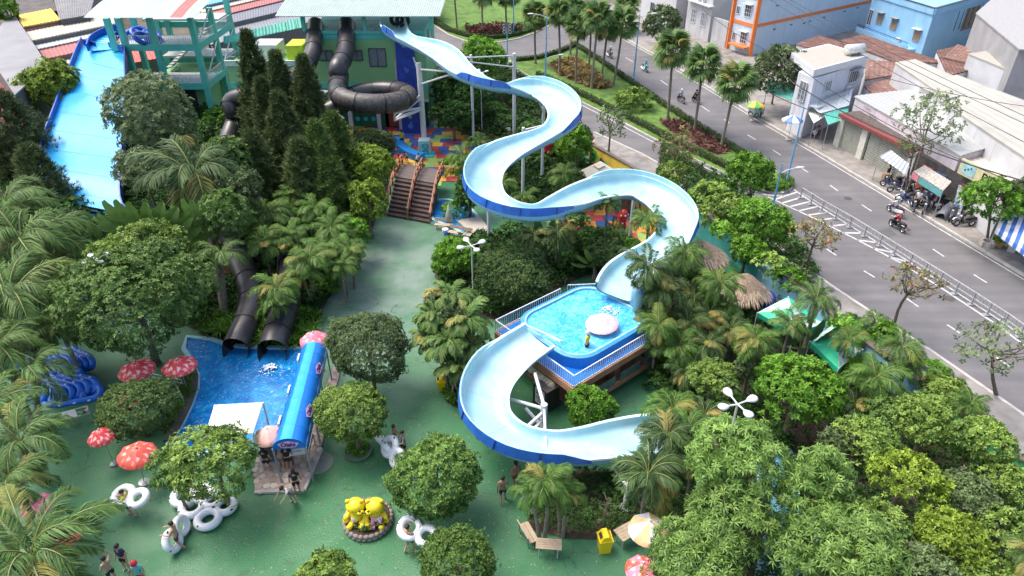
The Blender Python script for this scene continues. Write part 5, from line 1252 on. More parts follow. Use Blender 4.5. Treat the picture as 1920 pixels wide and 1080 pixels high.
LM['coniferb']=leafmat('needle_green',(.03,.07,.018),(.14,.21,.05),rough=.55,trans=.12)
LM['ground']=leafmat('ground_cover_leaf',(0.013,0.040,0.010),(.065,.16,.03),rough=.55)
LM['grey']=leafmat('leaf_greygreen',(0.036,0.061,0.032),(.16,.21,.11),(.08,.08,.05),rough=.55,nsc=.6)
seedc=[100]
def tree(kind,mat,px,py,w,h,zc,label,cat='tree',name='tree',group=None,trunk=.13,base=None,lean=None,dens=1.,nb=5):
 """crown centred at photo px,py (height zc) and w x h photo pixels in size"""
 C_=G(px,py,zc);t=DEP(C_);R=w/2*t/FL*.91;ang=math.atan2(CH-zc,C_.y);hh=h/2*t/FL*.92
 RZ=math.sqrt(max((R*.45)**2,(hh*hh-(R*math.sin(ang))**2)))/math.cos(ang);RZ=min(RZ,R*1.7)
 if C_.z-RZ < .15:C_.z=RZ*.85+.15
 seedc[0]+= 1;ls=max(1.,(t/38.)**.85)
 B0=Vector((C_.x,C_.y,0)) if base is None else G(*base)
 root=thing(name,label,cat,B0,group)
 me,lobes=crown_mesh(kind,R,RZ,LM[mat],seedc[0],ls,dens);o=link_mesh('crown',me,root);o.location=C_-B0
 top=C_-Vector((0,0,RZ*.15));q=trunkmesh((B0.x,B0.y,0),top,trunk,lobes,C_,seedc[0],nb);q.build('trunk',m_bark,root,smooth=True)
 return root
SH={}
def shrub(mat,px,py,w,h,label,zb=.1,name='shrub',group=None,kind='shrub',cat='shrub'):
 C_=G(px,py,max(.3,zb));t=DEP(C_);R=w/2*t/FL;hh=h/2*t/FL;ang=math.atan2(CH,C_.y);RZ=math.sqrt(max((R*.4)**2,hh*hh-(R*math.sin(ang))**2))/math.cos(ang);RZ=min(RZ,R*1.5)
 v=int(R*7+px) % 3;key=(kind,mat,v,round(max(.6,min(2.6,R))*1.6))
 if key not in SH:Rq=key[3]/1.6;SH[key]=(crown_mesh(kind,Rq,Rq*.85,LM[mat],500+len(SH),max(1.,(t/38.)**.85))[0],Rq)
 me,Rq=SH[key];B0=Vector((C_.x,C_.y,zb if zb > .3 else 0));root=thing(name,label,cat,B0,group)
 o=link_mesh('crown',me,root);o.location=(0,0,max(.2,RZ*.75));o.scale=(R/Rq,R/Rq,RZ/(Rq*.85));o.rotation_euler=(0,0,px*1.7)
 q=MB();q.path([(B0.x,B0.y,B0.z),(B0.x+.03,B0.y,B0.z+RZ*.6)],.05,6);q.build('stem',m_bark,root)
 return root
# palms ---------------------------------------------------------------
def frond_mesh(name,mat,seed,n=30,arc=1.2,e0=.95,leaf=.34,wid=.035,hang=.5,petiole=.16,yellow=0.):
 """pinnate frond of length 1 in the XZ plane starting at the origin, leaving along +X"""
 rs=np.random.RandomState(seed);m=14;pts=[np.zeros(3)];e=e0;ds=[]
 for i in range(m):
  d=np.array([math.cos(e),0,math.sin(e)]);ds.append(d);pts.append(pts[-1]+d/m);e-= arc*(.4+1.2*i/m)/m*1.6
 pts=np.array(pts);ds.append(ds[-1]);ds=np.array(ds)
 s=np.repeat(np.linspace(petiole,.99,n),2);sg=np.tile([1.,-1.],n);s=np.clip(s+rs.uniform(-.01,.01,2*n),0,.995)
 f=s*m;i=f.astype(int);fr=(f-i)[:,None];P=pts[i]*(1-fr)+pts[i+1]*fr;D=ds[i]
 up=np.cross(np.tile([0,1.,0],(2*n,1)),D)*-1.;up=np.where(up[:,2:3] < 0,-up,up)
 side=np.zeros((2*n,3));side[:,1]=sg;fw=.55+.75*(s[:,None])
 d=unit(side+D*fw*.8+up*.18-np.array([0,0,1.])*hang*rs.uniform(.5,1.3,(2*n,1))+.07*rs.normal(size=(2*n,3)))
 L=leaf*np.sin(np.pi*np.clip((s-petiole+.1)/(1.1-petiole),.05,1))**.55*rs.uniform(.85,1.1,2*n);nr=unit(up-d*(d*up).sum(1,keepdims=True))
 T=np.clip(.35+.35*rs.uniform(-1,1,2*n)+yellow,0,1)
 me=leafmesh(name,P,d,nr,L,np.full(2*n,wid)*(.6+.4*np.sin(np.pi*s)),T,mat,droop=.28)
 return me,pts
def stalk_mesh(pts,r,mat,upto=1.):
 q=MB();k=max(2,int(len(pts)*upto));q.path([Vector(p) for p in pts[:k]],[r*(1.3-.9*i/k) for i in range(k)],5);return q.mesh('stalk',mat)
PF={}
m_stalk=M('palm_stalk',(.20,.24,.07),.6);m_stalkd=M('dry_stalk',(.30,.17,.07),.7)
PLM={'areca':leafmat('palm_areca',(.024,.072,.013),(.135,.25,.04),rough=.5,trans=.2),'coco':leafmat('palm_coconut',(.028,.075,.018),(.15,.245,.06),rough=.55,trans=.2),
  'dark':leafmat('palm_dark',(.016,.045,.014),(.085,.145,.038),rough=.55,trans=.15),'lime':leafmat('palm_lime',(.06,.13,.02),(.22,.32,.05),rough=.4,trans=.25),
  'dry':leafmat('palm_dry',(.16,.10,.04),(.34,.24,.11),rough=.7,trans=.1),'fan':leafmat('palm_fan',(.035,.085,.025),(.14,.235,.065),rough=.5,trans=.15),'fish':leafmat('palm_fishtail',(.032,.095,.018),(.125,.23,.05),(.18,.24,.07),rough=.5,nsc=1.5)}
def fronds(style):
 if style in PF:return PF[style]
 L=[]
 spec={'areca':dict(n=44,leaf=.34,wid=.026,hang=.55),'coco':dict(n=60,leaf=.27,wid=.018,hang=.85),'dark':dict(n=46,leaf=.36,wid=.026,hang=.85),'lime':dict(n=34,leaf=.34,wid=.034,hang=.3),
   'dry':dict(n=26,leaf=.26,wid=.026,hang=1.4),'fish':dict(n=34,leaf=.30,wid=.075,hang=.7)}[style]
 for k,(arc,e0) in enumerate([(1.35,.95),(1.7,1.0),(1.1,.7),(2.1,1.1)]):
  me,pts=frond_mesh('frond',PLM[style],40+k,arc=arc,e0=0.0,**spec);st_=stalk_mesh(pts,.011 if style != 'coco' else .009,m_stalk if style != 'dry' else m_stalkd);L.append((me,st_))
 # e0=0: fronds leave along +X and bend down; the instance tilts them up
 PF[style]=L;return L
def palm(style,px,py,w,zc,label,nf=14,base=None,trunk=.11,group=None,dead=0,name='palm_tree',cat='palm',up=1.,seed=None,trunkmat=None,stems=1):
 C_=G(px,py,zc);t=DEP(C_);Lf=w/2*t/FL*1.12;B0=Vector((C_.x,C_.y,0)) if base is None else G(*base);seedc[0]+= 1;rnd=random.Random(seed or seedc[0])
 root=thing(name,label,cat,B0,group);FR=fronds(style)
 heads=[C_]
 for s in range(1,stems):a=rnd.uniform(0,6.28);heads.append(C_+Vector((math.cos(a)*Lf*.45,math.sin(a)*Lf*.45,rnd.uniform(-.35,.1)*Lf)))
 for hi,H_ in enumerate(heads):
  bb=Vector((B0.x+(H_.x-C_.x)*.35,B0.y+(H_.y-C_.y)*.35,0));q=MB();mid=bb.lerp(H_,.5)+Vector((rnd.uniform(-.1,.1),0,0));P=spline([bb,mid,H_],.35);n=len(P)
  q.path(P,[trunk*(1.35 if i == 0 else 1.05-.25*i/n+(.05 if i % 2 else 0)) for i in range(n)],8);q.build('trunk',trunkmat or m_palmbark,root,smooth=False)
  off_=rnd.uniform(0,6.28);k_=int(nf*1.3) if hi == 0 else int(nf*.8)
  for k in range(k_+dead):
   isd=k >= k_;fl=min(1,max(0,(k+.5)/k_+rnd.uniform(-.06,.06))) if not isd else 1.
   el=(1.35-1.15*fl**.9)*up if not isd else -.75+rnd.uniform(-.3,.1);az=off_+k*2.39996;FF=fronds('dry') if isd else FR;me,stm=FF[rnd.randrange(4)]
   s=Lf*rnd.uniform(.78,1.1)*(1.0 if not isd else .7)*(.8 if hi else 1)
   o=bpy.data.objects.new('frond',me);COL.objects.link(o);o.parent=root;o.location=H_-B0;o.scale=(s,s*rnd.choice((1,-1)),s);o.rotation_euler=Euler((rnd.uniform(-.25,.25),-el,az),'XYZ')
   ob=bpy.data.objects.new('stalk',stm);COL.objects.link(ob);ob.parent=o
 return root
# fan palm leaf
def fan_leaf(seed,mat):
 rs=np.random.RandomState(seed);n=26;a=np.radians(np.linspace(-140,140,n)+rs.uniform(-2,2,n));c=np.tile([[.55,0,-.03]],(n,1))
 d=unit(np.stack([np.cos(a),np.sin(a),-.10-.12*np.abs(np.sin(a*2))+.05*rs.normal(size=n)],1));nr=np.tile([[0,0,1.]],(n,1));nr=unit(nr-d*(d*nr).sum(1,keepdims=True))
 L=.52*(1-.25*np.abs(a)/2.4)*rs.uniform(.92,1.06,n);me=leafmesh('fan_leaf',c,d,nr,L,np.full(n,.072),np.clip(rs.uniform(.2,.8,n),0,1),mat,droop=.34)
 q=MB();q.path([(0,0,0),(.3,0,.01),(.56,0,-.03)],[.016,.011,.008],5);return me,q.mesh('stalk',m_stalk)
FAN=[fan_leaf(k,PLM['fan']) for k in range(4)]
FAND=[fan_leaf(k+9,PLM['dry']) for k in range(2)]
def fan_palm(px,py,bx,by,size,label,zc=None,nf=34,group='fan palms on the median',trunk=.15):
 B0=G(bx,by,.12);zc=ZA(py,B0.y) if zc is None else zc;C_=Vector((G(px,py,zc).x,B0.y,zc));seedc[0]+= 1;rnd=random.Random(seedc[0]);root=thing('fan_palm',label,'palm',B0,group)
 P=spline([B0,B0.lerp(C_,.5)+Vector((rnd.uniform(-.15,.15),0,0)),C_],.5);q=MB();q.path(P,[trunk*(1.4 if i == 0 else 1-.2*i/len(P)) for i in range(len(P))],8);q.build('trunk',m_palmbark,root)
 s0=size/2*DEP(C_)/FL
 for k in range(nf):
  f=(k+.5)/nf;el=1.35-2.1*f;az=k*2.39996+rnd.uniform(-.2,.2);s=s0*rnd.uniform(.88,1.08)*(1 if f < .85 else .85)
  me,stm=FAN[k % 4] if f < .93 else FAND[k % 2]
  o=bpy.data.objects.new('fan_leaf',me);COL.objects.link(o);o.parent=root;o.location=C_-B0-Vector((0,0,.5*f*s0*.5));o.scale=(s,s,s);o.rotation_euler=Euler((rnd.uniform(-.6,.6),-el,az),'XYZ')
  ob=bpy.data.objects.new('stalk',stm);COL.objects.link(ob);ob.parent=o
 return root
def conifer(px_top,py_top,px_b,py_b,w,label,zt,mat='conifer',group='dark conifers beside the black tubes',trunk=.16):
 T_=G(px_top,py_top,zt);B0=Vector((T_.x,T_.y,0));seedc[0]+= 1;rs=np.random.RandomState(seedc[0]);t=DEP(T_)
 # world height of the bottom of the foliage from the photo
 zb=max(.3,ZA(py_b,T_.y));R=w/2*t/FL*1.2;H_=zt-zb;root=thing('conifer',label,'conifer',B0,group);Ps=[];As=[]
 q=MB();q.path([B0,(B0.x,B0.y,zt*.6),(B0.x,B0.y,zt-.1)],[trunk,trunk*.6,.03],7)
 nt=int(H_/.27)+3
 for i in range(nt):
  f=(i+.5)/nt;z=zb+H_*f;rr=R*(1-f)**.75*(.9+.2*rs.uniform())+.12;nb=int(9+9*(1-f))
  for k in range(nb):
   a=k*2.39996+i*1.1+rs.uniform(-.3,.3);rb=rr*rs.uniform(.7,1.12);el=.35+.45*f;tip=np.array([math.cos(a)*rb,math.sin(a)*rb,z+rb*el*.55])
   m_=5 if rb > .8 else 3
   for j in range(m_):
    g_=.45+.55*(j+1)/m_;p=np.array([tip[0]*g_,tip[1]*g_,z+rb*el*.55*g_**1.4]);Ps.append(p+rs.normal(0,.05,3));As.append([math.cos(a)*.75,math.sin(a)*.75,1.0])
   if k % 3 == 0:q.path([B0+Vector((0,0,z)),B0+Vector((tip[0]*.8,tip[1]*.8,tip[2]*1.0))],[.03,.012],4,cap=False)
 q.build('trunk',m_bark,root);Ps=np.array(Ps);As=np.array(As)+.25*rs.normal(size=(len(Ps),3));ls=max(1,t/45.)
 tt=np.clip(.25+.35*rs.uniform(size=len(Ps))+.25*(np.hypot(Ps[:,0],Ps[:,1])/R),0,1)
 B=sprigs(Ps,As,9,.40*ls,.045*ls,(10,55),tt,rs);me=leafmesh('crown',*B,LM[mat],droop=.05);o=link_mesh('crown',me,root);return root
def bed(px,mat,label,name='ground_cover',z=.0,h=.45,dens=16,k=6,L=.2,W=.09,seed=1,soil=True,spread=(30,95)):
 poly=GP(px,z);pl=[(p.x,p.y) for p in poly]
 if soil:s=MB();s.sheet(pl,.03+z);struct(s.build('planting_bed',m_soil))
 rs=np.random.RandomState(seed);xs=[p[0] for p in pl];ys=[p[1] for p in pl];A=abs(sum(pl[i][0]*pl[(i+1) % len(pl)][1]-pl[(i+1) % len(pl)][0]*pl[i][1] for i in range(len(pl))))/2
 n=int(A*dens);n=min(n,14000);P=[]
 while len(P) < n:
  x=rs.uniform(min(xs),max(xs));y=rs.uniform(min(ys),max(ys))
  if inpoly(x,y,pl):P.append((x,y,0))
 P=np.array(P);hh=h*(.35+.65*(.5+.5*np.sin(P[:,0]*2.1+1.3*np.sin(P[:,1]*1.7))))
 P[:,2]=z+.06+hh*rs.uniform(.55,1.0,n);A_=np.tile([[0,0,1.]],(n,1))+.5*rs.normal(size=(n,3));tt=np.clip(.2+.5*rs.uniform(size=n)*hh/h,0,1)
 c=P.mean(0);c[2]=0;t=DEP(Vector(c));ls=max(1,(t/38.)**.85);B=sprigs(P-c,A_,k,L*ls,W*ls,spread,tt,rs);me=leafmesh(name,*B,LM[mat] if mat in LM else PLM[mat],droop=.3)
 o=link_mesh(name,me,base=tuple(c));o['kind']='stuff';tag(o,label,'ground cover');return o
def hedge(pts,w,h,mat,label,z=.12,seed=3,dens=60,L=.12,W=.07):
 P0=[Vector(p) for p in pts];rs=np.random.RandomState(seed);Ps=[];As=[]
 core=MB()
 for i in range(len(P0)-1):
  a,b=P0[i],P0[i+1];Ln=(b-a).length;d=(b-a).normalized();s=Vector((-d.y,d.x,0));n=int(Ln*dens*(w+2*h)/1.2)
  core.beam(a+Vector((0,0,z+h*.45)),b+Vector((0,0,z+h*.45)),w*.75,h*.8)
  for k in range(n):
   f=rs.uniform();u=rs.uniform(-1,1)*(w+2*h)/2
   if abs(u) < w/2:o_=s*u+Vector((0,0,h));ax=(0,0,1.)
   else:sg=1 if u > 0 else -1;o_=s*(sg*w/2)+Vector((0,0,h-(abs(u)-w/2)));ax=(s.x*sg,s.y*sg,.4)
   p=a.lerp(b,f)+o_+Vector(rs.normal(0,.03,3));Ps.append((p.x,p.y,p.z+z));As.append(ax)
 c=P0[0];Ps=np.array(Ps)-np.array([c.x,c.y,0]);As=np.array(As)+.5*rs.normal(size=(len(Ps),3));B=sprigs(Ps,As,4,L,W,(20,80),rs.uniform(.1,.9,len(Ps)),rs)
 root=thing('hedge',label,'hedge',(c.x,c.y,0));o=link_mesh('foliage',leafmesh('foliage',*B,LM[mat],droop=.1),root);o['kind']='stuff';core.build('stems',m_soil,root);return root
# ------------------------------------------------------------------ planting: beds and hedges
bed([(215,330),(330,300),(470,330),(640,385),(700,425),(655,470),(622,545),(598,600),(470,648),(395,628),(200,560)],'ground','dark undergrowth below the palms in the large left bed',seed=1,dens=26,h=.7)
bed([(-80,400),(215,400),(215,470),(130,560),(95,640),(20,680),(-80,700)],'ground','undergrowth below the tall palms at the left edge',seed=2,dens=14,h=.6)
bed([(-250,215),(420,205),(640,250),(735,262),(735,330),(700,425),(400,330),(215,400),(-150,400)],'ground','dark planting behind the conifers',seed=3,dens=9,h=.9)
bed([(800,130),(960,130),(1100,245),(1115,270),(1060,300),(905,285),(850,245),(800,190)],'ground','dark planting between the tower and the slide bend',seed=4,dens=9,h=.8)
bed([(900,350),(1000,300),(1110,310),(1140,345),(1060,400),(940,405)],'ground','planting inside the left slide loop',seed=5,dens=20,h=.6)
bed([(820,470),(880,440),(1000,440),(1180,440),(1200,490),(1090,520),(930,600),(880,590),(815,520)],'ground','dark planting behind the raised pool',seed=6,dens=24,h=.6)
bed([(1200,620),(1215,520),(1290,470),(1450,560),(1600,700),(1790,800),(1920,905),(1990,1120),(1400,1120),(1290,1000),(1235,850),(1265,730),(1225,680)],'ground','dark undergrowth of the big thicket at lower right',seed=7,dens=18,h=.7)
bed([(1005,905),(1090,880),(1260,900),(1300,1000),(1215,985),(1130,1012),(1060,1010),(985,990)],'deep','dense low shrubs around the bare stemmed tree at bottom',seed=8,dens=60,h=.75,L=.12,W=.06)
bed([(1240,270),(1340,330),(1460,410),(1540,520),(1500,530),(1420,470),(1320,405),(1230,345)],'ground','planting along the inner side of the park wall',seed=9,dens=14,h=.6)
bed([(345,700),(365,690),(368,730),(350,775),(320,820),(290,800),(330,750)],'bright','strap leaved plants along the pool kerb',seed=10,dens=28,h=.6,L=.45,W=.05,spread=(20,70))
bed([(470,612),(540,598),(598,600),(592,645),(560,655),(490,655),(470,650),(395,636),(372,625),(410,600)],'bright','strap leaved plants around the mouths of the black tubes',seed=11,dens=24,h=.75,L=.6,W=.06,k=8,spread=(15,75))
hedge([p+Vector((0,0,0)) for p in off(GP([(1000,143),(1085,183),(1180,231),(1270,278),(1345,315),(1400,343)]),.55)],.55,.5,'deep','clipped hedge along the near side of the median',seed=1)
hedge(off(GP([(1080,84),(1130,116),(1180,151),(1260,205),(1370,274),(1440,317)]),-.5),.5,.5,'deep','clipped hedge along the far side of the median',seed=2)
hedge(GP([(960,117),(1010,112),(1050,100),(1078,88)]),.5,.5,'deep','hedge along the top edge of the median lawn',seed=3)
hedge(GP([(812,42),(842,60),(875,70),(905,75),(940,73),(970,68),(1000,58),(1035,40)]),.7,.55,'deep','curved hedge round the roundabout lawn',seed=4)
hedge(GP([(1400,330),(1440,352),(1476,355),(1482,345),(1462,332)]),.5,.4,'bright','low hedge round the tip of the median',seed=5)
hedge(GP([(560,555),(618,480),(640,440)])+[],.5,.6,'deep','hedge along the green path beside the palms',seed=6)
# flower rows on the median: yellow-brown crotons
LM['croton']=leafmat('croton_leaf',(.10,.08,.03),(.42,.33,.12),(.16,.08,.05),rough=.5,nsc=2.5)
LM['redleaf']=leafmat('red_leaf',(.09,.035,.03),(.26,.11,.085),(.10,.05,.03),rough=.5,nsc=2.5)
bed([(1028,122),(1078,108),(1148,162),(1128,168),(1110,166),(1050,142)],'croton','yellow brown flower bed in rows on the median',name='flowers',z=.13,h=.4,dens=9,L=.2,W=.12,seed=12,soil=False)
bed([(1235,229),(1265,224),(1330,253),(1366,285),(1350,293),(1310,276),(1262,250)],'redleaf','reddish low plants under the three big fan palms',name='flowers',z=.13,h=.3,dens=9,L=.18,W=.1,seed=13,soil=False)
bed([(868,52),(930,48),(975,50),(985,60),(930,68),(880,64)],'redleaf','reddish shrubs on the roundabout lawn',name='flowers',z=.13,h=.5,dens=6,L=.2,W=.1,seed=14,soil=False)
bed([(1335,345),(1420,338),(1470,345),(1478,358),(1440,362),(1380,350)],'bright','round green planting at the tip of the median',z=.13,h=.4,dens=20,seed=15,soil=False)

# ------------------------------------------------------------------ clipped and free trees inside the park
tree('clip','clip',818,893,172,160,2.5,'large round clipped tree in the middle of the green floor, right of the yellow statues')
tree('clipfine','clip',857,1054,152,128,2.2,'round fine leaved clipped tree cut by the bottom edge, below the larger one')
tree('clip','yellowgreen',607,1092,118,104,2.0,'small round tree just showing at the bottom edge, left of the middle')
tree('clip','yellowgreen',660,770,147,122,2.6,'yellow green round tree in a ring planter beside the blue tunnel',base=(672,848))
tree('clipfine','olive',690,650,166,146,3.2,'dull olive round tree above the yellow green one')
tree('clip','bright',1106,768,96,92,1.7,'small bright round tree at the front corner of the raised pool')
tree('clipfine','clipdark',256,764,150,122,2.0,'dark round tree in the ring of red umbrellas at left')
tree('broad','yellowgreen',402,862,186,124,3.0,'loose yellow green tree over the white canopy, left of the stone terrace',dens=1.0)
tree('broad','mid',322,880,96,90,2.8,'straggly left side tree beside the red umbrella',dens=.8,trunk=.08)
tree('broad','mid',250,560,300,235,4.6,'biggest leafy tree at left, above the blue tubes',trunk=.22,dens=1.05)
tree('broad','yellowgreen',265,470,190,90,5.4,'yellow tipped tree top rising behind the biggest left tree',dens=.9)
tree('clipfine','clipdark',962,516,158,118,2.4,'dark dense round tree behind the raised pool')
tree('clip','bright',854,482,94,74,1.6,'bright green ball tree at the edge of the green path')
tree('clip','clipdark',1140,478,80,70,1.8,'small dark tree inside the right slide loop')
tree('clip','deep',1110,455,80,60,1.8,'deep green bush in the right slide loop, left part',trunk=.08)
tree('clip','deep',880,362,62,66,2.2,'deep green tree left of the left slide loop')
tree('broad','dusty',285,222,170,180,7.4,'grey green tree standing in front of the wide blue slide',dens=1.0,trunk=.2)
tree('broad','dusty',270,320,112,100,5.0,'lower branches of grey green tree right of the wide slide',dens=.7)
tree('broad','lime',96,166,118,112,5.0,'bright yellow green tree left of the wide blue slide')
tree('broad','lime',697,308,92,78,4.2,'lime green tree beside the playground tiles')
tree('broad','lime',690,380,80,100,3.0,'lime green tree left of the arched bridge')
tree('broad','bright',668,440,60,70,2.2,'lighter green tree at the path edge below the bridge')
tree('clipfine','olive',700,266,92,52,2.6,'olive rounded bush below the ring of the black tube')
tree('broad','mid',424,405,100,110,5.6,'deep green tree hiding the middle of the left black tube')
tree('broad','mid',432,298,84,100,6.2,'mid green tree between the stair tower and the conifers')
tree('broad','olive',452,358,90,100,5.6,'brownish green tree between the long palms and the conifers')
tree('broad','bright',905,112,100,84,4.6,'bright green rounded tree on the street side of the slide')
tree('broad','deep',868,168,120,86,4.0,'dark green climber mass right of the slide building')
tree('broad','deep',850,215,90,60,2.8,'dark green climber mass by the slide building stairs')
tree('broad','bright',1082,275,62,74,2.6,'bright green tree between the slide and the orange gate post')
tree('broad','deep',1000,250,70,50,2.2,'dark shrub below the highest slide bend',trunk=.08)
tree('broad','yellowgreen',1330,365,84,60,2.4,'yellow green bush hanging over the teal wall',cat='bush',name='bush')
tree('broad','yellowgreen',1265,325,70,44,2.2,'thin yellow green bush at the start of the teal wall',cat='bush',name='bush',dens=.7)
tree('broad','bright',1428,420,120,110,3.0,'large green tree over the blue wall by the street')
tree('broad','yellowgreen',1372,388,76,60,2.5,'middle one of the bushes hanging over the park wall',cat='bush',name='bush')
tree('broad','bright',1400,470,70,60,2.0,'green shrub on the inside foot of the blue wall',cat='bush',name='bush')
# right hand thicket
tree('broad','bright',1500,728,184,140,3.6,'bright green broad crown behind the four petal lamp',trunk=.18)
tree('mango','mango',1382,868,200,190,4.6,'tall tree with star like leaf clusters, right of the lower slide',trunk=.2)
tree('mango','mango',1365,985,190,130,3.6,'tree with star like leaf clusters lower right of the slide end')
tree('mango','mango',1310,1050,200,130,3.0,'pale leafed tree over the patio umbrella at the bottom edge')
tree('mango','mango',1590,1050,250,150,4.6,'big pale leafed tree at the bottom edge, right')
tree('mango','mango',1530,930,130,170,4.6,'star leafed tree right of the pale blue channel')
tree('mass','yellowgreen',1620,830,139,114,4.4,'yellow green crown at the upper left of the big thicket')
tree('mass','yellowgreen',1740,790,158,104,4.2,'yellow green crown at the top middle of the big thicket')
tree('mass','yellowgreen',1840,830,130,123,3.8,'yellow green crown at the upper right corner of the thicket')
tree('mass','lime',1700,900,158,123,4.8,'yellow green crown in the centre of the big thicket')
tree('mass','olive',1810,930,139,114,4.2,'olive crown right of the centre of the thicket')
tree('mass','yellowgreen',1640,985,130,104,4.6,'yellow green crown left of centre in the lower thicket')
tree('mass','lime',1780,1020,158,114,4.6,'yellow green crown low in the right thicket')
tree('mass','yellowgreen',1890,1010,139,133,4.0,'yellow green crown at the right edge of the thicket')
tree('mass','olive',1720,1085,167,85,4.6,'olive crown on the bottom edge of the thicket')
tree('mass','yellowgreen',1850,1100,139,85,4.2,'yellow green crown in the bottom right corner')
tree('mass','olive',1570,850,93,104,3.8,'darker olive crown between bright crown and thicket')
tree('mass','yellowgreen',1340,708,111,85,2.8,'yellow green bush tree left of the four petal lamp')
tree('mass','olive',1405,690,55,57,2.6,'small olive bush behind the four petal lamp')
tree('broad','bright',1625,700,90,70,2.4,'green bush under palms near the street wall',cat='bush',name='bush')
tree('broad','yellowgreen',1770,735,100,70,2.4,'yellow green bush against the street pavement',cat='bush',name='bush')
tree('broad','bright',1660,625,50,50,2.4,'small bush on top of the blue wall by the pavement',cat='bush',name='bush')
tree('mass','yellowgreen',1878,905,120,100,3.2,'yellow green crown hiding the green end of the park wall')
tree('mass','mid',1660,775,90,70,3.4,'mid green crown filling the gap above the thicket')
# street trees
def street_tree(px,py,w,h,zc,bx,by,mat,label,dens=1.,kind='sparse',trunk=.10):return tree(kind,mat,px,py,w,h,zc,label,base=(bx,by),dens=dens,name='street_tree',trunk=trunk,nb=9,group=None)
street_tree(1146,232,84,78,4.2,1141,285,'dusty','thin street tree nearest the orange gate post',1.0)
street_tree(1272,275,100,86,4.2,1262,335,'orange','reddish brown street tree over the near lane')
street_tree(1405,328,92,92,3.6,1410,385,'bright','dense bright street tree by the tip of the median',1.,'broad')
street_tree(1530,442,112,84,4.0,1512,512,'orange','thin reddish street tree above the blue wall',.9)
street_tree(1714,532,140,94,4.2,1675,616,'orange','sparse reddish street tree in the middle of the near lane',.75)
street_tree(1866,652,166,140,4.4,1868,742,'dusty','sparse grey green street tree at the right edge',.8)
street_tree(1460,138,104,110,4.4,1447,196,'olive','street tree with orange tinted leaves beside the white house',1.,'broad')
street_tree(1742,232,140,150,6.0,1697,372,'dusty','tall thin leaning tree in front of the pink house',.8)
street_tree(1715,275,80,46,4.6,1697,372,'olive','lower foliage of leaning tree above the striped awning',.7)
street_tree(1862,375,118,96,4.0,1850,455,'bright','dense bright street tree with a stone ring by the shops',1.,'broad')
street_tree(1930,370,90,90,4.2,1935,450,'olive','brownish green street tree cut by the right edge',1.,'broad')
street_tree(1242,48,74,74,4.2,1238,88,'olive','brownish street tree in front of the grey houses',1.,'broad')
tree('broad','yellowgreen',1188,190,76,46,.9,'yellow green shrub on the median lawn',cat='shrub',name='shrub',trunk=.06)
tree('broad','bright',12,20,46,60,7,'bit of a green tree at the top left corner')
# conifers
C6=[(461,62,480,345,84,12.2,'tallest conifer, left of the row'),(515,100,520,340,80,11.0,'second conifer of the row, behind the third'),(566,108,575,370,84,11.0,'conifer just left of the ringed black tube'),(520,178,525,410,100,9.4,'front conifer in the middle of the row'),(622,215,630,380,96,8.2,'rightmost conifer below the white truss arms'),(612,298,612,430,84,6.2,'short green conifer nearest the short palms'),(590,230,590,380,70,8.6,'conifer behind the rightmost one'),(488,150,490,390,80,10.0,'conifer tucked between the tallest and the front one'),(556,262,560,430,90,7.6,'conifer filling the middle of the row in front'),(470,250,470,420,84,7.6,'conifer at the left front of the row')]
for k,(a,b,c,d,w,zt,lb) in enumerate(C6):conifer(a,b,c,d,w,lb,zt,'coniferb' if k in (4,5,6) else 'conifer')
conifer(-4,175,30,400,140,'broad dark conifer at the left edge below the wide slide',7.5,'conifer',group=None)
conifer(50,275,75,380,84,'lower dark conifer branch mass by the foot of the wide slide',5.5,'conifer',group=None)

# ------------------------------------------------------------------ palms
medp=[(1003,28,1004,119,62),(1047,22,1049,141,62),(1076,20,1069,102,60),(1086,44,1080,155,66),(1108,28,1104,127,62),(1122,30,1109,166,70),(1140,50,1128,142,62),(1168,42,1150,159,72),(1262,88,1251,231,84),(1318,118,1301,250,84),(1380,152,1352,275,90),(1176,6,1165,60,60)]
lbs=['leftmost fan palm on the median, above the street lamp','fan palm right of the leftmost one','fan palm standing at the back of the median group','fan palm at the left edge of the flower bed','fan palm in the back right of the flower bed','fan palm rising from the front of the flower bed','fan palm at the right of the flower bed','rightmost fan palm of the flower bed group, slightly leaning','left one of the three large fan palms','middle one of the three large fan palms','right one of the three large fan palms','fan palm far back by the upper road bend']
for (a,b,c,d,s),lb in zip(medp,lbs):fan_palm(a,b,c,d,s,lb,nf=40)
for (a,b,c,d,s),lb in zip([(851,-30,857,52,60),(905,-18,906,62,66),(950,-12,950,52,60),(905,-40,800,5,50)][:3],['left palm on the roundabout lawn','middle palm on the roundabout lawn with grey trunk','right palm on the roundabout lawn']):fan_palm(a,b,c,d,s,lb,group='palms on the roundabout',nf=30)
palm('coco',42,455,280,5.4,'large feather palm at left with arching fronds, below the dark conifer',nf=16,trunk=.16)
palm('coco',20,560,280,5.2,'feather palm at the left edge above the blue tubes',nf=15,trunk=.16)
palm('coco',62,700,190,4.0,'feather palm whose fronds hang over the blue tubes',nf=9,trunk=.16,base=(75,790))
palm('coco',-8,760,170,4.4,'feather palm cut by the left edge below the blue tubes',nf=13,trunk=.16)
palm('coco',40,830,210,4.6,'feather palm over the bench at left',nf=13,trunk=.17,base=(80,905))
palm('coco',60,1045,320,4.8,'big feather palm in the bottom left corner with long fronds',nf=17,trunk=.18)
palm('coco',-20,960,170,4.2,'feather palm in the left edge above the corner palm',nf=12,trunk=.16)
palm('dark',365,330,210,6.4,'large grey green feather palm in the middle of the left bed',nf=16,trunk=.16)
palm('coco',415,480,130,4.2,'feather palm beside the bare trunk over the left black tube',nf=9,trunk=.14,base=(424,590),dead=3)
palm('dark',330,268,110,6.0,'feather palm behind the large grey green one',nf=12,trunk=.13)
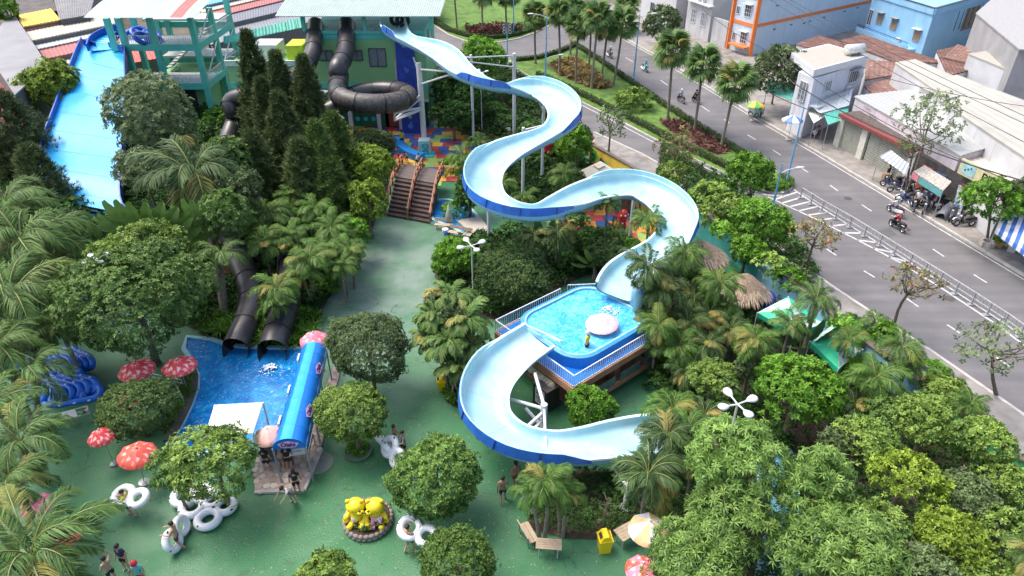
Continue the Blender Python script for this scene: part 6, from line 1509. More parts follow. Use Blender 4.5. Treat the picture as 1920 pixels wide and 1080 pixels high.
ar=[(505,405,92,3.4),(548,372,80,3.4),(590,395,86,3.4),(498,460,92,3.2),(545,445,96,3.2),(622,430,90,3.2),(655,470,84,3.0),(580,492,110,3.2),(520,545,104,3.0),(640,500,74,2.8),(470,420,70,3.2),(610,470,88,3.0),(560,330,60,3.6),(400,400,60,3.0)]
al=['back left','back middle','back right','left side','centre','right of centre','path side','front one with the bare brown stem','front left one over the black tubes','low one at the path corner','far left','right middle','farthest back near the conifers','by the fan shaped traveller palm']
for (a,b,w,z),l in zip(ar,al):palm('areca',a,b,w,z,'bushy feather palm in the left grove, %s' % l,nf=15,group='bushy palms of the left grove',dead=2 if 'front' in l or 'path' in l else 0,trunk=.07,stems=2)
# traveller's palms: big paddle leaves
def paddle_palm(px,py,zc,n,size,label,spread=75,base=None,mat='lime',tilt=.0,az=0.):
 C_=G(px,py,zc);t=DEP(C_);s=size*t/FL;B0=Vector((C_.x,C_.y,0)) if base is None else G(*base);root=thing('traveller_palm',label,'palm',B0);rnd=random.Random(int(px));q=MB();q.path([B0,B0.lerp(C_,.5)+Vector((.05,0,0)),C_],[.16,.13,.12],8);q.build('trunk',m_palmbark,root)
 key='paddle'+mat
 if key not in PF:
  b=MB();m=12;vs=[]
  for i in range(m+1):
   f=i/m;x=.38+.62*f;wdt=.115*math.sin(math.pi*min(.97,.06+f*.94))**.45;z=-.12*f*f
   for j,sgn in enumerate((-1,-.5,0,.5,1)):vs.append((x+(.02 if (i % 2 and abs(sgn) == 1) else 0),sgn*wdt*(1-.06*(i % 3)),z+.055*abs(sgn)-.02*(sgn*sgn)))
  b.add(vs,[(i*5+k,i*5+k+1,i*5+6+k,i*5+5+k) for i in range(m) for k in range(4)]);me=b.mesh('leaf',M('paddle_leaf_'+mat,(.17,.27,.06) if mat == 'lime' else (.075,.15,.05),.35,var=.2,scale=6,bump=.3));q=MB();q.path([(0,0,0),(.38,0,0),(.95,0,-.1)],[.02,.012,.004],5);PF[key]=(me,q.mesh('stalk',m_stalk))
 me,stm=PF[key]
 for k in range(n):
  f=(k/(n-1)-.5)*2 if n > 1 else 0;a=math.radians(spread)*f;o=bpy.data.objects.new('leaf',me);COL.objects.link(o);o.parent=root;o.location=C_-B0;ss=s*rnd.uniform(.9,1.05)
  d=Vector((math.sin(a)*math.cos(az),math.sin(a)*math.sin(az)-.35*math.cos(a)+rnd.uniform(-.1,.1)+tilt,math.cos(a))).normalized();side=Vector((math.cos(a),.25*math.sin(a),-math.sin(a)));z_=d.cross(side).normalized();y_=z_.cross(d).normalized()
  if z_.y > 0:z_=-z_;y_=-y_
  R=Matrix((d,y_,z_)).transposed();o.rotation_euler=R.to_euler();o.scale=(ss,ss,ss);ob=bpy.data.objects.new('stalk',stm);COL.objects.link(ob);ob.parent=o
 return root
paddle_palm(290,462,3.6,13,118,'fan of big flat banana like leaves in front of the large palm',80)
paddle_palm(392,445,4.2,5,90,'upright pale banana leaves around the bare trunk',30,base=(418,590))
paddle_palm(1205,545,1.4,5,60,'few banana leaves left of the feather palms by the raised pool',70,mat='dark')
paddle_palm(1500,655,2.0,6,80,'big dark banana leaves between the green umbrellas',75,mat='dark')
paddle_palm(1020,460,1.6,6,70,'dark banana leaves below the left slide loop',70,mat='dark')
paddle_palm(1115,500,1.0,7,48,'small light green spiky plant behind the raised pool',80)
# palms by the slides and in the right grove
rp=[('areca',945,345,60,2.8,'small palm inside the left slide loop, left side'),('areca',1060,330,74,3.0,'palm inside the left slide loop beside the pavilion'),('areca',985,372,60,2.0,'low light green palm inside the left slide loop'),('areca',870,300,74,2.8,'grey green palm right of the playground tiles'),('areca',900,268,56,3.0,'small palm behind the playground below the slide'),
  ('areca',1138,382,62,5.0,'palm standing up through the right slide loop'),('areca',1152,430,50,3.4,'darker palm just below the standing one'),('areca',1216,418,84,4.6,'palm hanging over the inside of the right slide loop'),('dark',1045,440,84,3.0,'dark palm below the left slide loop, right part'),('dark',1000,445,80,2.6,'dark palm below the left slide loop, left part'),
  ('dark',1215,505,120,5.6,'palm crossing in front of the slide above the raised pool'),('areca',1282,478,100,5.0,'palm right of the slide below the thatched roof'),('areca',1350,535,100,4.2,'palm left of the second thatched roof'),('dark',1240,545,110,4.4,'dark palm beside the raised pool corner'),
  ('areca',1480,610,84,4.0,'palm fronds hanging over the first green tent'),('areca',1590,640,80,3.8,'palm fronds hanging over the second green tent'),('areca',1235,615,96,3.6,'palm covering the right corner of the raised deck'),('areca',1415,640,100,4.2,'single stem palm with orange fibres in front of the green umbrellas'),('coco',1530,565,112,5.2,'palm standing between the two green umbrellas'),('areca',1690,655,100,4.0,'palm beside the street pavement, upper right grove'),('areca',1640,712,120,4.0,'palm above the yellow thicket, left'),('dark',1720,765,90,3.4,'deep green palm above the yellow thicket, right'),('areca',1820,760,80,3.2,'palm top by the pavement near the lone dark trunk'),
  ('dark',1250,820,130,3.8,'dark drooping palm beside the end of the lower slide'),('dark',1215,890,150,3.6,'drooping palm hanging over the end of the lower slide'),('areca',1290,808,110,3.6,'palm covering the far end of the lower slide'),('dark',1300,860,110,3.4,'dark palm left of the star leafed tree'),('areca',1025,905,116,3.6,'triple stemmed palm below the lower slide, front'),('areca',1060,925,84,2.8,'low palm right of the triple stemmed one'),
  ('areca',1570,600,40,2.4,'small yellowish plant on the blue wall'),('dark',1290,960,70,1.6,'dark palm by the patio umbrella'),('coco',1935,1040,110,5.6,'single palm frond fan at the right edge over the thicket'),('areca',1640,600,60,2.6,'small palm leaning on the blue wall')]
rp+= [('dark',440,300,90,5.4,'dark feather palm beside the conifers, left'),('areca',425,400,84,4.4,'feather palm behind the bare trunk'),('coco',100,500,150,3.8,'feather palm between the left edge palms and the biggest tree'),('dark',60,640,110,3.0,'low dark palm behind the blue tubes')]
rp+= [('coco',10,400,210,5.4,'feather palm at the left edge under the dark conifer'),('coco',110,610,150,3.6,'feather palm between the biggest tree and the blue tubes'),('coco',-5,660,210,4.8,'feather palm half outside the left edge, level with the tubes'),('coco',20,900,190,4.6,'feather palm above the corner palm, over the pink umbrella'),('coco',100,430,150,4.4,'feather palm left of the blue landing pool')]
for (st,a,b,w,z,l) in rp:palm(st,a,b,w,z,l,nf=15 if w > 70 else 11,trunk=.08 if st != 'coco' else .12,stems=2 if 'triple' in l else 1,dead=3 if 'fibres' in l or 'triple' in l or 'inside the left slide loop beside' in l else 1)
rm=[(1245,600,88,2.6),(1290,610,96,2.6),(1330,590,90,2.8),(1270,655,100,2.4),(1325,650,96,2.4),(1370,620,84,2.6),(1225,640,80,2.0),(1300,560,80,3.0),(1285,700,84,1.8),(1260,770,120,2.8),(1320,780,100,2.6),(1215,590,70,3.0),(1360,575,70,3.0),(1600,760,80,3.0),(1560,760,60,2.6),(1700,690,70,3.0),(1780,720,60,2.4)]
RML=['drooping palm touching the right corner of the raised pool','drooping palm second from the pool corner','drooping palm third from the pool corner','drooping palm low at the front left of the clump','drooping palm at the front middle of the clump','drooping palm at the right end of the clump','small drooping palm by the deck railing','drooping palm highest at the back of the clump','drooping palm at the bottom of the clump over the green floor','palm between the clump and the end of the lower slide','palm left of the four petal lamp','small palm right beside the slide outfall','palm nearest the lower thatched hut','palm below the second green tent','small palm behind the bright green crown','palm beside the second green tent, street side','small palm nearest the street pavement']
for k,(a,b,w,z) in enumerate(rm):palm('dark' if k % 3 else 'areca',a,b,w,z,RML[k],nf=15,group='drooping palm clump right of the raised pool' if k < 13 else 'palms above the thicket',trunk=.07,dead=2 if k % 4 == 0 else 0)
# fishtail palm cluster in the middle
FT=[(845,560,110,4.6),(815,590,100,4.2),(872,600,110,4.2),(838,640,110,3.4),(885,650,90,3.0),(800,640,80,2.8),(860,690,90,2.2)]
t0=G(848,745)
root=None
for k,(a,b,w,z) in enumerate(FT):palm('fish',a,b,w,z,['topmost fishtail palm of the middle clump','upper left fishtail palm of the middle clump','upper right fishtail palm of the middle clump','central fishtail palm of the middle clump','right fishtail palm of the middle clump','left fishtail palm of the middle clump','lowest fishtail palm of the middle clump'][k],nf=13,base=(835+k*6,728+(k % 3)*7),trunk=.07,group='stems of the fishtail palm clump',dead=1,name='fishtail_palm')
tree('broad','olive',845,600,120,130,3.4,'olive foliage in the heart of the fishtail palm clump',base=(848,740),trunk=.06,dens=.8)
bed([(832,700),(880,700),(885,745),(862,768),(838,755),(826,725)],'bright','low bright plants at the foot of the fishtail palms',seed=21,dens=40,h=.5)
bed([(652,840),(672,832),(690,838),(690,852),(672,858),(655,852)],'bright','grass in the ring planter of the yellow green tree',seed=22,dens=60,h=.15)
# shrubs scattered through the beds
rs_=random.Random(5)
SL1=['behind the bare trunk palm','left of the olive tree','under the large grey palm','right of the olive tree','below the tallest conifer','at the foot of the lime tree','beside the path hedge corner','next to the hedge, lighter green','under the leftmost big palm','right of the leftmost palm group','below the broad left conifer','at the foot of the wide slide','beside the landing pool','at the left edge under the palms','above the blue tube stack','beside the tower trees','behind the large grey palm','below the stair tower','behind the conifer row, left','bright one below the stair tower']
SL2=['by the rubbish heap','left of the high white column','under the pavilion palm','inside the left loop, back','below the orange gate post','inside the left loop, left','right of the play wall','beside the arched bridge stream','under the left loop, right side','under the left loop, left side','bright one in the right loop','behind the pool corner, right','behind the pool corner, left','next to the column in the right loop','at the edge of the round dark tree']
SL3=['beside the first thatched hut','below the palm clump','left of the lower thatched hut','by the orange fibred palm','above the four petal lamp','right of the four petal lamp','below the first green tent','beside the second green tent','near the pavement palm','at the top of the thicket','under the palm above the thicket','behind the star leafed tree','beside the pale channel','left edge of the palm clump','by the grey slide column','above the patio umbrella','bright one among the palms','red leafed one near the street wall','at the blue wall foot','under the street tree at the blue wall','between blue wall and second tent']
SB=[((430,300),'deep'),((380,370),'deep'),((340,420),'olive'),((450,400),'deep'),((470,350),'olive'),((640,360),'deep'),((580,560),'deep'),((610,540),'bright'),((150,440),'deep'),((180,480),'deep'),((60,400),'deep'),((130,400),'deep'),((230,420),'deep'),((30,520),'deep'),((90,560),'deep'),((440,270),'deep'),((400,300),'olive'),((380,260),'deep'),((450,230),'deep'),((420,235),'bright')]
for k,((a,b),m) in enumerate(SB):shrub(m,a,b,62,46,'shrub '+SL1[k],group='shrubs under the left palms')
SB2=[((950,240),'deep'),((925,220),'deep'),((1040,290),'bright'),((1000,310),'deep'),((1095,300),'deep'),((935,310),'deep'),((850,320),'bright'),((855,400),'bright'),((1080,420),'deep'),((960,440),'deep'),((1180,470),'bright'),((1060,500),'deep'),((1030,480),'deep'),((1160,460),'deep'),((900,470),'deep')]
for k,((a,b),m) in enumerate(SB2):shrub(m,a,b,54,40,'low shrub '+SL2[k],group='shrubs round the slide columns')
SB3=[((1270,520),'deep'),((1250,690),'bright'),((1400,600),'deep'),((1450,700),'bright'),((1330,740),'deep'),((1380,760),'deep'),((1560,700),'deep'),((1600,680),'olive'),((1740,700),'bright'),((1800,770),'yellowgreen'),((1650,770),'deep'),((1450,820),'deep'),((1470,1000),'deep'),((1240,720),'deep'),((1260,950),'deep'),((1310,920),'deep'),((1340,560),'bright'),((1740,740),'redleaf'),((1510,560),'deep'),((1480,520),'olive'),((1600,620),'deep')]
for k,((a,b),m) in enumerate(SB3):shrub(m,a,b,70,54,'leafy shrub '+SL3[k],group='shrubs in the right grove')
for k in range(14):
 f=k/13;p=lerpP(WALL,.40+.5*f) if False else lerpP(WALL,.10+.62*f);
 c=Vector((p.x-.3,p.y-.2,2.1));R=1.0
 me=None
 key='vine%d' % (k % 3)
 if key not in SH:SH[key]=crown_mesh('shrub',1.1,.8,LM['yellowgreen' if k % 2 else 'bright'],900+k,1.3)[0]
 if .10 < f < .92 and k not in (9,10):
  root=thing('climber','leafy climber over the park wall, '+['a','nearest the cream pavilion','second after the pavilion','above the teal stretch','at the start of the blue stretch','behind the first thatched hut','right of the first thatched hut','above the lower thatched hut','left of the bare blue stretch','b','c','over the first green tent','over the second green tent','d'][k],'climber',(c.x,c.y,1.2),'climbers along the park wall');o=link_mesh('crown',SH[key],root);o.location=(0,0,.8);o.scale=(1.0+.2*(k % 2),1.0,1.0);o.rotation_euler=(0,0,k)
# ------------------------------------------------------------------ playground
TC={'r':M('tile_red',(.42,.055,.05),.7,var=.12,scale=2),'b':M('tile_blue',(.03,.085,.30),.7,var=.12,scale=2),'g':M('tile_green',(.25,.42,.10),.7,var=.12,scale=2),'o':M('tile_orange',(.62,.27,.05),.7,var=.12,scale=2),'y':M('tile_yellow',(.66,.42,.08),.7,var=.12,scale=2)}
def tiles(poly,sz,label,seed,slope=0.,skew=0.):
 c=Vector((sum(p.x for p in poly)/len(poly),sum(p.y for p in poly)/len(poly),0));t=thing('playground_floor',label,'floor',c);rnd=random.Random(seed);mes={}
 pl=[(p.x,p.y) for p in poly];xs=[p[0] for p in pl];ys=[p[1] for p in pl]
 for i in range(int((max(xs)-min(xs))/sz)+2):
  for j in range(int((max(ys)-min(ys))/sz)+2):
   x=min(xs)+i*sz+(j % 2)*sz*.33;y=min(ys)+j*sz
   if not inpoly(x,y,pl):continue
   k='rgboyrgbo'[(i*2+j*3+rnd.randrange(3)) % 9]
   if k not in mes:q=MB();q.box((0,0,.025),(sz-.03,sz-.03,.05));mes[k]=q.mesh('tile',TC[k])
   o=bpy.data.objects.new('tile',mes[k]);COL.objects.link(o);o.parent=t;o.location=(x-c.x,y-c.y,.004*rnd.random())
 return t
tiles(GP([(640,236),(900,236),(930,262),(905,300),(835,345),(735,345),(730,290),(640,262)]),1.05,'multicoloured rubber tiles in front of the slide building',1)
tiles(GP([(1040,395),(1200,385),(1240,420),(1230,465),(1150,480),(1030,440)]),1.0,'multicoloured rubber tiles inside the right slide loop',2)
tiles(GP([(1260,500),(1340,505),(1430,590),(1440,640),(1370,650),(1290,590)]),1.0,'multicoloured rubber tiles beside the thatched roofs',3)
# low curved blue wall pool
q=MB();P=GP([(748,268),(752,280),(762,290),(778,298),(792,302)]);P=spline(P,.4)
for i in range(len(P)-1):q.beam(P[i]+Vector((0,0,.35)),P[i+1]+Vector((0,0,.35)),.9,.7)
tag(q.build('blue_splash_wall',M('splash_blue',(.02,.22,.60),.4,var=.15),base=P[0]),'curved low blue wall on the coloured tiles where children play','play wall')
# column foot pedestal with turquoise curl
pp_=G(797,290);t=thing('play_pedestal','pale pedestal with turquoise curls at the foot of the tall white column','pedestal',pp_)
q=MB();q.box((pp_.x,pp_.y+.2,.75),(1.1,1.0,1.5));q.build('body',M('pedestal_white',(.50,.62,.60),.6,var=.2,scale=3),t)
for k in range(2):
 q=MB();q.torus((pp_.x+.12,pp_.y-.36,.42+k*.62),.26,.09,18,7,Matrix.Rotation(math.pi/2,3,'X'));q.build('curl',M('turquoise',(.02,.42,.50),.4),t,smooth=True)
q=MB();q.box((pp_.x+.1,pp_.y-.2,.1),(1.7,1.5,.16));q.build('base_plate',MATS['turquoise'],t)
# red play figures near the slide column
for k,(a,b,lb) in enumerate([(1028,300,'red play post left of the pavilion'),(1057,292,'short red play post near the pavilion'),(1166,430,'red play post inside the right slide loop'),(1303,520,'red toadstool hut entrance below the thatched roof')]):
 p=G(a,b);t=thing('play_post',lb,'play post',p);r=(.55,.4,.4,.6)[k];h=(2.2,1.4,1.6,1.6)[k];q=MB();q.lathe([(r*.7,0),(r*.8,h*.4),(r,h*.7),(r*.8,h),(0,h+.15)],p,12);q.build('body',M('play_red',(.42,.02,.02),.4,var=.2),t,smooth=True)
 for j in range(7):
  q=MB();aa=-2.6+j*.45;q.ball(p+Vector((r*.95*math.cos(aa),r*.95*math.sin(aa),h*(.45+.4*(j % 2)))),.07,6,4);q.build('spot',m_white,t)
# pavilion with cream square roof, thatched huts
def hiproof(px,zc,ztop,label,mat,cap=None,name='pavilion',cat='pavilion',thatch=False):
 P=GP(px,zc);c=sum(P,Vector())/4;top=Vector((c.x,c.y,ztop));t=thing(name,label,cat,(c.x,c.y,0));n=len(P)
 for i in range(n):
  a,b=P[i],P[(i+1) % n];q=MB();q.add([a,b,top,a-Vector((0,0,.08)),b-Vector((0,0,.08)),top-Vector((0,0,.1))],[(0,1,2),(5,4,3),(0,3,4,1)]);q.build('roof_panel',mat,t)
  q=MB();q.tube((a.x+(c.x-a.x)*.12,a.y+(c.y-a.y)*.12,0),(a.x+(c.x-a.x)*.12,a.y+(c.y-a.y)*.12,zc),.07,6);q.build('post',M('brown_post',(.20,.10,.06),.8),t)
 if cap:
  q=MB();q.slab([p.lerp(c,.68)+Vector((0,0,(ztop-zc)*.68+.16)) for p in P],.05);q.build('roof_cap',cap,t)
 return t
m_pav=M('cream_membrane',(.60,.54,.42),.7,var=.08,scale=1.5)
hiproof([(1085,321),(1126,302),(1161,323),(1118,345)],2.7,3.4,'cream square pavilion roof beside the yellow wall',m_pav,m_pav)
def thatch_hut(px,py,w,zt,h,label):
 C_=G(px,py,zt);tt=DEP(C_);R=w/2*tt/FL;t=thing('thatched_hut',label,'hut',(C_.x,C_.y,0));n=10;rs=np.random.RandomState(int(px));q=MB()
 q.lathe([(R,zt-h),(R*.72,zt-h*.62),(R*.36,zt-h*.25),(.05,zt)],(C_.x,C_.y,0),n);q.lathe([(R*.97,zt-h-.12),(R,zt-h)],(C_.x,C_.y,0),n);q.build('roof',M('thatch',(.25,.18,.125),.95,var=.35,scale=9,bump=.7,bscale=16),t)
 m=1500;a=rs.uniform(0,6.283,m);f=rs.uniform(.02,1,m)**.6;P=np.stack([np.cos(a)*R*f,np.sin(a)*R*f,zt-h*f+.04],1)-np.array([0,0,0]);d=unit(np.stack([np.cos(a+rs.normal(0,.15,m)),np.sin(a+rs.normal(0,.15,m)),-np.full(m,h/R)],1));nr=unit(np.stack([np.cos(a)*h/R,np.sin(a)*h/R,np.ones(m)],1))
 me=leafmesh('straw',P,d,nr,rs.uniform(.35,.7,m),np.full(m,.05),rs.uniform(0,1,m),leafmat('straw_blade',(.17,.115,.08),(.50,.40,.30),rough=.8,trans=.05),droop=.02);o=link_mesh('straw',me,t);o['kind']='stuff'
 for k in range(6):
  aa=k*math.pi/3+.3;q=MB();x,y=C_.x+math.cos(aa)*R*.75,C_.y+math.sin(aa)*R*.75;q.tube((x,y,0),(x,y,zt-h*.8),.08,6);q.build('post',MATS['brown_post'],t)
 q=MB();q.lathe([(.5,0),(.5,.8),(.55,.85),(0,.85)],(C_.x,C_.y-.3,0),12);q.build('counter',M('counter_brown',(.2,.12,.07),.7),t)
thatch_hut(1318,452,92,3.3,1.1,'thatched hut touching the right slide loop')
thatch_hut(1402,513,86,3.3,1.2,'thatched hut beside the blue wall, lower one')
thatch_hut(1180,328,80,3.0,.8,'thatched roof half hidden behind the slide and the cream pavilion')
p=G(1433,582);q=MB();q.lathe([(.45,0),(.5,.2),(.52,1.1),(.4,1.25),(0,1.27)],(p.x,p.y,0),16);tag(q.build('water_barrel',M('barrel_blue',(.015,.05,.35),.35),base=p,smooth=True),'dark blue barrel by the lower thatched hut','barrel')
# tents (green and white) at right
def tent(px,z,ztop,label):
 P=GP(px,z);c=sum(P,Vector())/len(P);t=thing('canopy_tent',label,'tent',(c.x,c.y,0));top=Vector((c.x,c.y,ztop));n=len(P);mg=M('tent_green',(.02,.46,.25),.5,var=.12,scale=2);mw=M('tent_print',(.52,.62,.56),.55,var=.1,col2=(.05,.45,.28),fac2=(.53,.58),s2=2.0)
 for i in range(n):
  a,b=P[i],P[(i+1) % n];m1,m2=a.lerp(top,.55)-Vector((0,0,.12)),b.lerp(top,.55)-Vector((0,0,.12));q=MB();q.add([a,b,m2,m1],[(0,1,2,3)]);q.add([a-Vector((0,0,.03)),b-Vector((0,0,.03)),m2-Vector((0,0,.03)),m1-Vector((0,0,.03))],[(3,2,1,0)]);q.build('canopy_panel',mw if i % 2 == 0 else mg,t)
  q=MB();q.add([m1,m2,top,m1-Vector((0,0,.03)),m2-Vector((0,0,.03)),top-Vector((0,0,.03))],[(0,1,2),(5,4,3)]);q.build('canopy_peak',mg if i % 2 else mw,t)
  q=MB();q.add([a,b,b-Vector((0,0,.3)),a-Vector((0,0,.3)),a*.999,b*.999],[(3,2,1,0),(0,1,2,3)][:1]);q.build('valance',mg,t)
  q=MB();q.tube((a.x,a.y,0),a,.035,6);q.build('pole',m_white,t)
tent([(1420,586),(1478,556),(1545,606),(1490,625)],2.6,3.3,'green and white printed tent next to the lower thatched hut')
tent([(1518,640),(1560,610),(1618,655),(1572,692)],2.6,3.3,'green and white printed tent right of the first, under a palm')

# ------------------------------------------------------------------ arched wooden bridge
bt0,bt1=G(726,405),G(805,420);far0,far1=G(738,322),G(820,338)
br=thing('arched_bridge','brown stepped bridge in two lanes with terracotta railings','bridge',(bt0+bt1)/2)
m_bw=M('brown_step',(.075,.05,.045),.85,var=.2,scale=4,bump=.3);m_tr=M('terracotta_rail',(.34,.15,.09),.7,var=.12)
NSP=9;y_front=(bt0+bt1)/2;dirx=(bt1-bt0).normalized();diry=G(748,322,1.75)-bt0;diry.z=0;diry.normalize();W_=(bt1-bt0).length
def BZ(f):return 1.75*math.sin(min(1,f/.62)*math.pi/2)
for k in range(NSP):
 f=k/NSP;z=.19*(k+1)
 for s0_,s1__ in ((.0,.485),(.515,1.)):
  a=bt0+dirx*(W_*s0_)+diry*(k*.42);b=bt0+dirx*(W_*s1__)+diry*(k*.42);c_=b+diry*.42;d_=a+diry*.42
  q=MB();q.prism([(v.x,v.y) for v in (a,b,c_,d_)],0,z);q.build('step',m_bw,br)
for s0_,s1__ in ((.0,.485),(.515,1.)):
 for k in range(5):
  a=bt0+dirx*(W_*s0_)+diry*(NSP*.42+k*.62);b=bt0+dirx*(W_*s1__)+diry*(NSP*.42+k*.62);c_=b+diry*.6;d_=a+diry*.6;q=MB();q.prism([(v.x,v.y) for v in (a,b,c_,d_)],1.5-.02*k,1.82-.06*max(0,k-2));q.build('deck_board',M('deck_board_grey',(.12,.10,.09),.9,var=.2,scale=5),br)
for s in (-.02,.5,1.02):
 prev=None
 for k in range(8):
  y=k*.95;z=min(1.75,.19*(y/.42+1));p=bt0+dirx*(W_*s)+diry*y;q=MB();q.box((p.x,p.y,z+.42),(.13,.13,.95));q.build('rail_post',m_tr,br)
  if prev is not None:
   for h in (.85,.5):
    q=MB();q.beam(prev+Vector((0,0,h)),Vector((p.x,p.y,z+h)),.1,.09);q.build('rail',m_tr,br)
  prev=Vector((p.x,p.y,z))

# ------------------------------------------------------------------ blue barrel tunnel, canopy, terrace
m_tb=M('tunnel_blue',(.01,.16,.58),.35,var=.06,scale=.8);m_tb2=M('tunnel_light_blue',(.015,.33,.72),.3,var=.05);m_tp=M('logo_pink',(.75,.45,.62),.5);m_tw=M('logo_navy',(.06,.03,.22),.5)
E0a,E0b=G(513,838,2.3),G(572,842,2.3);E1a,E1b=G(567,655,2.3),G(611,655,2.3)
tn=thing('barrel_tunnel','long blue barrel vault walkway cover with round white pink lettering on it','canopy',(G(545,850).x,G(545,850).y,0))
fx=(E0a+E0b)/2;bx_=(E1a+E1b)/2;dl=(bx_-fx);Ln=dl.length;dl.normalize();dr=Vector((dl.y,-dl.x,0));hw=(E0b-E0a).length/2;hw2=(E1b-E1a).length/2
NSG=8;Ra=14
def TP(f,a,rr=0.):
 w=hw+(hw2-hw)*f+rr;return fx+dl*(Ln*f)+dr*(w*math.cos(a))+Vector((0,0,(w*.80)*math.sin(a)))
for sgi in range(NSG):
 f0_,f1_=sgi/NSG,(sgi+1)/NSG
 for nm,a0,a1,mt,rr in (('vault_panel',0,math.radians(74),m_tb,0),('skylight_panel',math.radians(74),math.radians(118),m_tb2,.015),('vault_panel',math.radians(118),math.pi,m_tb,0)):
  b=MB();vs=[];m=5
  for i in range(3):
   ff=f0_+(f1_-f0_)*i/2;sag=(-.03 if i == 1 else 0)
   for k in range(m+1):vs.append(TP(ff,a0+(a1-a0)*k/m,rr+sag))
  b.add(vs,[(i*(m+1)+k,(i+1)*(m+1)+k,(i+1)*(m+1)+k+1,i*(m+1)+k+1) for i in range(2) for k in range(m)]);b.build(nm,mt,tn,smooth=True)
 q=MB();q.path([TP(f0_,math.pi*k/14,.01) for k in range(15)],.012,5);q.build('hoop',m_tb2,tn)
q=MB();vs=[TP(0,math.pi*k/16) for k in range(17)];q.add(vs+[v-Vector((0,.04,0)) for v in vs],[list(range(16,-1,-1)),list(range(17,34))]);q.build('end_panel',m_tb,tn)
for sd in (1,-1):
 for f in (0,.33,.66,1):
  p=TP(f,0 if sd > 0 else math.pi);q=MB();q.tube((p.x,p.y,0),p,.05,6);q.build('post',m_grey,tn)
 q=MB();a,b=TP(0,0 if sd > 0 else math.pi),TP(1,0 if sd > 0 else math.pi);q.beam(a-Vector((0,0,.2)),b-Vector((0,0,.2)),.05,.4);q.build('skirt',m_tb,tn)
def logo(c,x,y,sz):
 n=x.cross(y);q=MB();vs=[]
 for k in range(20):
  a=2*math.pi*k/20;r=1+.10*math.sin(5*a);vs.append(c+x*(sz*1.15*r*math.cos(a))+y*(sz*.5*r*math.sin(a))+n*.02)
 q.add(vs+[v-n*.015 for v in vs],[list(range(20)),list(range(39,19,-1))]);q.build('logo_patch',m_tp,tn);letter('Oishi',sz*.78,m_tw,c+n*.035,x,y,tn,bold=.012)
endc=fx-dl*.045+Vector((0,0,hw*.36));logo(endc,dr,Vector((0,0,1)),.40)
for f in (.28,.72):
 a=math.radians(33);c=TP(f,a,.03);yv=(TP(f,a+.1)-TP(f,a-.1)).normalized();logo(c,dl,yv if dl.cross(yv).dot(dr) > 0 else -yv,.38)
for f in (.2,.5,.85):
 a=math.radians(150);c=TP(f,a,.03);q=MB();q.box(c,(.08,.6,.25),math.atan2(dl.y,dl.x)+math.pi/2);q.build('print',m_white,tn)
# stone terrace with tiled wall and counter
m_stone=M('crazy_paving',(.42,.35,.30),.85,var=.25,scale=5,col2=(.30,.23,.19),fac2=(.45,.6),s2=4,bump=.3)
T0=GP([(480,845),(578,838),(600,760),(625,690),(640,690),(600,850),(571,922),(478,925)]);q=MB();q.prism([(p_.x,p_.y) for p_ in T0],.0,.09);o=q.build('stone_terrace',m_stone);o['kind']='structure'
q=MB()
Pb=GP([(478,925),(571,922),(604,845)]);
for i in range(2):q.beam(Pb[i]+Vector((0,0,.06)),Pb[i+1]+Vector((0,0,.06)),.14,.13)
struct(q.build('kerb',m_kerb))
# paving stones: the pieces one can pick apart
rs=np.random.RandomState(4);ts=[];plT=[(p_.x,p_.y) for p_ in T0]
xs=[p_[0] for p_ in plT];ys=[p_[1] for p_ in plT];tr_=o;cnt=0
mes=[]
for k in range(5):
 n=5+k % 3;q=MB();q.prism([(.17*(.8+.35*rs.rand())*math.cos(2*math.pi*i/n+.3*rs.rand()),.17*(.8+.35*rs.rand())*math.sin(2*math.pi*i/n+.3*rs.rand())) for i in range(n)],0,.018);mes.append(q.mesh('stone',M('paver_%s' % 'abcde'[k],[(.50,.40,.34),(.40,.31,.26),(.55,.47,.41),(.33,.25,.21),(.46,.40,.37)][k],.8)))
for i in range(26):
 for j in range(30):
  x=min(xs)+i*.36+(j % 2)*.18+rs.uniform(-.04,.04);y=min(ys)+j*.34+rs.uniform(-.04,.04)
  if y < ys[0]+1.2 and inpoly(x,y,plT) and cnt < 260:
   s_=bpy.data.objects.new('stone',mes[rs.randint(5)]);COL.objects.link(s_);s_.parent=tr_;s_.location=(x,y,.0915);s_.rotation_euler=(0,0,rs.uniform(0,6));cnt+= 1
cw=thing('stone_counter','tiled stone wall with a sloping white price board at the mouth of the blue tunnel','counter',G(560,880));q=MB();a,b=G(552,872),G(577,868);q.beam(a+Vector((0,.15,.55)),b+Vector((0,.15,.55)),.35,1.0);q.build('wall',m_stone,cw)
q=MB();q.box((a+b)/2+Vector((-.05,-.05,1.35)),(.85,.06,1.0),math.atan2((b-a).y,(b-a).x),Matrix.Rotation(-.45,3,'X'));q.build('price_board',M('board_white',(.62,.66,.68),.5),cw)
for k in range(5):
 q=MB();q.box((a+b)/2+Vector((-.05,-.10-.0*k,1.35))+Matrix.Rotation(-.45,3,'X') @ Vector((0,-.0,.32-.15*k)),(.6,.015,.05),math.atan2((b-a).y,(b-a).x),Matrix.Rotation(-.45,3,'X'));q.build('print',MATS['tent_green'] if k == 0 else m_grey,cw)
q=MB();a,b=G(500,862),G(548,858);q.beam(a+Vector((0,0,.6)),b+Vector((0,0,.6)),.5,1.1);q.build('counter',M('counter_grey',(.12,.13,.15),.5),cw)
hr=thing('handrail','cream handrail beside the stone terrace','handrail',G(585,858));q=MB();a,b=G(583,882),G(592,838);q.tube(a+Vector((0,0,.9)),b+Vector((0,0,.9)),.035,6);q.tube(a,a+Vector((0,0,.9)),.035,6);q.tube(b,b+Vector((0,0,.9)),.035,6);q.build('rail',m_cream,hr)
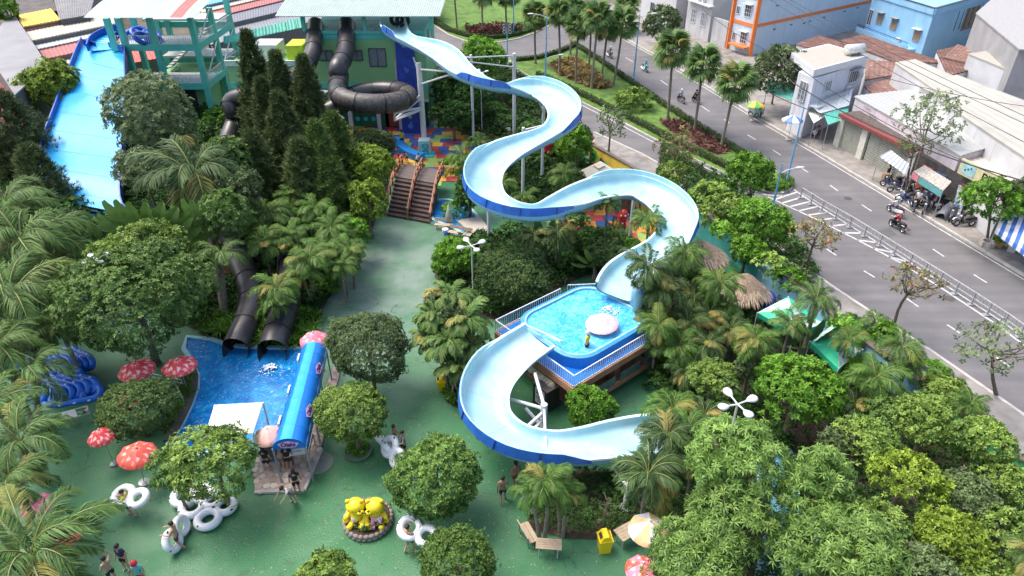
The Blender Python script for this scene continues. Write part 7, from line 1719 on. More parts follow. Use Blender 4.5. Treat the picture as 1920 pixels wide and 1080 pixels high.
# white square canopy over the pool
P=GP([(402,759),(493,754),(474,812),(383,820)],2.6);c=sum(P,Vector())/4;cn=thing('white_canopy','white square fabric canopy at the near side of the deep blue pool','canopy',(c.x,c.y,0));top=c+Vector((0,0,.35))
for i in range(4):
 q=MB();a,b=P[i],P[(i+1) % 4];q.add([a,b,top,a-Vector((0,0,.05)),b-Vector((0,0,.05)),top-Vector((0,0,.05))],[(2,1,0),(3,4,5),(0,1,4,3)]);q.build('roof_panel',M('canopy_fabric',(.66,.63,.57),.7,var=.04),cn)
 q=MB();q.tube((a.x*.98+c.x*.02,a.y*.98+c.y*.02,.1),a-Vector((0,0,.03)),.05,6);q.build('post',m_white,cn)

# ------------------------------------------------------------------ umbrellas
def flower_mat(name,base,pr,lo=.55):
 return M(name,base,.55,var=.08,scale=2,col2=pr,fac2=(lo,lo+.10),s2=3.4)
UM={'red':flower_mat('umbrella_red',(.58,.035,.05),(.80,.50,.47),.49),'red2':flower_mat('umbrella_coral',(.66,.09,.06),(.82,.50,.45),.53),'pink':flower_mat('umbrella_pink',(.78,.20,.28),(.88,.62,.62),.52),'palepink':flower_mat('umbrella_pale_pink',(.80,.38,.45),(.88,.66,.68),.52),'peach':flower_mat('umbrella_peach',(.80,.45,.38),(.75,.20,.18),.62)}
def umbrella_template(mA,mB_,n=8,R=1.0,h=.42,valance=.12):
 root=thing('sun_umbrella','x','umbrella',(0,0,0));ms=[]
 for j,mt in enumerate((mA,mB_)):
  b=MB();m=5;vs=[]
  for i in range(m+1):
   f=i/m;r=R*f;z=h*(1-f**1.35)
   for k in range(4):
    a=2*math.pi/n*(k/3);sc_=1-.05*f*math.sin(math.pi*k/3);vs.append((r*sc_*math.cos(a),r*sc_*math.sin(a),z-.05*f*math.sin(math.pi*k/3)))
  for k in range(4):a=2*math.pi/n*(k/3);vs.append((R*1.0*math.cos(a),R*1.0*math.sin(a),-valance))
  b.add(vs,[(i*4+k,(i+1)*4+k,(i+1)*4+k+1,i*4+k+1) for i in range(m+1) for k in range(3)]);ms.append(b.mesh('canopy_panel',mt,smooth=True))
 for k in range(n):
  o=bpy.data.objects.new('canopy_panel',ms[k % 2]);COL.objects.link(o);o.parent=root;o.location=(0,0,2.0);o.rotation_euler=(0,0,2*math.pi*k/n)
 q=MB();q.tube((0,0,0),(0,0,2.46),.025,8);q.build('pole',m_grey,root);q=MB();q.lathe([(.3,0),(.3,.1),(.1,.16),(0,.16)],(0,0,0),12);q.build('base',m_grey,root);q=MB();q.ball((0,0,2.47),.05,8,5);q.build('finial',m_white,root)
 return root
UT={}
def umbrella(px,py,w,label,kind='red',kind2=None,z=2.15,tilt=(0,0),gz=0.,n=8):
 C_=G(px,py,z+gz);R=w/2*DEP(C_)/FL;key=(kind,kind2,n)
 m1=UM.get(kind) or MATS[kind];m2=(UM.get(kind2) or MATS[kind2]) if kind2 else m1
 if key not in UT:r=umbrella_template(m1,m2,n);UT[key]=r
 else:r=copy_tree(UT[key])
 r.location=(C_.x,C_.y,gz);r.scale=(R,R,z/2.2);r.rotation_euler=(tilt[0],tilt[1],px*.37);r['label']=label;r['group']='sun umbrellas';r['category']='umbrella';return r
for a in [(245,845,70,'coral red umbrella by the straggly tree, lower left','red2',None,2.2,(.05,-.12)),(188,812,50,'red umbrella peeping out left of the dark clipped tree','red'),(254,687,66,'red umbrella under the edge of the biggest tree, left of the pool','red'),(334,680,64,'red umbrella right beside the curved pool kerb','red'),
   (588,630,54,'pinkish red umbrella at the far end of the blue tunnel','pink',None,2.5),(502,810,56,'peach coloured umbrella between the white canopy and the blue tunnel','peach'),(66,940,58,'pink umbrella behind the fronds of the corner palm','pink'),(118,1000,56,'coral umbrella under the long frond of the corner palm','red2'),(240,745,40,'red umbrella hidden inside the ring of the dark clipped tree','red'),
   (1206,1062,66,'pink red umbrella at the bottom edge','pink','red2',2.1),(1131,603,62,'pale pink umbrella floating at the side of the raised pool','palepink','palepink',.9,(.0,.1),2.6)]:
 umbrella(*a)
UM['cafew']=M('cafe_white',(.70,.70,.72),.6);UM['cafeo']=M('cafe_cream_orange',(.66,.48,.25),.6,col2=(.45,.22,.08),fac2=(.55,.7),s2=1.5)
umbrella(1218,985,78,'large patio umbrella in white and cream wedges by the wooden table','cafew','cafeo',2.4)
UM['skyu']=M('umb_blue',(.08,.22,.62),.5);umbrella(1487,220,38,'blue and white umbrella over the food stall on the pavement','skyu','cafew',2.4)
UM['gru']=M('umb_green',(.12,.42,.10),.5);UM['yeu']=M('umb_yellow',(.75,.45,.06),.5);umbrella(1417,193,34,'small green and yellow umbrella over the street cart','gru','yeu',2.0)

# ------------------------------------------------------------------ four petal lamps
def petal_lamp(px,py,zt,arm,label,rot=.6,base=None,n=4,group='four petal lamps'):
 C_=G(px,py,zt);B0=Vector((C_.x,C_.y,0));t=thing('petal_lamp',label,'lamp',B0,group);L_=arm*DEP(C_)/FL
 q=MB();q.tube(B0,(B0.x,B0.y,zt),.05,8);q.build('pole',M('lamp_pole',(.50,.50,.45),.6),t)
 for k in range(n):
  a=rot+k*2*math.pi/n;d=Vector((math.cos(a),math.sin(a),.12)).normalized();q=MB();q.path([C_,C_+d*L_*.45],.035,6);q.build('arm',m_white,t)
  q=MB();u=d.cross(Vector((0,0,1))).normalized();v=u.cross(d);R_=Matrix((d,u,v)).transposed();vs=[];m=8
  prof=[(.42,.03),(.5,.09),(.62,.17),(.76,.22),(.88,.2),(.97,.12),(1.0,0.01)]
  for (x,r) in prof:
   for j in range(10):tt=2*math.pi*j/10;vs.append(C_+R_ @ Vector((x*L_,r*L_*math.cos(tt),r*.55*L_*math.sin(tt))))
  q.add(vs,[(i*10+j,i*10+(j+1) % 10,(i+1)*10+(j+1) % 10,(i+1)*10+j) for i in range(len(prof)-1) for j in range(10)]+[list(range(9,-1,-1)),[(len(prof)-1)*10+j for j in range(10)]]);q.build('shade',m_white,t,smooth=True)
petal_lamp(884,461,4.6,30,'lamp with four white petal shades near the green path',.5)
petal_lamp(1383,758,7.4,43,'lamp with four white petal shades above the right thicket',.35)
petal_lamp(901,136,6.4,16,'lamp with white petals behind the top of the pale slide',.3)
petal_lamp(180,487,6.6,26,'lamp with white petals half hidden by the biggest left tree',.9)
petal_lamp(1497,598,4.2,18,'lamp with round white shades between the two green tents',.2)

# ------------------------------------------------------------------ inflatable tubes
m_vinyl=M('white_vinyl',(.74,.76,.80),.3,var=.04,coat=.2);m_bv=M('blue_vinyl',(.012,.15,.66),.28,var=.12,scale=2,coat=.3)
m_dot=M('handle_pale',(.36,.56,.82),.4)
def double_tube_tpl():
 r=thing('double_tube','x','swim tube');q=MB();q.torus((0,0,.17),.42,.175,26,9);q.torus((.82,0,.17),.36,.165,24,9);q.build('ring_body',m_vinyl,r,smooth=True)
 for (x,y) in ((0,.58),(.82,-.5),(.3,.35),(-.5,-.1)):
  q=MB();q.box((x,y,.3),(.12,.05,.04));q.build('handle',m_black,r)
 return r
def tri_tube_tpl():
 r=thing('triple_tube','x','swim tube');q=MB()
 st_=[Vector((-.1-.38*math.sin(a),.38*math.cos(a),.2)) for a in [math.pi*i/8 for i in range(9)]]+[Vector((1.46+.38*math.sin(a),-.38*math.cos(a),.2)) for a in [math.pi*i/8 for i in range(9)]]
 q.path(st_,.2,10,closed=True)
 for x in (.35,1.03):q.path([(x,-.38,.2),(x,0,.22),(x,.38,.2)],.19,10)
 q.build('ring_body',m_bv,r,smooth=True)
 for k in range(3):
  for s in (-1,1):
   q=MB();q.ball((k*.68,s*.5,.33),(.10,.08,.05),7,4);q.build('handle_patch',m_dot,r)
 return r
DT=double_tube_tpl();TT=tri_tube_tpl();first={DT:True,TT:True}
def put(tpl,loc,rot,label,group,sc=1.):
 if first[tpl]:first[tpl]=False;o=tpl;o.location=loc;o.rotation_euler=rot;o.scale=(sc,)*3;o['label']=label;o['group']=group
 else:o=copy_tree(tpl,loc,rot,sc,label,group)
 return o
gw='white double swim tubes'
put(DT,G(392,978,.02),(0,0,.95),'white double tube lying right of the tree, rightmost on the ground',gw,1.08)
put(DT,G(362,955,.15),(.1,0,.5),'white double tube partly under the tree, middle of three',gw,1.05)
put(DT,G(346,935,.2),(.1,0,.2),'white double tube under the tree, leftmost of three',gw,1.05)
put(DT,G(318,1015,.45),(1.2,.0,1.5),'white double tube held upright by the shirtless man in maroon shorts',gw,.95)
put(DT,G(235,933,.95),(.25,-.1,-.25),'white double tube carried by the man in the yellow shirt',gw,1.0)
put(DT,G(736,838,.75),(.9,.1,-1.0),'white double tube in front, carried upright by two people',gw,1.0)
put(DT,G(727,848,.45),(1.0,.1,2.2),'white double tube behind, carried upright by two people',gw,1.0)
put(DT,G(770,992,1.0),(.3,.1,-.45),'white double tube carried by the shirtless man at bottom',gw,1.0)
gbt='blue triple swim tubes stacked at left'
bl=['farthest left','second from left','third from left','fourth from left','fifth from left','sixth from left','seventh from left','eighth from left','ninth from left']
for k in range(9):put(TT,G(52+k*11.5,684-k*2.6,.25+.05*k),(1.15,.05,-.5),'blue triple tube leaning in the upper row, %s' % bl[k],gbt,.92)
for k in range(6):put(TT,G(64+k*15,737-k*4.5,.22),(.9,.0,-.3),'blue triple tube leaning in the lower row, %s' % bl[k],gbt,.95)
put(TT,G(119,748,.04),(.45,0,.28),'blue triple tube lying nearest, three holes showing',gbt,1.05)
put(TT,G(112,697,.3),(.7,0,-.35),'blue triple tube between the two leaning rows',gbt,.95)
# bench/trolley frame below the tubes
bn=thing('metal_trolley','long grey metal frame bench with a white sheet on its right end','bench',G(110,785));a,b=G(48,792,.6),G(163,762,.6);c_,d_=G(55,806,.6),G(168,775,.6)
for p0,p1 in ((a,b),(c_,d_),((a+c_)/2,(b+d_)/2),(a,c_),(b,d_)):
 q=MB();q.beam(p0,p1,.06,.06);q.build('frame_bar',M('alu',(.50,.53,.50),.4,metal=.5),bn)
for p0 in (a,b,c_,d_):
 q=MB();q.tube((p0.x,p0.y,0),p0,.03,6);q.build('leg',MATS['alu'],bn)
q=MB();q.slab([a.lerp(b,.58)+Vector((0,0,.05)),a.lerp(b,.8)+Vector((0,0,.05)),c_.lerp(d_,.8)+Vector((0,0,.05)),c_.lerp(d_,.58)+Vector((0,0,.05))],.03);q.build('white_sheet',m_white,bn)
for k in range(3):
 q=MB();p0=a.lerp(d_,.88)+Vector((.1*k,.08*k,.12));q.box(p0,(.16,.12,.14));tag(q.build('small_box',M('boxc%d' % k,[(.1,.35,.2),(.25,.1,.08),(.5,.5,.5)][k],.6),base=p0),['green small box on the metal trolley','brown small box on the metal trolley','grey small box on the metal trolley'][k],'box')

# ------------------------------------------------------------------ yellow bear pair on a round planter
pc=G(691,978);st_p=thing('round_planter','round planter of rough stone with low plants under the yellow bears','planter',pc);R_=1.05
q=MB();q.lathe([(R_,0),(R_*1.02,.3),(R_*.9,.36),(R_*.88,.28),(0,.28)],pc,28);q.build('soil_bed',m_soil,st_p)
sm=[]
for k in range(3):w=MB();w.ball((0,0,0),(.13+.02*k,.1,.11),7,5);sm.append(w.mesh('stone',M('planter_stone',(.26,.21,.19),.9,var=.3,scale=5),smooth=True))
for k in range(56):
 a=2*math.pi*(k % 28)/28+(.11 if k > 27 else 0);o=bpy.data.objects.new('stone',sm[k % 3]);COL.objects.link(o);o.parent=st_p;o.location=(R_*1.0*math.cos(a),R_*1.0*math.sin(a),.1 if k < 28 else .27);o.rotation_euler=(0,0,a+1.57)
tb_=bed([(665,960),(718,960),(726,978),(716,992),(691,999),(668,992),(658,978)],'deep','mixed small plants growing in the round stone planter',z=.26,h=.3,dens=60,seed=31,soil=False,L=.16)
bed([(710,968),(726,970),(724,986),(712,988)],'redleaf','dark red plants at the right side of the stone planter',z=.3,h=.4,dens=80,seed=32,soil=False,L=.14,name='red_plants')
bed([(664,985),(690,993),(706,994),(690,998),(668,994)],'croton','pale variegated plants at the front of the stone planter',z=.3,h=.25,dens=80,seed=33,soil=False,L=.12,name='pale_plants')
m_y=M('bear_yellow',(.86,.66,.02),.4,var=.05,scale=3);m_y2=M('bear_cream',(.80,.68,.45),.5);m_pk=M('bear_pink',(.72,.32,.50),.5);m_pk2=M('bear_pale_pink',(.82,.62,.74),.5);m_dk=M('bear_dark',(.05,.02,.01),.4);m_or2=M('ear_shade',(.55,.33,.02),.5)
def bear(x0,face,label,apron):
 b0=Vector((x0,pc.y-.12,.3));t=thing('bear_statue',label,'statue',b0,'pair of yellow bears');t.scale=(.95,.95,.86);r=MB();r.ball(b0+Vector((0,0,.42)),(.36,.33,.46),18,12);r.build('torso',m_y,t,smooth=True)
 hc=b0+Vector((0,-.02,1.12));r=MB();r.ball(hc,(.44,.40,.39),20,14);h_=r.build('head',m_y,t,smooth=True)
 for s in (-1,1):
  e_=hc+Vector((s*.31,.0,.31));r=MB();r.ball(e_,(.14,.09,.15),12,8);er=r.build('ear',m_y,h_,smooth=True)
  r=MB();r.ball(e_+Vector((0,-.06,-.01)),(.08,.05,.09),10,6);r.build('inner_ear',m_or2,h_,smooth=True)
  ex=hc+Vector((face*.12+s*.15,-.36,.02));r=MB();r.ball(ex,(.055,.04,.05),8,6);r.build('eye',m_dk,h_,smooth=True)
  a0=b0+Vector((s*.33,-.08,.66));fw=-.42 if s == face else -.2;r=MB();r.path([a0,a0+Vector((s*.12,-.14,-.18)),a0+Vector((s*(.02 if s == face else .16),fw,-.32))],[.13,.12,.12],10);r.ball(a0+Vector((s*(.02 if s == face else .16),fw,-.34)),.13,10,7);r.build('arm',m_y,t,smooth=True)
  l0=b0+Vector((s*.2,-.2,.14));r=MB();r.path([l0,l0+Vector((s*.08,-.3,-.06))],[.16,.14],10);r.ball(l0+Vector((s*.08,-.36,-.0)),(.14,.1,.16),10,7);r.build('leg',m_y,t,smooth=True)
 r=MB();r.ball(hc+Vector((face*.26,-.30,-.12)),(.18,.15,.13),12,8);r.build('muzzle',m_y,h_,smooth=True);r=MB();r.ball(hc+Vector((face*.38,-.37,-.08)),(.06,.05,.045),8,6);r.build('nose',m_dk,h_,smooth=True)
 r=MB();r.path([hc+Vector((face*.26+.10*k,-.45+abs(k)*.03,-.2+abs(k)*.01)) for k in (-1,0,1)],.012,5);r.build('mouth',m_dk,h_)
 if apron == 'cream':r=MB();r.ball(b0+Vector((-.06,-.17,.36)),(.22,.2,.27),14,9);r.build('belly',m_y2,t,smooth=True)
 else:
  r=MB();r.slab([b0+Vector((-.22,-.50,.28)),b0+Vector((.06,-.52,.22)),b0+Vector((.08,-.36,.62)),b0+Vector((-.18,-.34,.64))],.03);r.build('book_page',m_pk,t)
  r=MB();r.slab([b0+Vector((.07,-.52,.22)),b0+Vector((.32,-.46,.34)),b0+Vector((.32,-.30,.70)),b0+Vector((.09,-.36,.62))],.03);r.build('book_page',m_pk2,t)
  r=MB();r.box(b0+Vector((-.2,-.46,.12)),(.35,.3,.16));r.build('book_stack',m_pk,t)
 return t
bear(pc.x-.42,1,'yellow bear with a cream belly, left one of the pair','cream');bear(pc.x+.46,-1,'yellow bear holding a pink open book, right one of the pair','book')
q=MB();g_=Vector((pc.x,pc.y-.55,.32));rs=np.random.RandomState(3)
for k in range(30):q.ball(g_+Vector((rs.normal(0,.12),rs.normal(0,.08),rs.uniform(0,.3))),.06,5,4)
o=q.build('glitter_tree',M('teal_glitter',(.02,.32,.24),.3,var=.5,scale=20),base=g_);tag(o,'small teal glittery ornament between the two yellow bears','ornament');o['kind']='stuff'

# ------------------------------------------------------------------ bins, benches, tables
m_ybin=M('bin_yellow',(.80,.58,.01),.4,var=.05)
def bin_(px,py,sc,label,rz=.3):
 p=G(px,py);t=thing('litter_bin',label,'bin',p,'yellow litter bins');q=MB();w=.27*sc;vs=[(-w*.8,-w*.8,0),(w*.8,-w*.8,0),(w*.8,w*.8,0),(-w*.8,w*.8,0),(-w,-w,.75*sc),(w,-w,.75*sc),(w,w,.75*sc),(-w,w,.75*sc)];R_=Matrix.Rotation(rz,3,'Z')
 q.add([p+R_ @ Vector(v) for v in vs],[(3,2,1,0),(4,5,6,7),(0,1,5,4),(1,2,6,5),(2,3,7,6),(3,0,4,7)]);q.build('body',m_ybin,t)
 q=MB();q.box(p+Vector((0,0,.78*sc)),(w*2.15,w*2.15,.07),rz);q.build('rim',m_ybin,t)
 q=MB();vs=[(-w,-w,.8*sc),(w,-w,.8*sc),(w,w,.8*sc),(-w,w,.8*sc),(-w*.35,-w*.9,1.05*sc),(w*.35,-w*.9,1.05*sc),(w*.35,w*.9,1.05*sc),(-w*.35,w*.9,1.05*sc)];q.add([p+R_ @ Vector(v) for v in vs],[(4,5,6,7),(0,1,5,4),(1,2,6,5),(2,3,7,6),(3,0,4,7)]);q.build('lid',m_ybin,t)
 q=MB();q.box(p+R_ @ Vector((-w*.68,0,.93*sc)),(.02,w*1.1,.15*sc),rz,Matrix.Rotation(.75,3,'Y'));q.build('flap',m_dark,t)
bin_(1132,1030,1.05,'yellow litter bin on the ground at the bottom right of the clearing',.15);bin_(828,730,.85,'yellow litter bin beside the fishtail palms',.2)
def table(px,py,w,d,rz,label,h=.7,name='picnic_table',cat='table',z=0):
 p=G(px,py,h);t=thing(name,label,cat,(p.x,p.y,0));R_=Matrix.Rotation(rz,3,'Z')
 for k in range(5):
  q=MB();q.box(Vector((p.x,p.y,h))+R_ @ Vector((0,-d/2+d*(k+.5)/5,0)),(w,d/5-.012,.04),rz);q.build('slat',m_wood,t)
 for s in (-1,1):
  for s2 in (-1,1):
   q=MB();b=Vector((p.x,p.y,0))+R_ @ Vector((s*w*.36,s2*d*.3,0));q.tube(b,b+Vector((0,0,h-.02)),.03,6);q.build('leg',M('leg_teal',(.30,.42,.40),.5),t)
def bench(px,py,w,rz,label,group='park benches'):
 p=G(px,py,.42);t=thing('park_bench',label,'bench',(p.x,p.y,0),group);R_=Matrix.Rotation(rz,3,'Z');P0=Vector((p.x,p.y,0))
 for k in range(2):
  q=MB();q.box(P0+R_ @ Vector((0,-.11+.22*k,.42)),(w,.2,.04),rz);q.build('seat_slat',m_wood,t)
 for k in range(1):
  q=MB();q.box(P0+R_ @ Vector((0,.3,.72)),(w,.04,.24),rz,Matrix.Rotation(-.25,3,'X'));q.build('backrest',m_wood,t)
 for s in (-1,1):
  q=MB();q.beam(P0+R_ @ Vector((s*w*.38,-.15,0)),P0+R_ @ Vector((s*w*.38,-.15,.40)),.05,.05);q.beam(P0+R_ @ Vector((s*w*.38,.22,0)),P0+R_ @ Vector((s*w*.38,.33,.85)),.05,.05);q.build('leg',m_grey,t)
table(1029,1020,1.1,.55,-.08,'pale wooden table standing alone left of the yellow bin');table(1175,996,.95,.7,.55,'pale wooden table beside the patio umbrella')
bench(992,998,1.1,2.0,'wooden bench at the left end of the low shrub bed');bench(831,421,1.4,-.12,'wooden bench beside the arched bridge');bench(862,437,1.9,-.35,'long wooden bench on the right side of the green path')
q=MB();P=GP([(856,418),(900,412),(925,445),(890,450)],.0);q.prism([(p_.x,p_.y) for p_ in P],0,.3);struct(q.build('raised_path',M('beige_concrete',(.40,.37,.32),.9,var=.1)))
q=MB();p=G(843,425);q.path([(p.x,p.y,.3),(p.x,p.y,.9),(p.x,p.y,2.0)],[.22,.3,.03],10);t=thing('closed_umbrella','folded grey green umbrella beside the wooden bench','umbrella',p);q.build('folded_canopy',M('folded_green',(.28,.33,.27),.8,var=.2),t,smooth=True);q=MB();q.tube(p,(p.x,p.y,.9),.03,6);q.build('pole',m_grey,t)
p=G(838,440);t=thing('wash_tub','small blue and white tub on the green path by the bench','tub',p);q=MB();q.lathe([(.2,0),(.3,.3),(.27,.3),(.18,.05),(0,.05)],p,14);q.build('tub',m_bv,t);q=MB();q.lathe([(.24,.12),(.26,.3),(.0,.3)],p+Vector((-.12,.1,.15)),10);q.build('white_bag',m_white,t)
# steps of white frame near umbrellas at left
for k,(a,b,c_,d_) in enumerate([(283,700,340,712),(325,712,342,745)]):
 t=thing('metal_rack',['thin white pipe rack under the red umbrellas, long one','thin white pipe rack under the red umbrellas, short one'][k],'rack',G(a,b));A_,B_=G(a,b,.7),G(c_,d_,.7)
 for h in (0,.25):
  q=MB();q.tube(A_-Vector((0,0,h)),B_-Vector((0,0,h)),.025,6);q.build('pipe',m_white,t)
 for P_ in (A_,B_):
  q=MB();q.tube((P_.x,P_.y,0),P_,.025,6);q.build('leg',m_white,t)
# bare stemmed young tree in the low shrubs, planter ring
B0=G(1128,1000);t=thing('bare_sapling','bare brown sapling standing in the low shrub bed','tree',B0);q=MB();q.path([B0,B0+Vector((.05,0,1.2)),B0+Vector((.12,.0,2.4))],[.05,.04,.02],6);q.build('trunk',m_bark,t)
for k in range(7):
 q=MB();z=1.3+.15*k;a=k*2.4;q.path([B0+Vector((.07,0,z)),B0+Vector((.07+.35*math.cos(a),.35*math.sin(a),z+.12))],[.02,.008],5);q.build('twig',m_bark,t)
p=G(672,848);q=MB();q.lathe([(.72,0),(.72,.16),(.64,.16),(.62,.06),(0,.06)],p,26);tag(q.build('tree_planter',M('planter_green',(.07,.13,.08),.8),base=p),'low round green planter ring under the yellow green tree','planter')
p=G(1605-0,500) if False else G(1849,462);t=thing('tree_ring','broken pale stone ring round the bright street tree','planter',p)
for k in range(6):
 a=k*math.pi/3;q=MB();q.box((p.x+.42*math.cos(a),p.y+.42*math.sin(a),.3),(.42,.2,.36),a+1.57);q.build('stone',M('pale_stone',(.52,.45,.40),.9),t)
p=G(1870,465);t=thing('plant_pot','terracotta pot with a green shrub beside the stone ring','pot',p);q=MB();q.lathe([(.25,.12),(.35,.5),(.3,.5),(0,.45)],p,14);q.build('pot',M('ochre_pot',(.42,.28,.12),.8),t);me,_l=crown_mesh('shrub',.55,.4,LM['bright'],77);o=link_mesh('foliage',me,t);o.location=(0,0,.75)

# ------------------------------------------------------------------ street lamps
m_lp=M('lamp_blue',(.16,.38,.60),.5)
def street_lamp(bx,by,ztop,label,arms=((1,0),),group='street lamps',base_z=.12,h2=None):
 B0=G(bx,by,base_z);t=thing('street_lamp',label,'street lamp',B0,group);q=MB();q.path([B0,B0+Vector((0,0,ztop*.5)),B0+Vector((0,0,ztop))],[.11,.085,.05],8);q.build('pole',m_lp,t);q=MB();q.lathe([(.2,0),(.2,.3),(.12,.34)],B0,10);q.build('foot',m_lp,t)
 for (dx,dy,z,L_) in arms:
  e=B0+Vector((dx*L_,dy*L_,z+.45));q=MB();q.path([B0+Vector((0,0,z)),B0+Vector((dx*L_*.4,dy*L_*.4,z+.3)),e],[.045,.04,.035],6);q.build('arm',m_white,t)
  q=MB();rz=math.atan2(dy,dx);q.ball(e+Vector((dx*.3,dy*.3,0)),(.42,.15,.09),10,6,Matrix.Rotation(rz,3,'Z'));q.build('lamp_head',m_white,t,smooth=True)
street_lamp(1022,162,8.4,'blue street lamp at the left corner of the median, two arms',((1,.2,3.3,1.6),(-1,0,8.1,1.6)))
street_lamp(1188,150,8.0,'blue street lamp behind the flower bed group',((1,0,7.6,1.4),));street_lamp(1449,388,3.9,'blue lamp standing before the tip of the median with a white curved arm',((1,.15,3.0,1.3),),base_z=0);street_lamp(1474,345,7.0,'tall plain blue pole on the tip of the median',())
street_lamp(1482,210,5.6,'blue street lamp beside the food stall umbrella',((-1,.1,4.6,1.2),));street_lamp(951,118,5.2,'slim blue ornamental pole with looped white ironwork near the roundabout',());street_lamp(963,62,6.5,'slim pale pole on the roundabout lawn',())
c=G(951,55,5.0);B0=G(951,118,0);t=thing('loop_ornament','pair of white looped iron ornaments on the slim pole','ornament',(B0.x,B0.y,4.9))
for s in (-1,1):
 for k in range(3):
  q=MB();q.torus((B0.x+s*.38,B0.y,4.1+.42*k),.2-.02*k,.03,14,5,Matrix.Rotation(math.pi/2,3,'X'));q.build('loop',m_white,t)
# ------------------------------------------------------------------ people
SK={}
def pose_joints(pose):
 """joint positions, facing +Y, feet at z=0"""
 J=dict(pelvis=(0,0,.88),waist=(0,0,1.04),chest=(0,.01,1.22),neck=(0,.01,1.39),head0=(0,.02,1.47),head1=(0,.03,1.56),head2=(0,.02,1.64))
 def arm(s,el,wr):
  J['sh%d' % s]=(s*.17,0,1.34);J['el%d' % s]=el;J['wr%d' % s]=wr
 def leg(s,kn,an,fwd=.14):
  J['hp%d' % s]=(s*.09,0,.85);J['kn%d' % s]=kn;J['an%d' % s]=an;J['to%d' % s]=(an[0],an[1]+fwd,max(.03,an[2]-.05))
 if pose == 'stand':arm(1,(.24,-.02,1.08),(.25,.08,.84));arm(-1,(-.24,-.02,1.08),(-.25,.08,.84));leg(1,(.1,.02,.47),(.11,-.01,.08));leg(-1,(-.1,.02,.47),(-.11,-.01,.08))
 elif pose == 'walk':arm(1,(.24,.08,1.09),(.22,.28,.92));arm(-1,(-.24,-.12,1.09),(-.24,-.14,.85));leg(1,(.1,.14,.49),(.1,.10,.08));leg(-1,(-.1,-.02,.47),(-.1,-.32,.14),.1)
 elif pose == 'carry':arm(1,(.28,.12,1.12),(.24,.38,1.14));arm(-1,(-.28,.12,1.12),(-.24,.38,1.14));leg(1,(.1,.12,.48),(.1,.08,.08));leg(-1,(-.1,0,.47),(-.1,-.26,.1))
 elif pose == 'lean':
  J.update(waist=(0,.08,1.02),chest=(0,.2,1.15),neck=(0,.32,1.26),head0=(0,.38,1.32),head1=(0,.42,1.39),head2=(0,.42,1.46))
  arm(1,(.22,.5,1.03),(.2,.66,.95));arm(-1,(-.22,.5,1.03),(-.2,.66,.95));J['sh1']=(.17,.27,1.22);J['sh-1']=(-.17,.27,1.22);leg(1,(.1,.03,.47),(.11,-.06,.08));leg(-1,(-.1,-.03,.47),(-.11,-.12,.08))
 elif pose == 'up':arm(1,(.30,.1,1.5),(.22,.16,1.74));arm(-1,(-.24,.02,1.08),(-.2,.2,.95));leg(1,(.1,.02,.47),(.12,0,.08));leg(-1,(-.1,.02,.47),(-.12,0,.08))
 elif pose == 'ride':
  dz=-.12;
  for k in ('waist','chest','neck','head0','head1','head2'):x,y,z=J[k];J[k]=(x,y+.03*(z-.9),z+dz)
  J['pelvis']=(0,0,.78);J['sh1']=(.17,.02,1.22);J['sh-1']=(-.17,.02,1.22);J['el1']=(.27,.22,1.02);J['wr1']=(.27,.46,1.0);J['el-1']=(-.27,.22,1.02);J['wr-1']=(-.27,.46,1.0)
  for s in (1,-1):J['hp%d' % s]=(s*.1,.02,.76);J['kn%d' % s]=(s*.2,.42,.70);J['an%d' % s]=(s*.17,.38,.30);J['to%d' % s]=(s*.17,.54,.26)
 elif pose == 'sit':
  for k in ('waist','chest','neck','head0','head1','head2'):x,y,z=J[k];J[k]=(x,y,z-.42)
  J['pelvis']=(0,0,.46);J['sh1']=(.17,0,.92);J['sh-1']=(-.17,0,.92)
  for s in (1,-1):J['el%d' % s]=(s*.24,.1,.68);J['wr%d' % s]=(s*.18,.34,.62);J['hp%d' % s]=(s*.1,.02,.44);J['kn%d' % s]=(s*.13,.42,.45);J['an%d' % s]=(s*.13,.42,.07);J['to%d' % s]=(s*.13,.56,.03)
 return J
RAD=dict(pelvis=.135,waist=.12,chest=.145,neck=.055,head0=.07,head1=.10,head2=.075)
def limb_r(k):return {'sh':.062,'el':.042,'wr':.03,'hp':.095,'kn':.06,'an':.038,'to':.032}[k[:2]]
CH_=[('pelvis','waist'),('waist','chest'),('chest','neck'),('neck','head0'),('head0','head1'),('head1','head2')]
for s in ('1','-1'):CH_+= [('chest','sh'+s),('sh'+s,'el'+s),('el'+s,'wr'+s),('pelvis','hp'+s),('hp'+s,'kn'+s),('kn'+s,'an'+s),('an'+s,'to'+s)]
def skinmesh(name,verts,edges,radii,root=0,sub=1):
 me=bpy.data.meshes.new(name);me.from_pydata(verts,edges,[]);o=bpy.data.objects.new(name,me);COL.objects.link(o);m=o.modifiers.new('s','SKIN')
 sv=me.skin_vertices[0].data if me.skin_vertices else None
 if sv is None:COL.objects.unlink(o);return None
 for i,r in enumerate(radii):sv[i].radius=(r[0],r[1]) if isinstance(r,tuple) else (r,r);sv[i].use_root=(i == root)
 m.use_smooth_shade=True;s_=o.modifiers.new('u','SUBSURF');s_.levels=sub;s_.render_levels=sub
 dg=bpy.context.evaluated_depsgraph_get();dg.update();out=bpy.data.meshes.new_from_object(o.evaluated_get(dg),depsgraph=dg);bpy.data.objects.remove(o);bpy.data.meshes.remove(me);out.name=name;out.polygons.foreach_set('use_smooth',[True]*len(out.polygons));out.materials.clear();return out
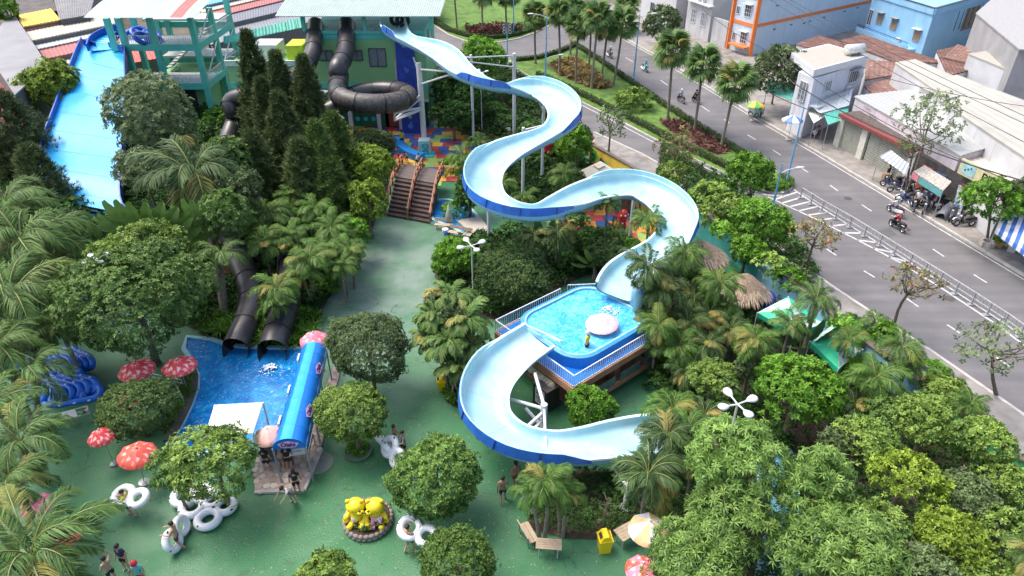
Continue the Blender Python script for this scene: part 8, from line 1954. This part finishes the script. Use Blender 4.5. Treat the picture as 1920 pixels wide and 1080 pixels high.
def pose_meshes(pose):
 if pose in SK:return SK[pose]
 J=pose_joints(pose);names=list(J);V=[J[k] for k in names];R=[RAD.get(k) or limb_r(k) for k in names];R[names.index('chest')]=(.15,.105);R[names.index('waist')]=(.12,.09);R[names.index('pelvis')]=(.14,.105);E_=[(names.index(a),names.index(b)) for a,b in CH_]
 for s in (1,-1):     # hands: palm and five fingers
  w=Vector(J['wr%d' % s]);d=(w-Vector(J['el%d' % s])).normalized();pl=w+d*.07;ip=len(V);V.append(tuple(pl));R.append(.027);E_.append((names.index('wr%d' % s),ip));sd=d.cross(Vector((0,0,1)));sd=sd.normalized() if sd.length > .1 else Vector((0,1,0))
  for j,ln in enumerate((.06,.075,.07,.055)):
   b_=pl+d*.02+sd*(-.027+.018*j);i=len(V);V.append(tuple(b_));R.append(.009);V.append(tuple(b_+d*ln-Vector((0,0,.012))));R.append(.008);E_+= [(ip,i),(i,i+1)]
  b_=pl-d*.02+sd*.045;i=len(V);V.append(tuple(b_));R.append(.009);E_.append((ip,i))
 body=skinmesh('body',V,E_,R)
 def part(name,keys,edges,grow,override={},sub=1,extra=None):
  VV=[J[k] if k not in override else override[k] for k in keys];RR=[]
  for k in keys:
   r=RAD.get(k) or limb_r(k)
   if k == 'chest':RR.append((.15+grow,.108+grow))
   elif k == 'waist':RR.append((.125+grow,.098+grow))
   elif k == 'pelvis':RR.append((.145+grow,.112+grow))
   else:RR.append(r+grow)
  return skinmesh(name,VV,[(keys.index(a),keys.index(b)) for a,b in edges],RR,sub=sub)
 def mid(a,b,f):return tuple(Vector(J[a]).lerp(Vector(J[b]),f))
 shirt=part('shirt',['pelvis','waist','chest','neck','sh1','sh-1','el1','el-1'],[('pelvis','waist'),('waist','chest'),('chest','neck'),('chest','sh1'),('chest','sh-1'),('sh1','el1'),('sh-1','el-1')],.016,{'neck':mid('chest','neck',.8),'el1':mid('sh1','el1',.6),'el-1':mid('sh-1','el-1',.6),'pelvis':mid('pelvis','waist',.1)})
 shorts=part('shorts',['waist','pelvis','hp1','hp-1','kn1','kn-1'],[('waist','pelvis'),('pelvis','hp1'),('pelvis','hp-1'),('hp1','kn1'),('hp-1','kn-1')],.022,{'waist':mid('pelvis','waist',.5),'kn1':mid('hp1','kn1',.8),'kn-1':mid('hp-1','kn-1',.8)})
 trousers=part('trousers',['waist','pelvis','hp1','hp-1','kn1','kn-1','an1','an-1'],[('waist','pelvis'),('pelvis','hp1'),('pelvis','hp-1'),('hp1','kn1'),('hp-1','kn-1'),('kn1','an1'),('kn-1','an-1')],.02,{'waist':mid('pelvis','waist',.5)})
 h=Vector(J['head1']);q=MB();q.ball(h+Vector((0,-.02,.035)),(.105,.118,.115),12,8);hair=q.mesh('hair',m_hair,smooth=True)
 q=MB();q.ball(h+Vector((0,-.05,-.02)),(.1,.10,.2),12,8);lh_=q.mesh('hair',m_hair,smooth=True)
 q=MB();q.ball(h+Vector((0,-.005,.03)),(.135,.15,.14),14,9);helm=q.mesh('helmet',m_white,smooth=True)
 eye=MB();
 for s in (-1,1):eye.ball(h+Vector((s*.035,.098,-.005)),.012,6,4)
 nose=MB();nose.path([h+Vector((0,.095,.01)),h+Vector((0,.118,-.03))],[.008,.016],6);mouth=MB();mouth.path([h+Vector((-.025,.098,-.06)),h+Vector((0,.104,-.063)),h+Vector((.025,.098,-.06))],.006,5)
 ear=MB();ear.ball(h+Vector((.1,0,-.005)),(.015,.025,.035),6,4)
 ear2=MB();ear2.ball(h+Vector((-.1,0,-.005)),(.015,.025,.035),6,4)
 SK[pose]=dict(body=body,shirt=shirt,shorts=shorts,trousers=trousers,hair=hair,longhair=lh_,helmet=helm,eye=eye.mesh('eyes',m_black),nose=nose.mesh('nose',m_skin,smooth=True),mouth=mouth.mesh('mouth',M('lips',(.35,.1,.08),.5)),ear=ear.mesh('ear',m_skin,smooth=True),ear2=ear2.mesh('ear',m_skin,smooth=True));return SK[pose]
def cloth(name,col):return M('cloth_'+name,col,.85,var=.08,scale=8)
def person(loc,rz,pose,label,shirt=None,bottom=None,long_=False,hair='hair',skin=None,sc=1.,group='people',helmetcol=None):
 S=pose_meshes(pose);t=thing('person',label,'person',loc,group);t.rotation_euler=(0,0,rz);t.scale=(sc,)*3;skin=skin or m_skin
 def add(key,mt,nm=None,par=t):
  me=S[key]
  if me is None:return None
  o=bpy.data.objects.new(nm or key,me);COL.objects.link(o);o.parent=par
  if not me.materials:me.materials.append(mt)
  o.material_slots[0].link='OBJECT';o.material_slots[0].material=mt;return o
 b=add('body',skin)
 if shirt:add('shirt',shirt)
 if bottom:add('trousers' if long_ else 'shorts',bottom)
 if hair == 'helmet':add('helmet',helmetcol or m_white)
 else:add(hair,m_hair,'hair')
 add('eye',m_black,'eyes',b);add('nose',skin,None,b);add('mouth',MATS['lips'],None,b);add('ear',skin,None,b);add('ear2',skin,'ear',b);return t
cy=cloth('yellow',(.78,.60,.03));cb=cloth('black',(.018,.018,.022));cm=cloth('maroon',(.16,.03,.05));cnv=cloth('navy',(.03,.03,.09));cgw=cloth('white',(.62,.66,.72));cg=cloth('grey',(.16,.16,.20));cr=cloth('red',(.52,.03,.05));cbl=cloth('blue',(.10,.16,.40));ctl=cloth('teal',(.10,.45,.48));cp_=cloth('purple',(.10,.04,.16))
person(G(248,966),math.radians(105),'carry','person in a yellow shirt and black shorts carrying a white tube',cy,cb)
person(G(339,1026),math.radians(95),'carry','shirtless person in maroon shorts pushing an upright white tube',None,cm)
person(G(240,1068),math.radians(170),'stand','person in a dark navy shirt with a purple print walking at bottom left',cnv,cb)
person(G(216,1092),math.radians(60),'up','shirtless person with raised arm at the bottom left edge',None,cb)
person(G(272,1100),math.radians(180),'stand','person with a red cap at the bottom edge',ctl,cb,hair='helmet',helmetcol=cr)
person(G(550,943),math.radians(150),'lean','person in a white shirt bending at the edge of the stone terrace',cgw,cg)
person(G(559,925),math.radians(20),'stand','person in black standing behind the one bending on the terrace',cb,cb,hair='longhair')
person(G(503,884),math.radians(0),'stand','person in black leftmost of the three at the counter',cb,cb,hair='longhair')
person(G(530,880),math.radians(-10),'lean','shirtless person in the middle of the three at the counter',None,cg)
person(G(544,880),math.radians(10),'stand','person in a black shirt rightmost of the three at the counter',cb,cb)
person(G(743,842),math.radians(-90),'up','dark skinned shirtless person behind the two white tubes',None,cb,skin=m_skin2)
person(G(759,853),math.radians(120),'carry','person in a grey shirt and black shorts helping with the two white tubes',cg,cb)
person(G(769,1033),math.radians(-35),'carry','shirtless person in grey shorts carrying a white tube at bottom',None,cg)
person(G(943,940),math.radians(0),'walk','shirtless person in black shorts walking under the pale slide',None,cb,skin=m_skin2)
person(G(967,912),math.radians(30),'stand','person half hidden behind the palm below the slide',None,cm,skin=m_skin2)
person(G(755,275),math.radians(180),'stand','lifeguard in yellow shirt and black shorts at the playground edge',cy,cb,sc=1.05)
person(G(763,305),math.radians(160),'lean','child in pink bending left at the blue play wall',cloth('pink',(.6,.3,.3)),cb,sc=.8)
person(G(782,312),math.radians(-30),'lean','child with a pale top leaning on the blue play wall',cgw,cb,sc=.8)
person(G(797,336),math.radians(10),'stand','child in blue at the top of the arched bridge',cb,cbl,sc=.85)
person(G(748,300),math.radians(90),'stand','child in blue left of the blue play wall',cbl,cb,sc=.8)
lg=person(G(1101,650,3.0)-Vector((0,0,.55)),math.radians(60),'stand','person in yellow vest and white cap standing in the raised pool',cy,cb,hair='helmet',sc=.95)
person(G(20,940),math.radians(20),'stand','person in white half hidden at the left edge',cgw,cb)
person(G(1522,330) if False else G(1525,262),0,'sit','person sitting at the red tables of the street stall',cgw,cb,group='people')

# ------------------------------------------------------------------ motorbikes
def bike_tpl(name,bodym,label,scooter=True):
 t=thing(name,label,'motorbike');
 def wheel(y):
  q=MB();R_=Matrix.Rotation(math.pi/2,3,'Y');q.torus((0,y,.28),.235,.05,18,6,R_);w=q.build('wheel',m_black,t,smooth=True)
  q=MB();q.torus((0,y,.28),.17,.012,14,4,R_)
  for k in range(6):a=k*math.pi/3;q.tube((0,y,.28),(0,y+.17*math.cos(a),.28+.17*math.sin(a)),.01,4)
  q.ball((0,y,.28),.04,6,4);q.build('rim',m_chrome,w)
 wheel(-.6);wheel(.62)
 def side(pts,w0,nm,mt,w1=None):
  q=MB();n=len(pts);w1=w1 or w0*.6;m=sum((Vector(p) for p in pts),Vector((0,0)))/n
  inn=[m+(Vector(p)-m)*.8 for p in pts]
  vs=[(-w1,p[0],p[1]) for p in inn]+[(-w0,p[0],p[1]) for p in pts]+[(w0,p[0],p[1]) for p in pts]+[(w1,p[0],p[1]) for p in inn]
  vs=[(-w0,p[0],p[1]) for p in inn]+[(-w1,p[0],p[1]) for p in pts]+[(w1,p[0],p[1]) for p in pts]+[(w0,p[0],p[1]) for p in inn]
  fs=[list(range(n)),list(range(4*n-1,3*n-1,-1))]
  for r in range(3):fs+= [(r*n+i,r*n+n+i,r*n+n+(i+1) % n,r*n+(i+1) % n) for i in range(n)]
  q.add(vs,fs);return q.build(nm,mt,t)
 side([(-.78,.62),(-.80,.50),(-.5,.34),(-.1,.30),(.1,.34),(.12,.42),(-.15,.56),(-.5,.66)],.13,'body',bodym)
 side([(.05,.30),(.12,.26),(.30,.36),(.42,.75),(.44,.92),(.36,.95),(.28,.62)],.14,'front_shield',bodym)
 side([(.34,.50),(.48,.60),(.72,.60),(.86,.46),(.70,.55),(.5,.54)],.055,'front_fender',bodym)
 q=MB();q.path([(0,-.82,.72),(0,-.5,.74),(0,-.15,.70),(0,.02,.62)],[.09,.13,.12,.06],8);q.build('seat',m_black,t,smooth=True)
 q=MB();q.tube((-.07,.62,.28),(-.05,.42,.88),.022,6);q.tube((.07,.62,.28),(.05,.42,.88),.022,6);q.build('fork',m_chrome,t)
 q=MB();q.path([(-.34,.26,1.0),(-.18,.36,.98),(0,.38,.96),(.18,.36,.98),(.34,.26,1.0)],.018,6);q.build('handlebar',m_black,t)
 q=MB();q.ball((0,.46,.9),(.1,.07,.08),10,6);q.build('headlight',m_white,t,smooth=True)
 for s in (-1,1):
  q=MB();q.tube((s*.25,.3,1.0),(s*.3,.26,1.16),.008,5);q.ball((s*.31,.25,1.18),(.06,.015,.04),8,5);q.build('mirror',m_chrome,t)
 q=MB();q.path([(.14,-.05,.26),(.16,-.4,.3),(.17,-.8,.42)],[.025,.045,.05],7);q.build('exhaust',m_chrome,t)
 q=MB();q.box((0,-.88,.6),(.16,.05,.1));q.build('tail_light',M('tail_red',(.5,.02,.02),.3),t);q=MB();q.box((0,-.9,.45),(.2,.015,.14));q.build('number_plate',m_white,t)
 return t
bm={k:M('bike_'+k,c,.25,var=.05,coat=.5) for k,c in dict(black=(.02,.02,.024),blue=(.03,.06,.22),white=(.62,.63,.65),red=(.40,.02,.03),grey=(.15,.16,.18),teal=(.10,.42,.45)).items()}
BT=bike_tpl('motorbike',bm['black'],'x');used_bt=[False]
def bike(px,py,rz,label,col='black',z=.0,group='parked motorbikes',rider=None):
 loc=G(px,py,z);
 if not used_bt[0]:used_bt[0]=True;o=BT;o.location=loc;o.rotation_euler=(0,.0,rz);o['label']=label;o['group']=group
 else:o=copy_tree(BT,loc,rz,1.0,label,group,swap={'bike_black':bm[col]})
 if rider:person(loc,rz,'ride',rider[0],rider[1],rider[2],True,hair='helmet',helmetcol=rider[3],group='riders')
 return o
def rzpx(a,b):p,q=G(*a),G(*b);return math.atan2(q.y-p.y,q.x-p.x)-math.pi/2
rd_dn=rzpx((1362,228),(1450,282));rd_up=rd_dn+math.pi
mv='motorbikes riding on the far road'
bike(1680,430,rd_up,'black motorbike ridden by the person in red','black',.0,mv,('rider in a red jacket and white helmet, nearest the barrier',cr,cb,m_white))
bike(1676,402,rd_up,'white and blue motorbike just behind the red jacketed rider','white',.0,mv,('rider in a pale shirt beside the red jacketed rider',cgw,cnv,m_white))
bike(1276,192,rd_up,'motorbike ridden by the person in light blue below the palms','grey',.0,mv,('rider in a light blue shirt between the large fan palms',cloth('lightblue',(.35,.48,.66)),cnv,m_white))
bike(1304,193,rd_up,'dark motorbike right of the light blue rider','black',.0,mv,('rider in black right of the light blue rider',cb,cb,m_black))
bike(1209,134,rd_dn,'turquoise scooter ridden by a person in turquoise','teal',.0,mv,('rider in turquoise clothes and helmet',ctl,ctl,ctl))
bike(1143,108,rd_dn,'farthest motorbike beside the flower bed palms','grey',.0,mv,('farthest rider in grey on the road',cg,cb,m_white))
pk_=[(1668,352,.9,'blue','dark blue motorbike leftmost in the parked cluster'),(1682,362,1.3,'grey','grey motorbike beside the leaning tree trunk'),(1692,374,1.9,'white','white fronted motorbike just below the leaning trunk'),(1700,365,2.2,'black','black motorbike behind the white fronted one'),(1710,352,.5,'white','white scooter under the tin awning'),(1722,372,2.6,'red','dark red motorbike under the tin awning'),(1708,392,2.9,'black','black motorbike nearest the kerb in the cluster'),(1738,376,2.0,'grey','grey motorbike below the teal sign'),(1733,398,2.4,'black','black motorbike with a grey cover at the kerb'),(1750,382,1.6,'blue','blue motorbike left of the banner board'),(1765,386,.7,'black','black motorbike beside the banner board'),(1783,410,2.4,'grey','silver motorbike below the banner board'),(1798,418,1.9,'white','white motorbike behind the black one at the pavement edge'),(1806,424,1.6,'black','black motorbike with bright lamps left of the bright street tree'),(1725,355,1.2,'black','black motorbike farthest inside the tin awning shop'),(1748,366,2.3,'grey','grey motorbike deep under the teal sign')]
pk_+= [(1676,346,1.1,'black','black motorbike squeezed between blue and grey ones'),(1690,352,2.6,'red','red motorbike behind the leaning trunk'),(1716,366,1.0,'white','white motorbike in the middle of the cluster'),(1726,386,2.1,'black','black motorbike behind the covered one'),(1758,372,2.9,'red','red motorbike under the right end of the teal sign'),(1742,390,.9,'white','white motorbike beside the kerb side cover'),(1818,412,2.2,'red','red motorbike half under the bright street tree'),(1700,383,.7,'blue','blue motorbike near the kerb, left part of the cluster')]
for a,b,r,c,l in pk_:bike(a,b,r,l,c,.12)
person(G(1716,390,.12),2.4,'stand','person in white standing among the parked motorbikes',cgw,cb,True)
person(G(1700,340,.12),.4,'lean','person in red working under the tin awning',cr,cb,True)
for k,(a,b,lb) in enumerate([(1660,338,'brown carton below the striped awning'),(1728,348,'orange crate inside the tin awning shop'),(1755,358,'grey crate beside the tin awning post'),(1838,420,'brown carton behind the bright street tree'),(1896,470,'white crate below the blue striped awning')]):
 p=G(a,b,.12);q=MB();q.box(p+Vector((0,0,.3)),(.6,.5,.6),k);q.box(p+Vector((0,0,.62)),(.5,.4,.05),k);tag(q.build('crate',M('crate%d' % k,[(.28,.18,.1),(.5,.16,.04),(.25,.26,.28),(.3,.2,.12),(.5,.5,.5)][k],.8),base=p),lb,'crate')
for a,b,r,ps,lb,c1_ in [(1748,392,1.,'stand','person in red at the kerb among the parked motorbikes',cr),(1478,228,2.,'stand','person in teal at the food stall counter',ctl),(1664,330,.5,'stand','person in black below the striped awning',cb),(1425,222,-2,'stand','vendor in yellow beside the green cart',cy)]:person(G(a,b,.12),r,ps,lb,c1_,cnv,True)
# covered motorbike with grey sheet
p=G(1772,405,.12);q=MB();vs=[];
for i in range(7):
 for k in range(9):
  x=(i/6-.5)*1.9;y=(k/8-.5)*1.1;h=1.05*max(0,1-(abs(y)/.55)**3)*(1-.5*abs(x/.95)**3)*(1+.12*math.sin(3*x+5*y));vs.append(Vector((p.x+x*.8-y*.4,p.y+x*.6+y*.7,.13+h)))
q.add(vs,[(i*9+k,(i+1)*9+k,(i+1)*9+k+1,i*9+k+1) for i in range(6) for k in range(8)]);tag(q.build('tarpaulin',M('grey_tarpaulin',(.22,.23,.25),.6,var=.2,scale=3),base=p,smooth=True),'grey tarpaulin draped over something on the pavement by the banner','tarpaulin')
# stall furniture: red tables, stools, cart
for k,(a,b,lb) in enumerate([(1512,240,'red table under the cream topped awning'),(1526,246,'red table nearest the road at the food stall')]):
 p=G(a,b,.12);t=thing('red_table',lb,'table',p);q=MB();q.box(p+Vector((0,0,.62)),(1.0,.7,.05),-.9);q.build('table_top',M('plastic_red',(.45,.03,.03),.4),t)
 for s in (-1,1):
  for s2 in (-1,1):q=MB();q.box(p+Matrix.Rotation(-.9,3,'Z') @ Vector((s*.42,s2*.28,.3)),(.04,.04,.6));q.build('leg',m_grey,t)
for k,(a,b,lb) in enumerate([(1500,252,'white stool next to the blue lamp pole'),(1478,236,'red stool below the blue and white umbrella'),(1486,242,'blue stool below the blue and white umbrella'),(1536,252,'red stool right of the tables')]):
 p=G(a,b,.12);t=thing('plastic_stool',lb,'stool',p);mt=[m_white,MATS['plastic_red'],m_bv,MATS['plastic_red']][k];q=MB();q.box(p+Vector((0,0,.4)),(.32,.32,.04));q.build('seat',mt,t)
 for s in (-1,1):
  for s2 in (-1,1):q=MB();q.beam(p+Vector((s*.15,s2*.15,0)),p+Vector((s*.12,s2*.12,.38)),.035,.035);q.build('leg',mt,t)
p=G(1416,218,.12);t=thing('street_cart','green and white food cart on the far pavement under a small umbrella','cart',p);q=MB();q.box(p+Vector((0,0,.65)),(1.5,.8,.7),-.9);q.build('body',M('cart_green',(.25,.42,.36),.5,var=.2,scale=4),t)
q=MB();q.box(p+Vector((0,0,1.2)),(1.1,.6,.4),-.9);q.build('glass_case',m_glassl,t)
for s in (-1,1):q=MB();c_=p+Matrix.Rotation(-.9,3,'Z') @ Vector((s*.4,-.42,.3));q.torus(c_,.24,.04,16,6,Matrix.Rotation(-.9,3,'Z') @ Matrix.Rotation(math.pi/2,3,'X'));q.build('wheel',m_black,t)
# jar of goods at the stall
p=G(1490,238,.12);t=thing('food_stall','small glass food counter below the blue and white umbrella','stall',p);q=MB();q.box(p+Vector((0,.2,.5)),(1.2,.6,.9),-.9);q.build('counter',M('stall_steel',(.30,.32,.33),.4,metal=.4),t);q=MB();q.box(p+Vector((0,.2,1.15)),(.9,.4,.4),-.9);q.build('glass_case',m_glassl,t)
# white bags and cans left of the tower (dark clutter behind ivy)
rs=np.random.RandomState(8)
for k in range(7):
 p=G(935+rs.uniform(-14,22),236+rs.uniform(-8,14));q=MB();q.ball(p+Vector((0,0,.3)),(rs.uniform(.25,.5),rs.uniform(.2,.4),.3),9,6);tag(q.build('rubbish_bag',M('bag_%s' % 'ab'[k % 2],[(.55,.55,.55),(.30,.20,.16)][k % 2],.6,var=.25,scale=5),base=p,smooth=True),'rubbish bag in the heap by the ivy, '+['front left','front middle','back left','back middle','right side','lowest','topmost'][k],'bag','rubbish heap')

# fallen leaves and litter on the green floor
rs=np.random.RandomState(21);n=2600;cen=GP([(660,860),(820,980),(690,720),(860,760),(560,960),(420,980),(900,1000),(1100,780),(740,620),(1040,1050)]);ci=rs.randint(0,len(cen),n);X=np.array([[cen[i].x,cen[i].y,0] for i in ci])+rs.normal(0,1.,(n,3))*np.array([2.6,3.2,0]);X[:,2]=.012
a=rs.uniform(0,6.283,n);d=np.stack([np.cos(a),np.sin(a),np.zeros(n)],1);me=leafmesh('fallen_leaves',X,d,np.tile([[0,0,1.]],(n,1)),rs.uniform(.05,.13,n),rs.uniform(.03,.07,n),rs.uniform(0,1,n),leafmat('fallen_leaf',(.16,.14,.05),(.34,.32,.20),(.04,.05,.03),rough=.8,trans=0.,nsc=2),droop=-.12)
o=link_mesh('fallen_leaves',me);o['kind']='stuff';tag(o,'fallen leaves scattered over the green painted floor','leaves')
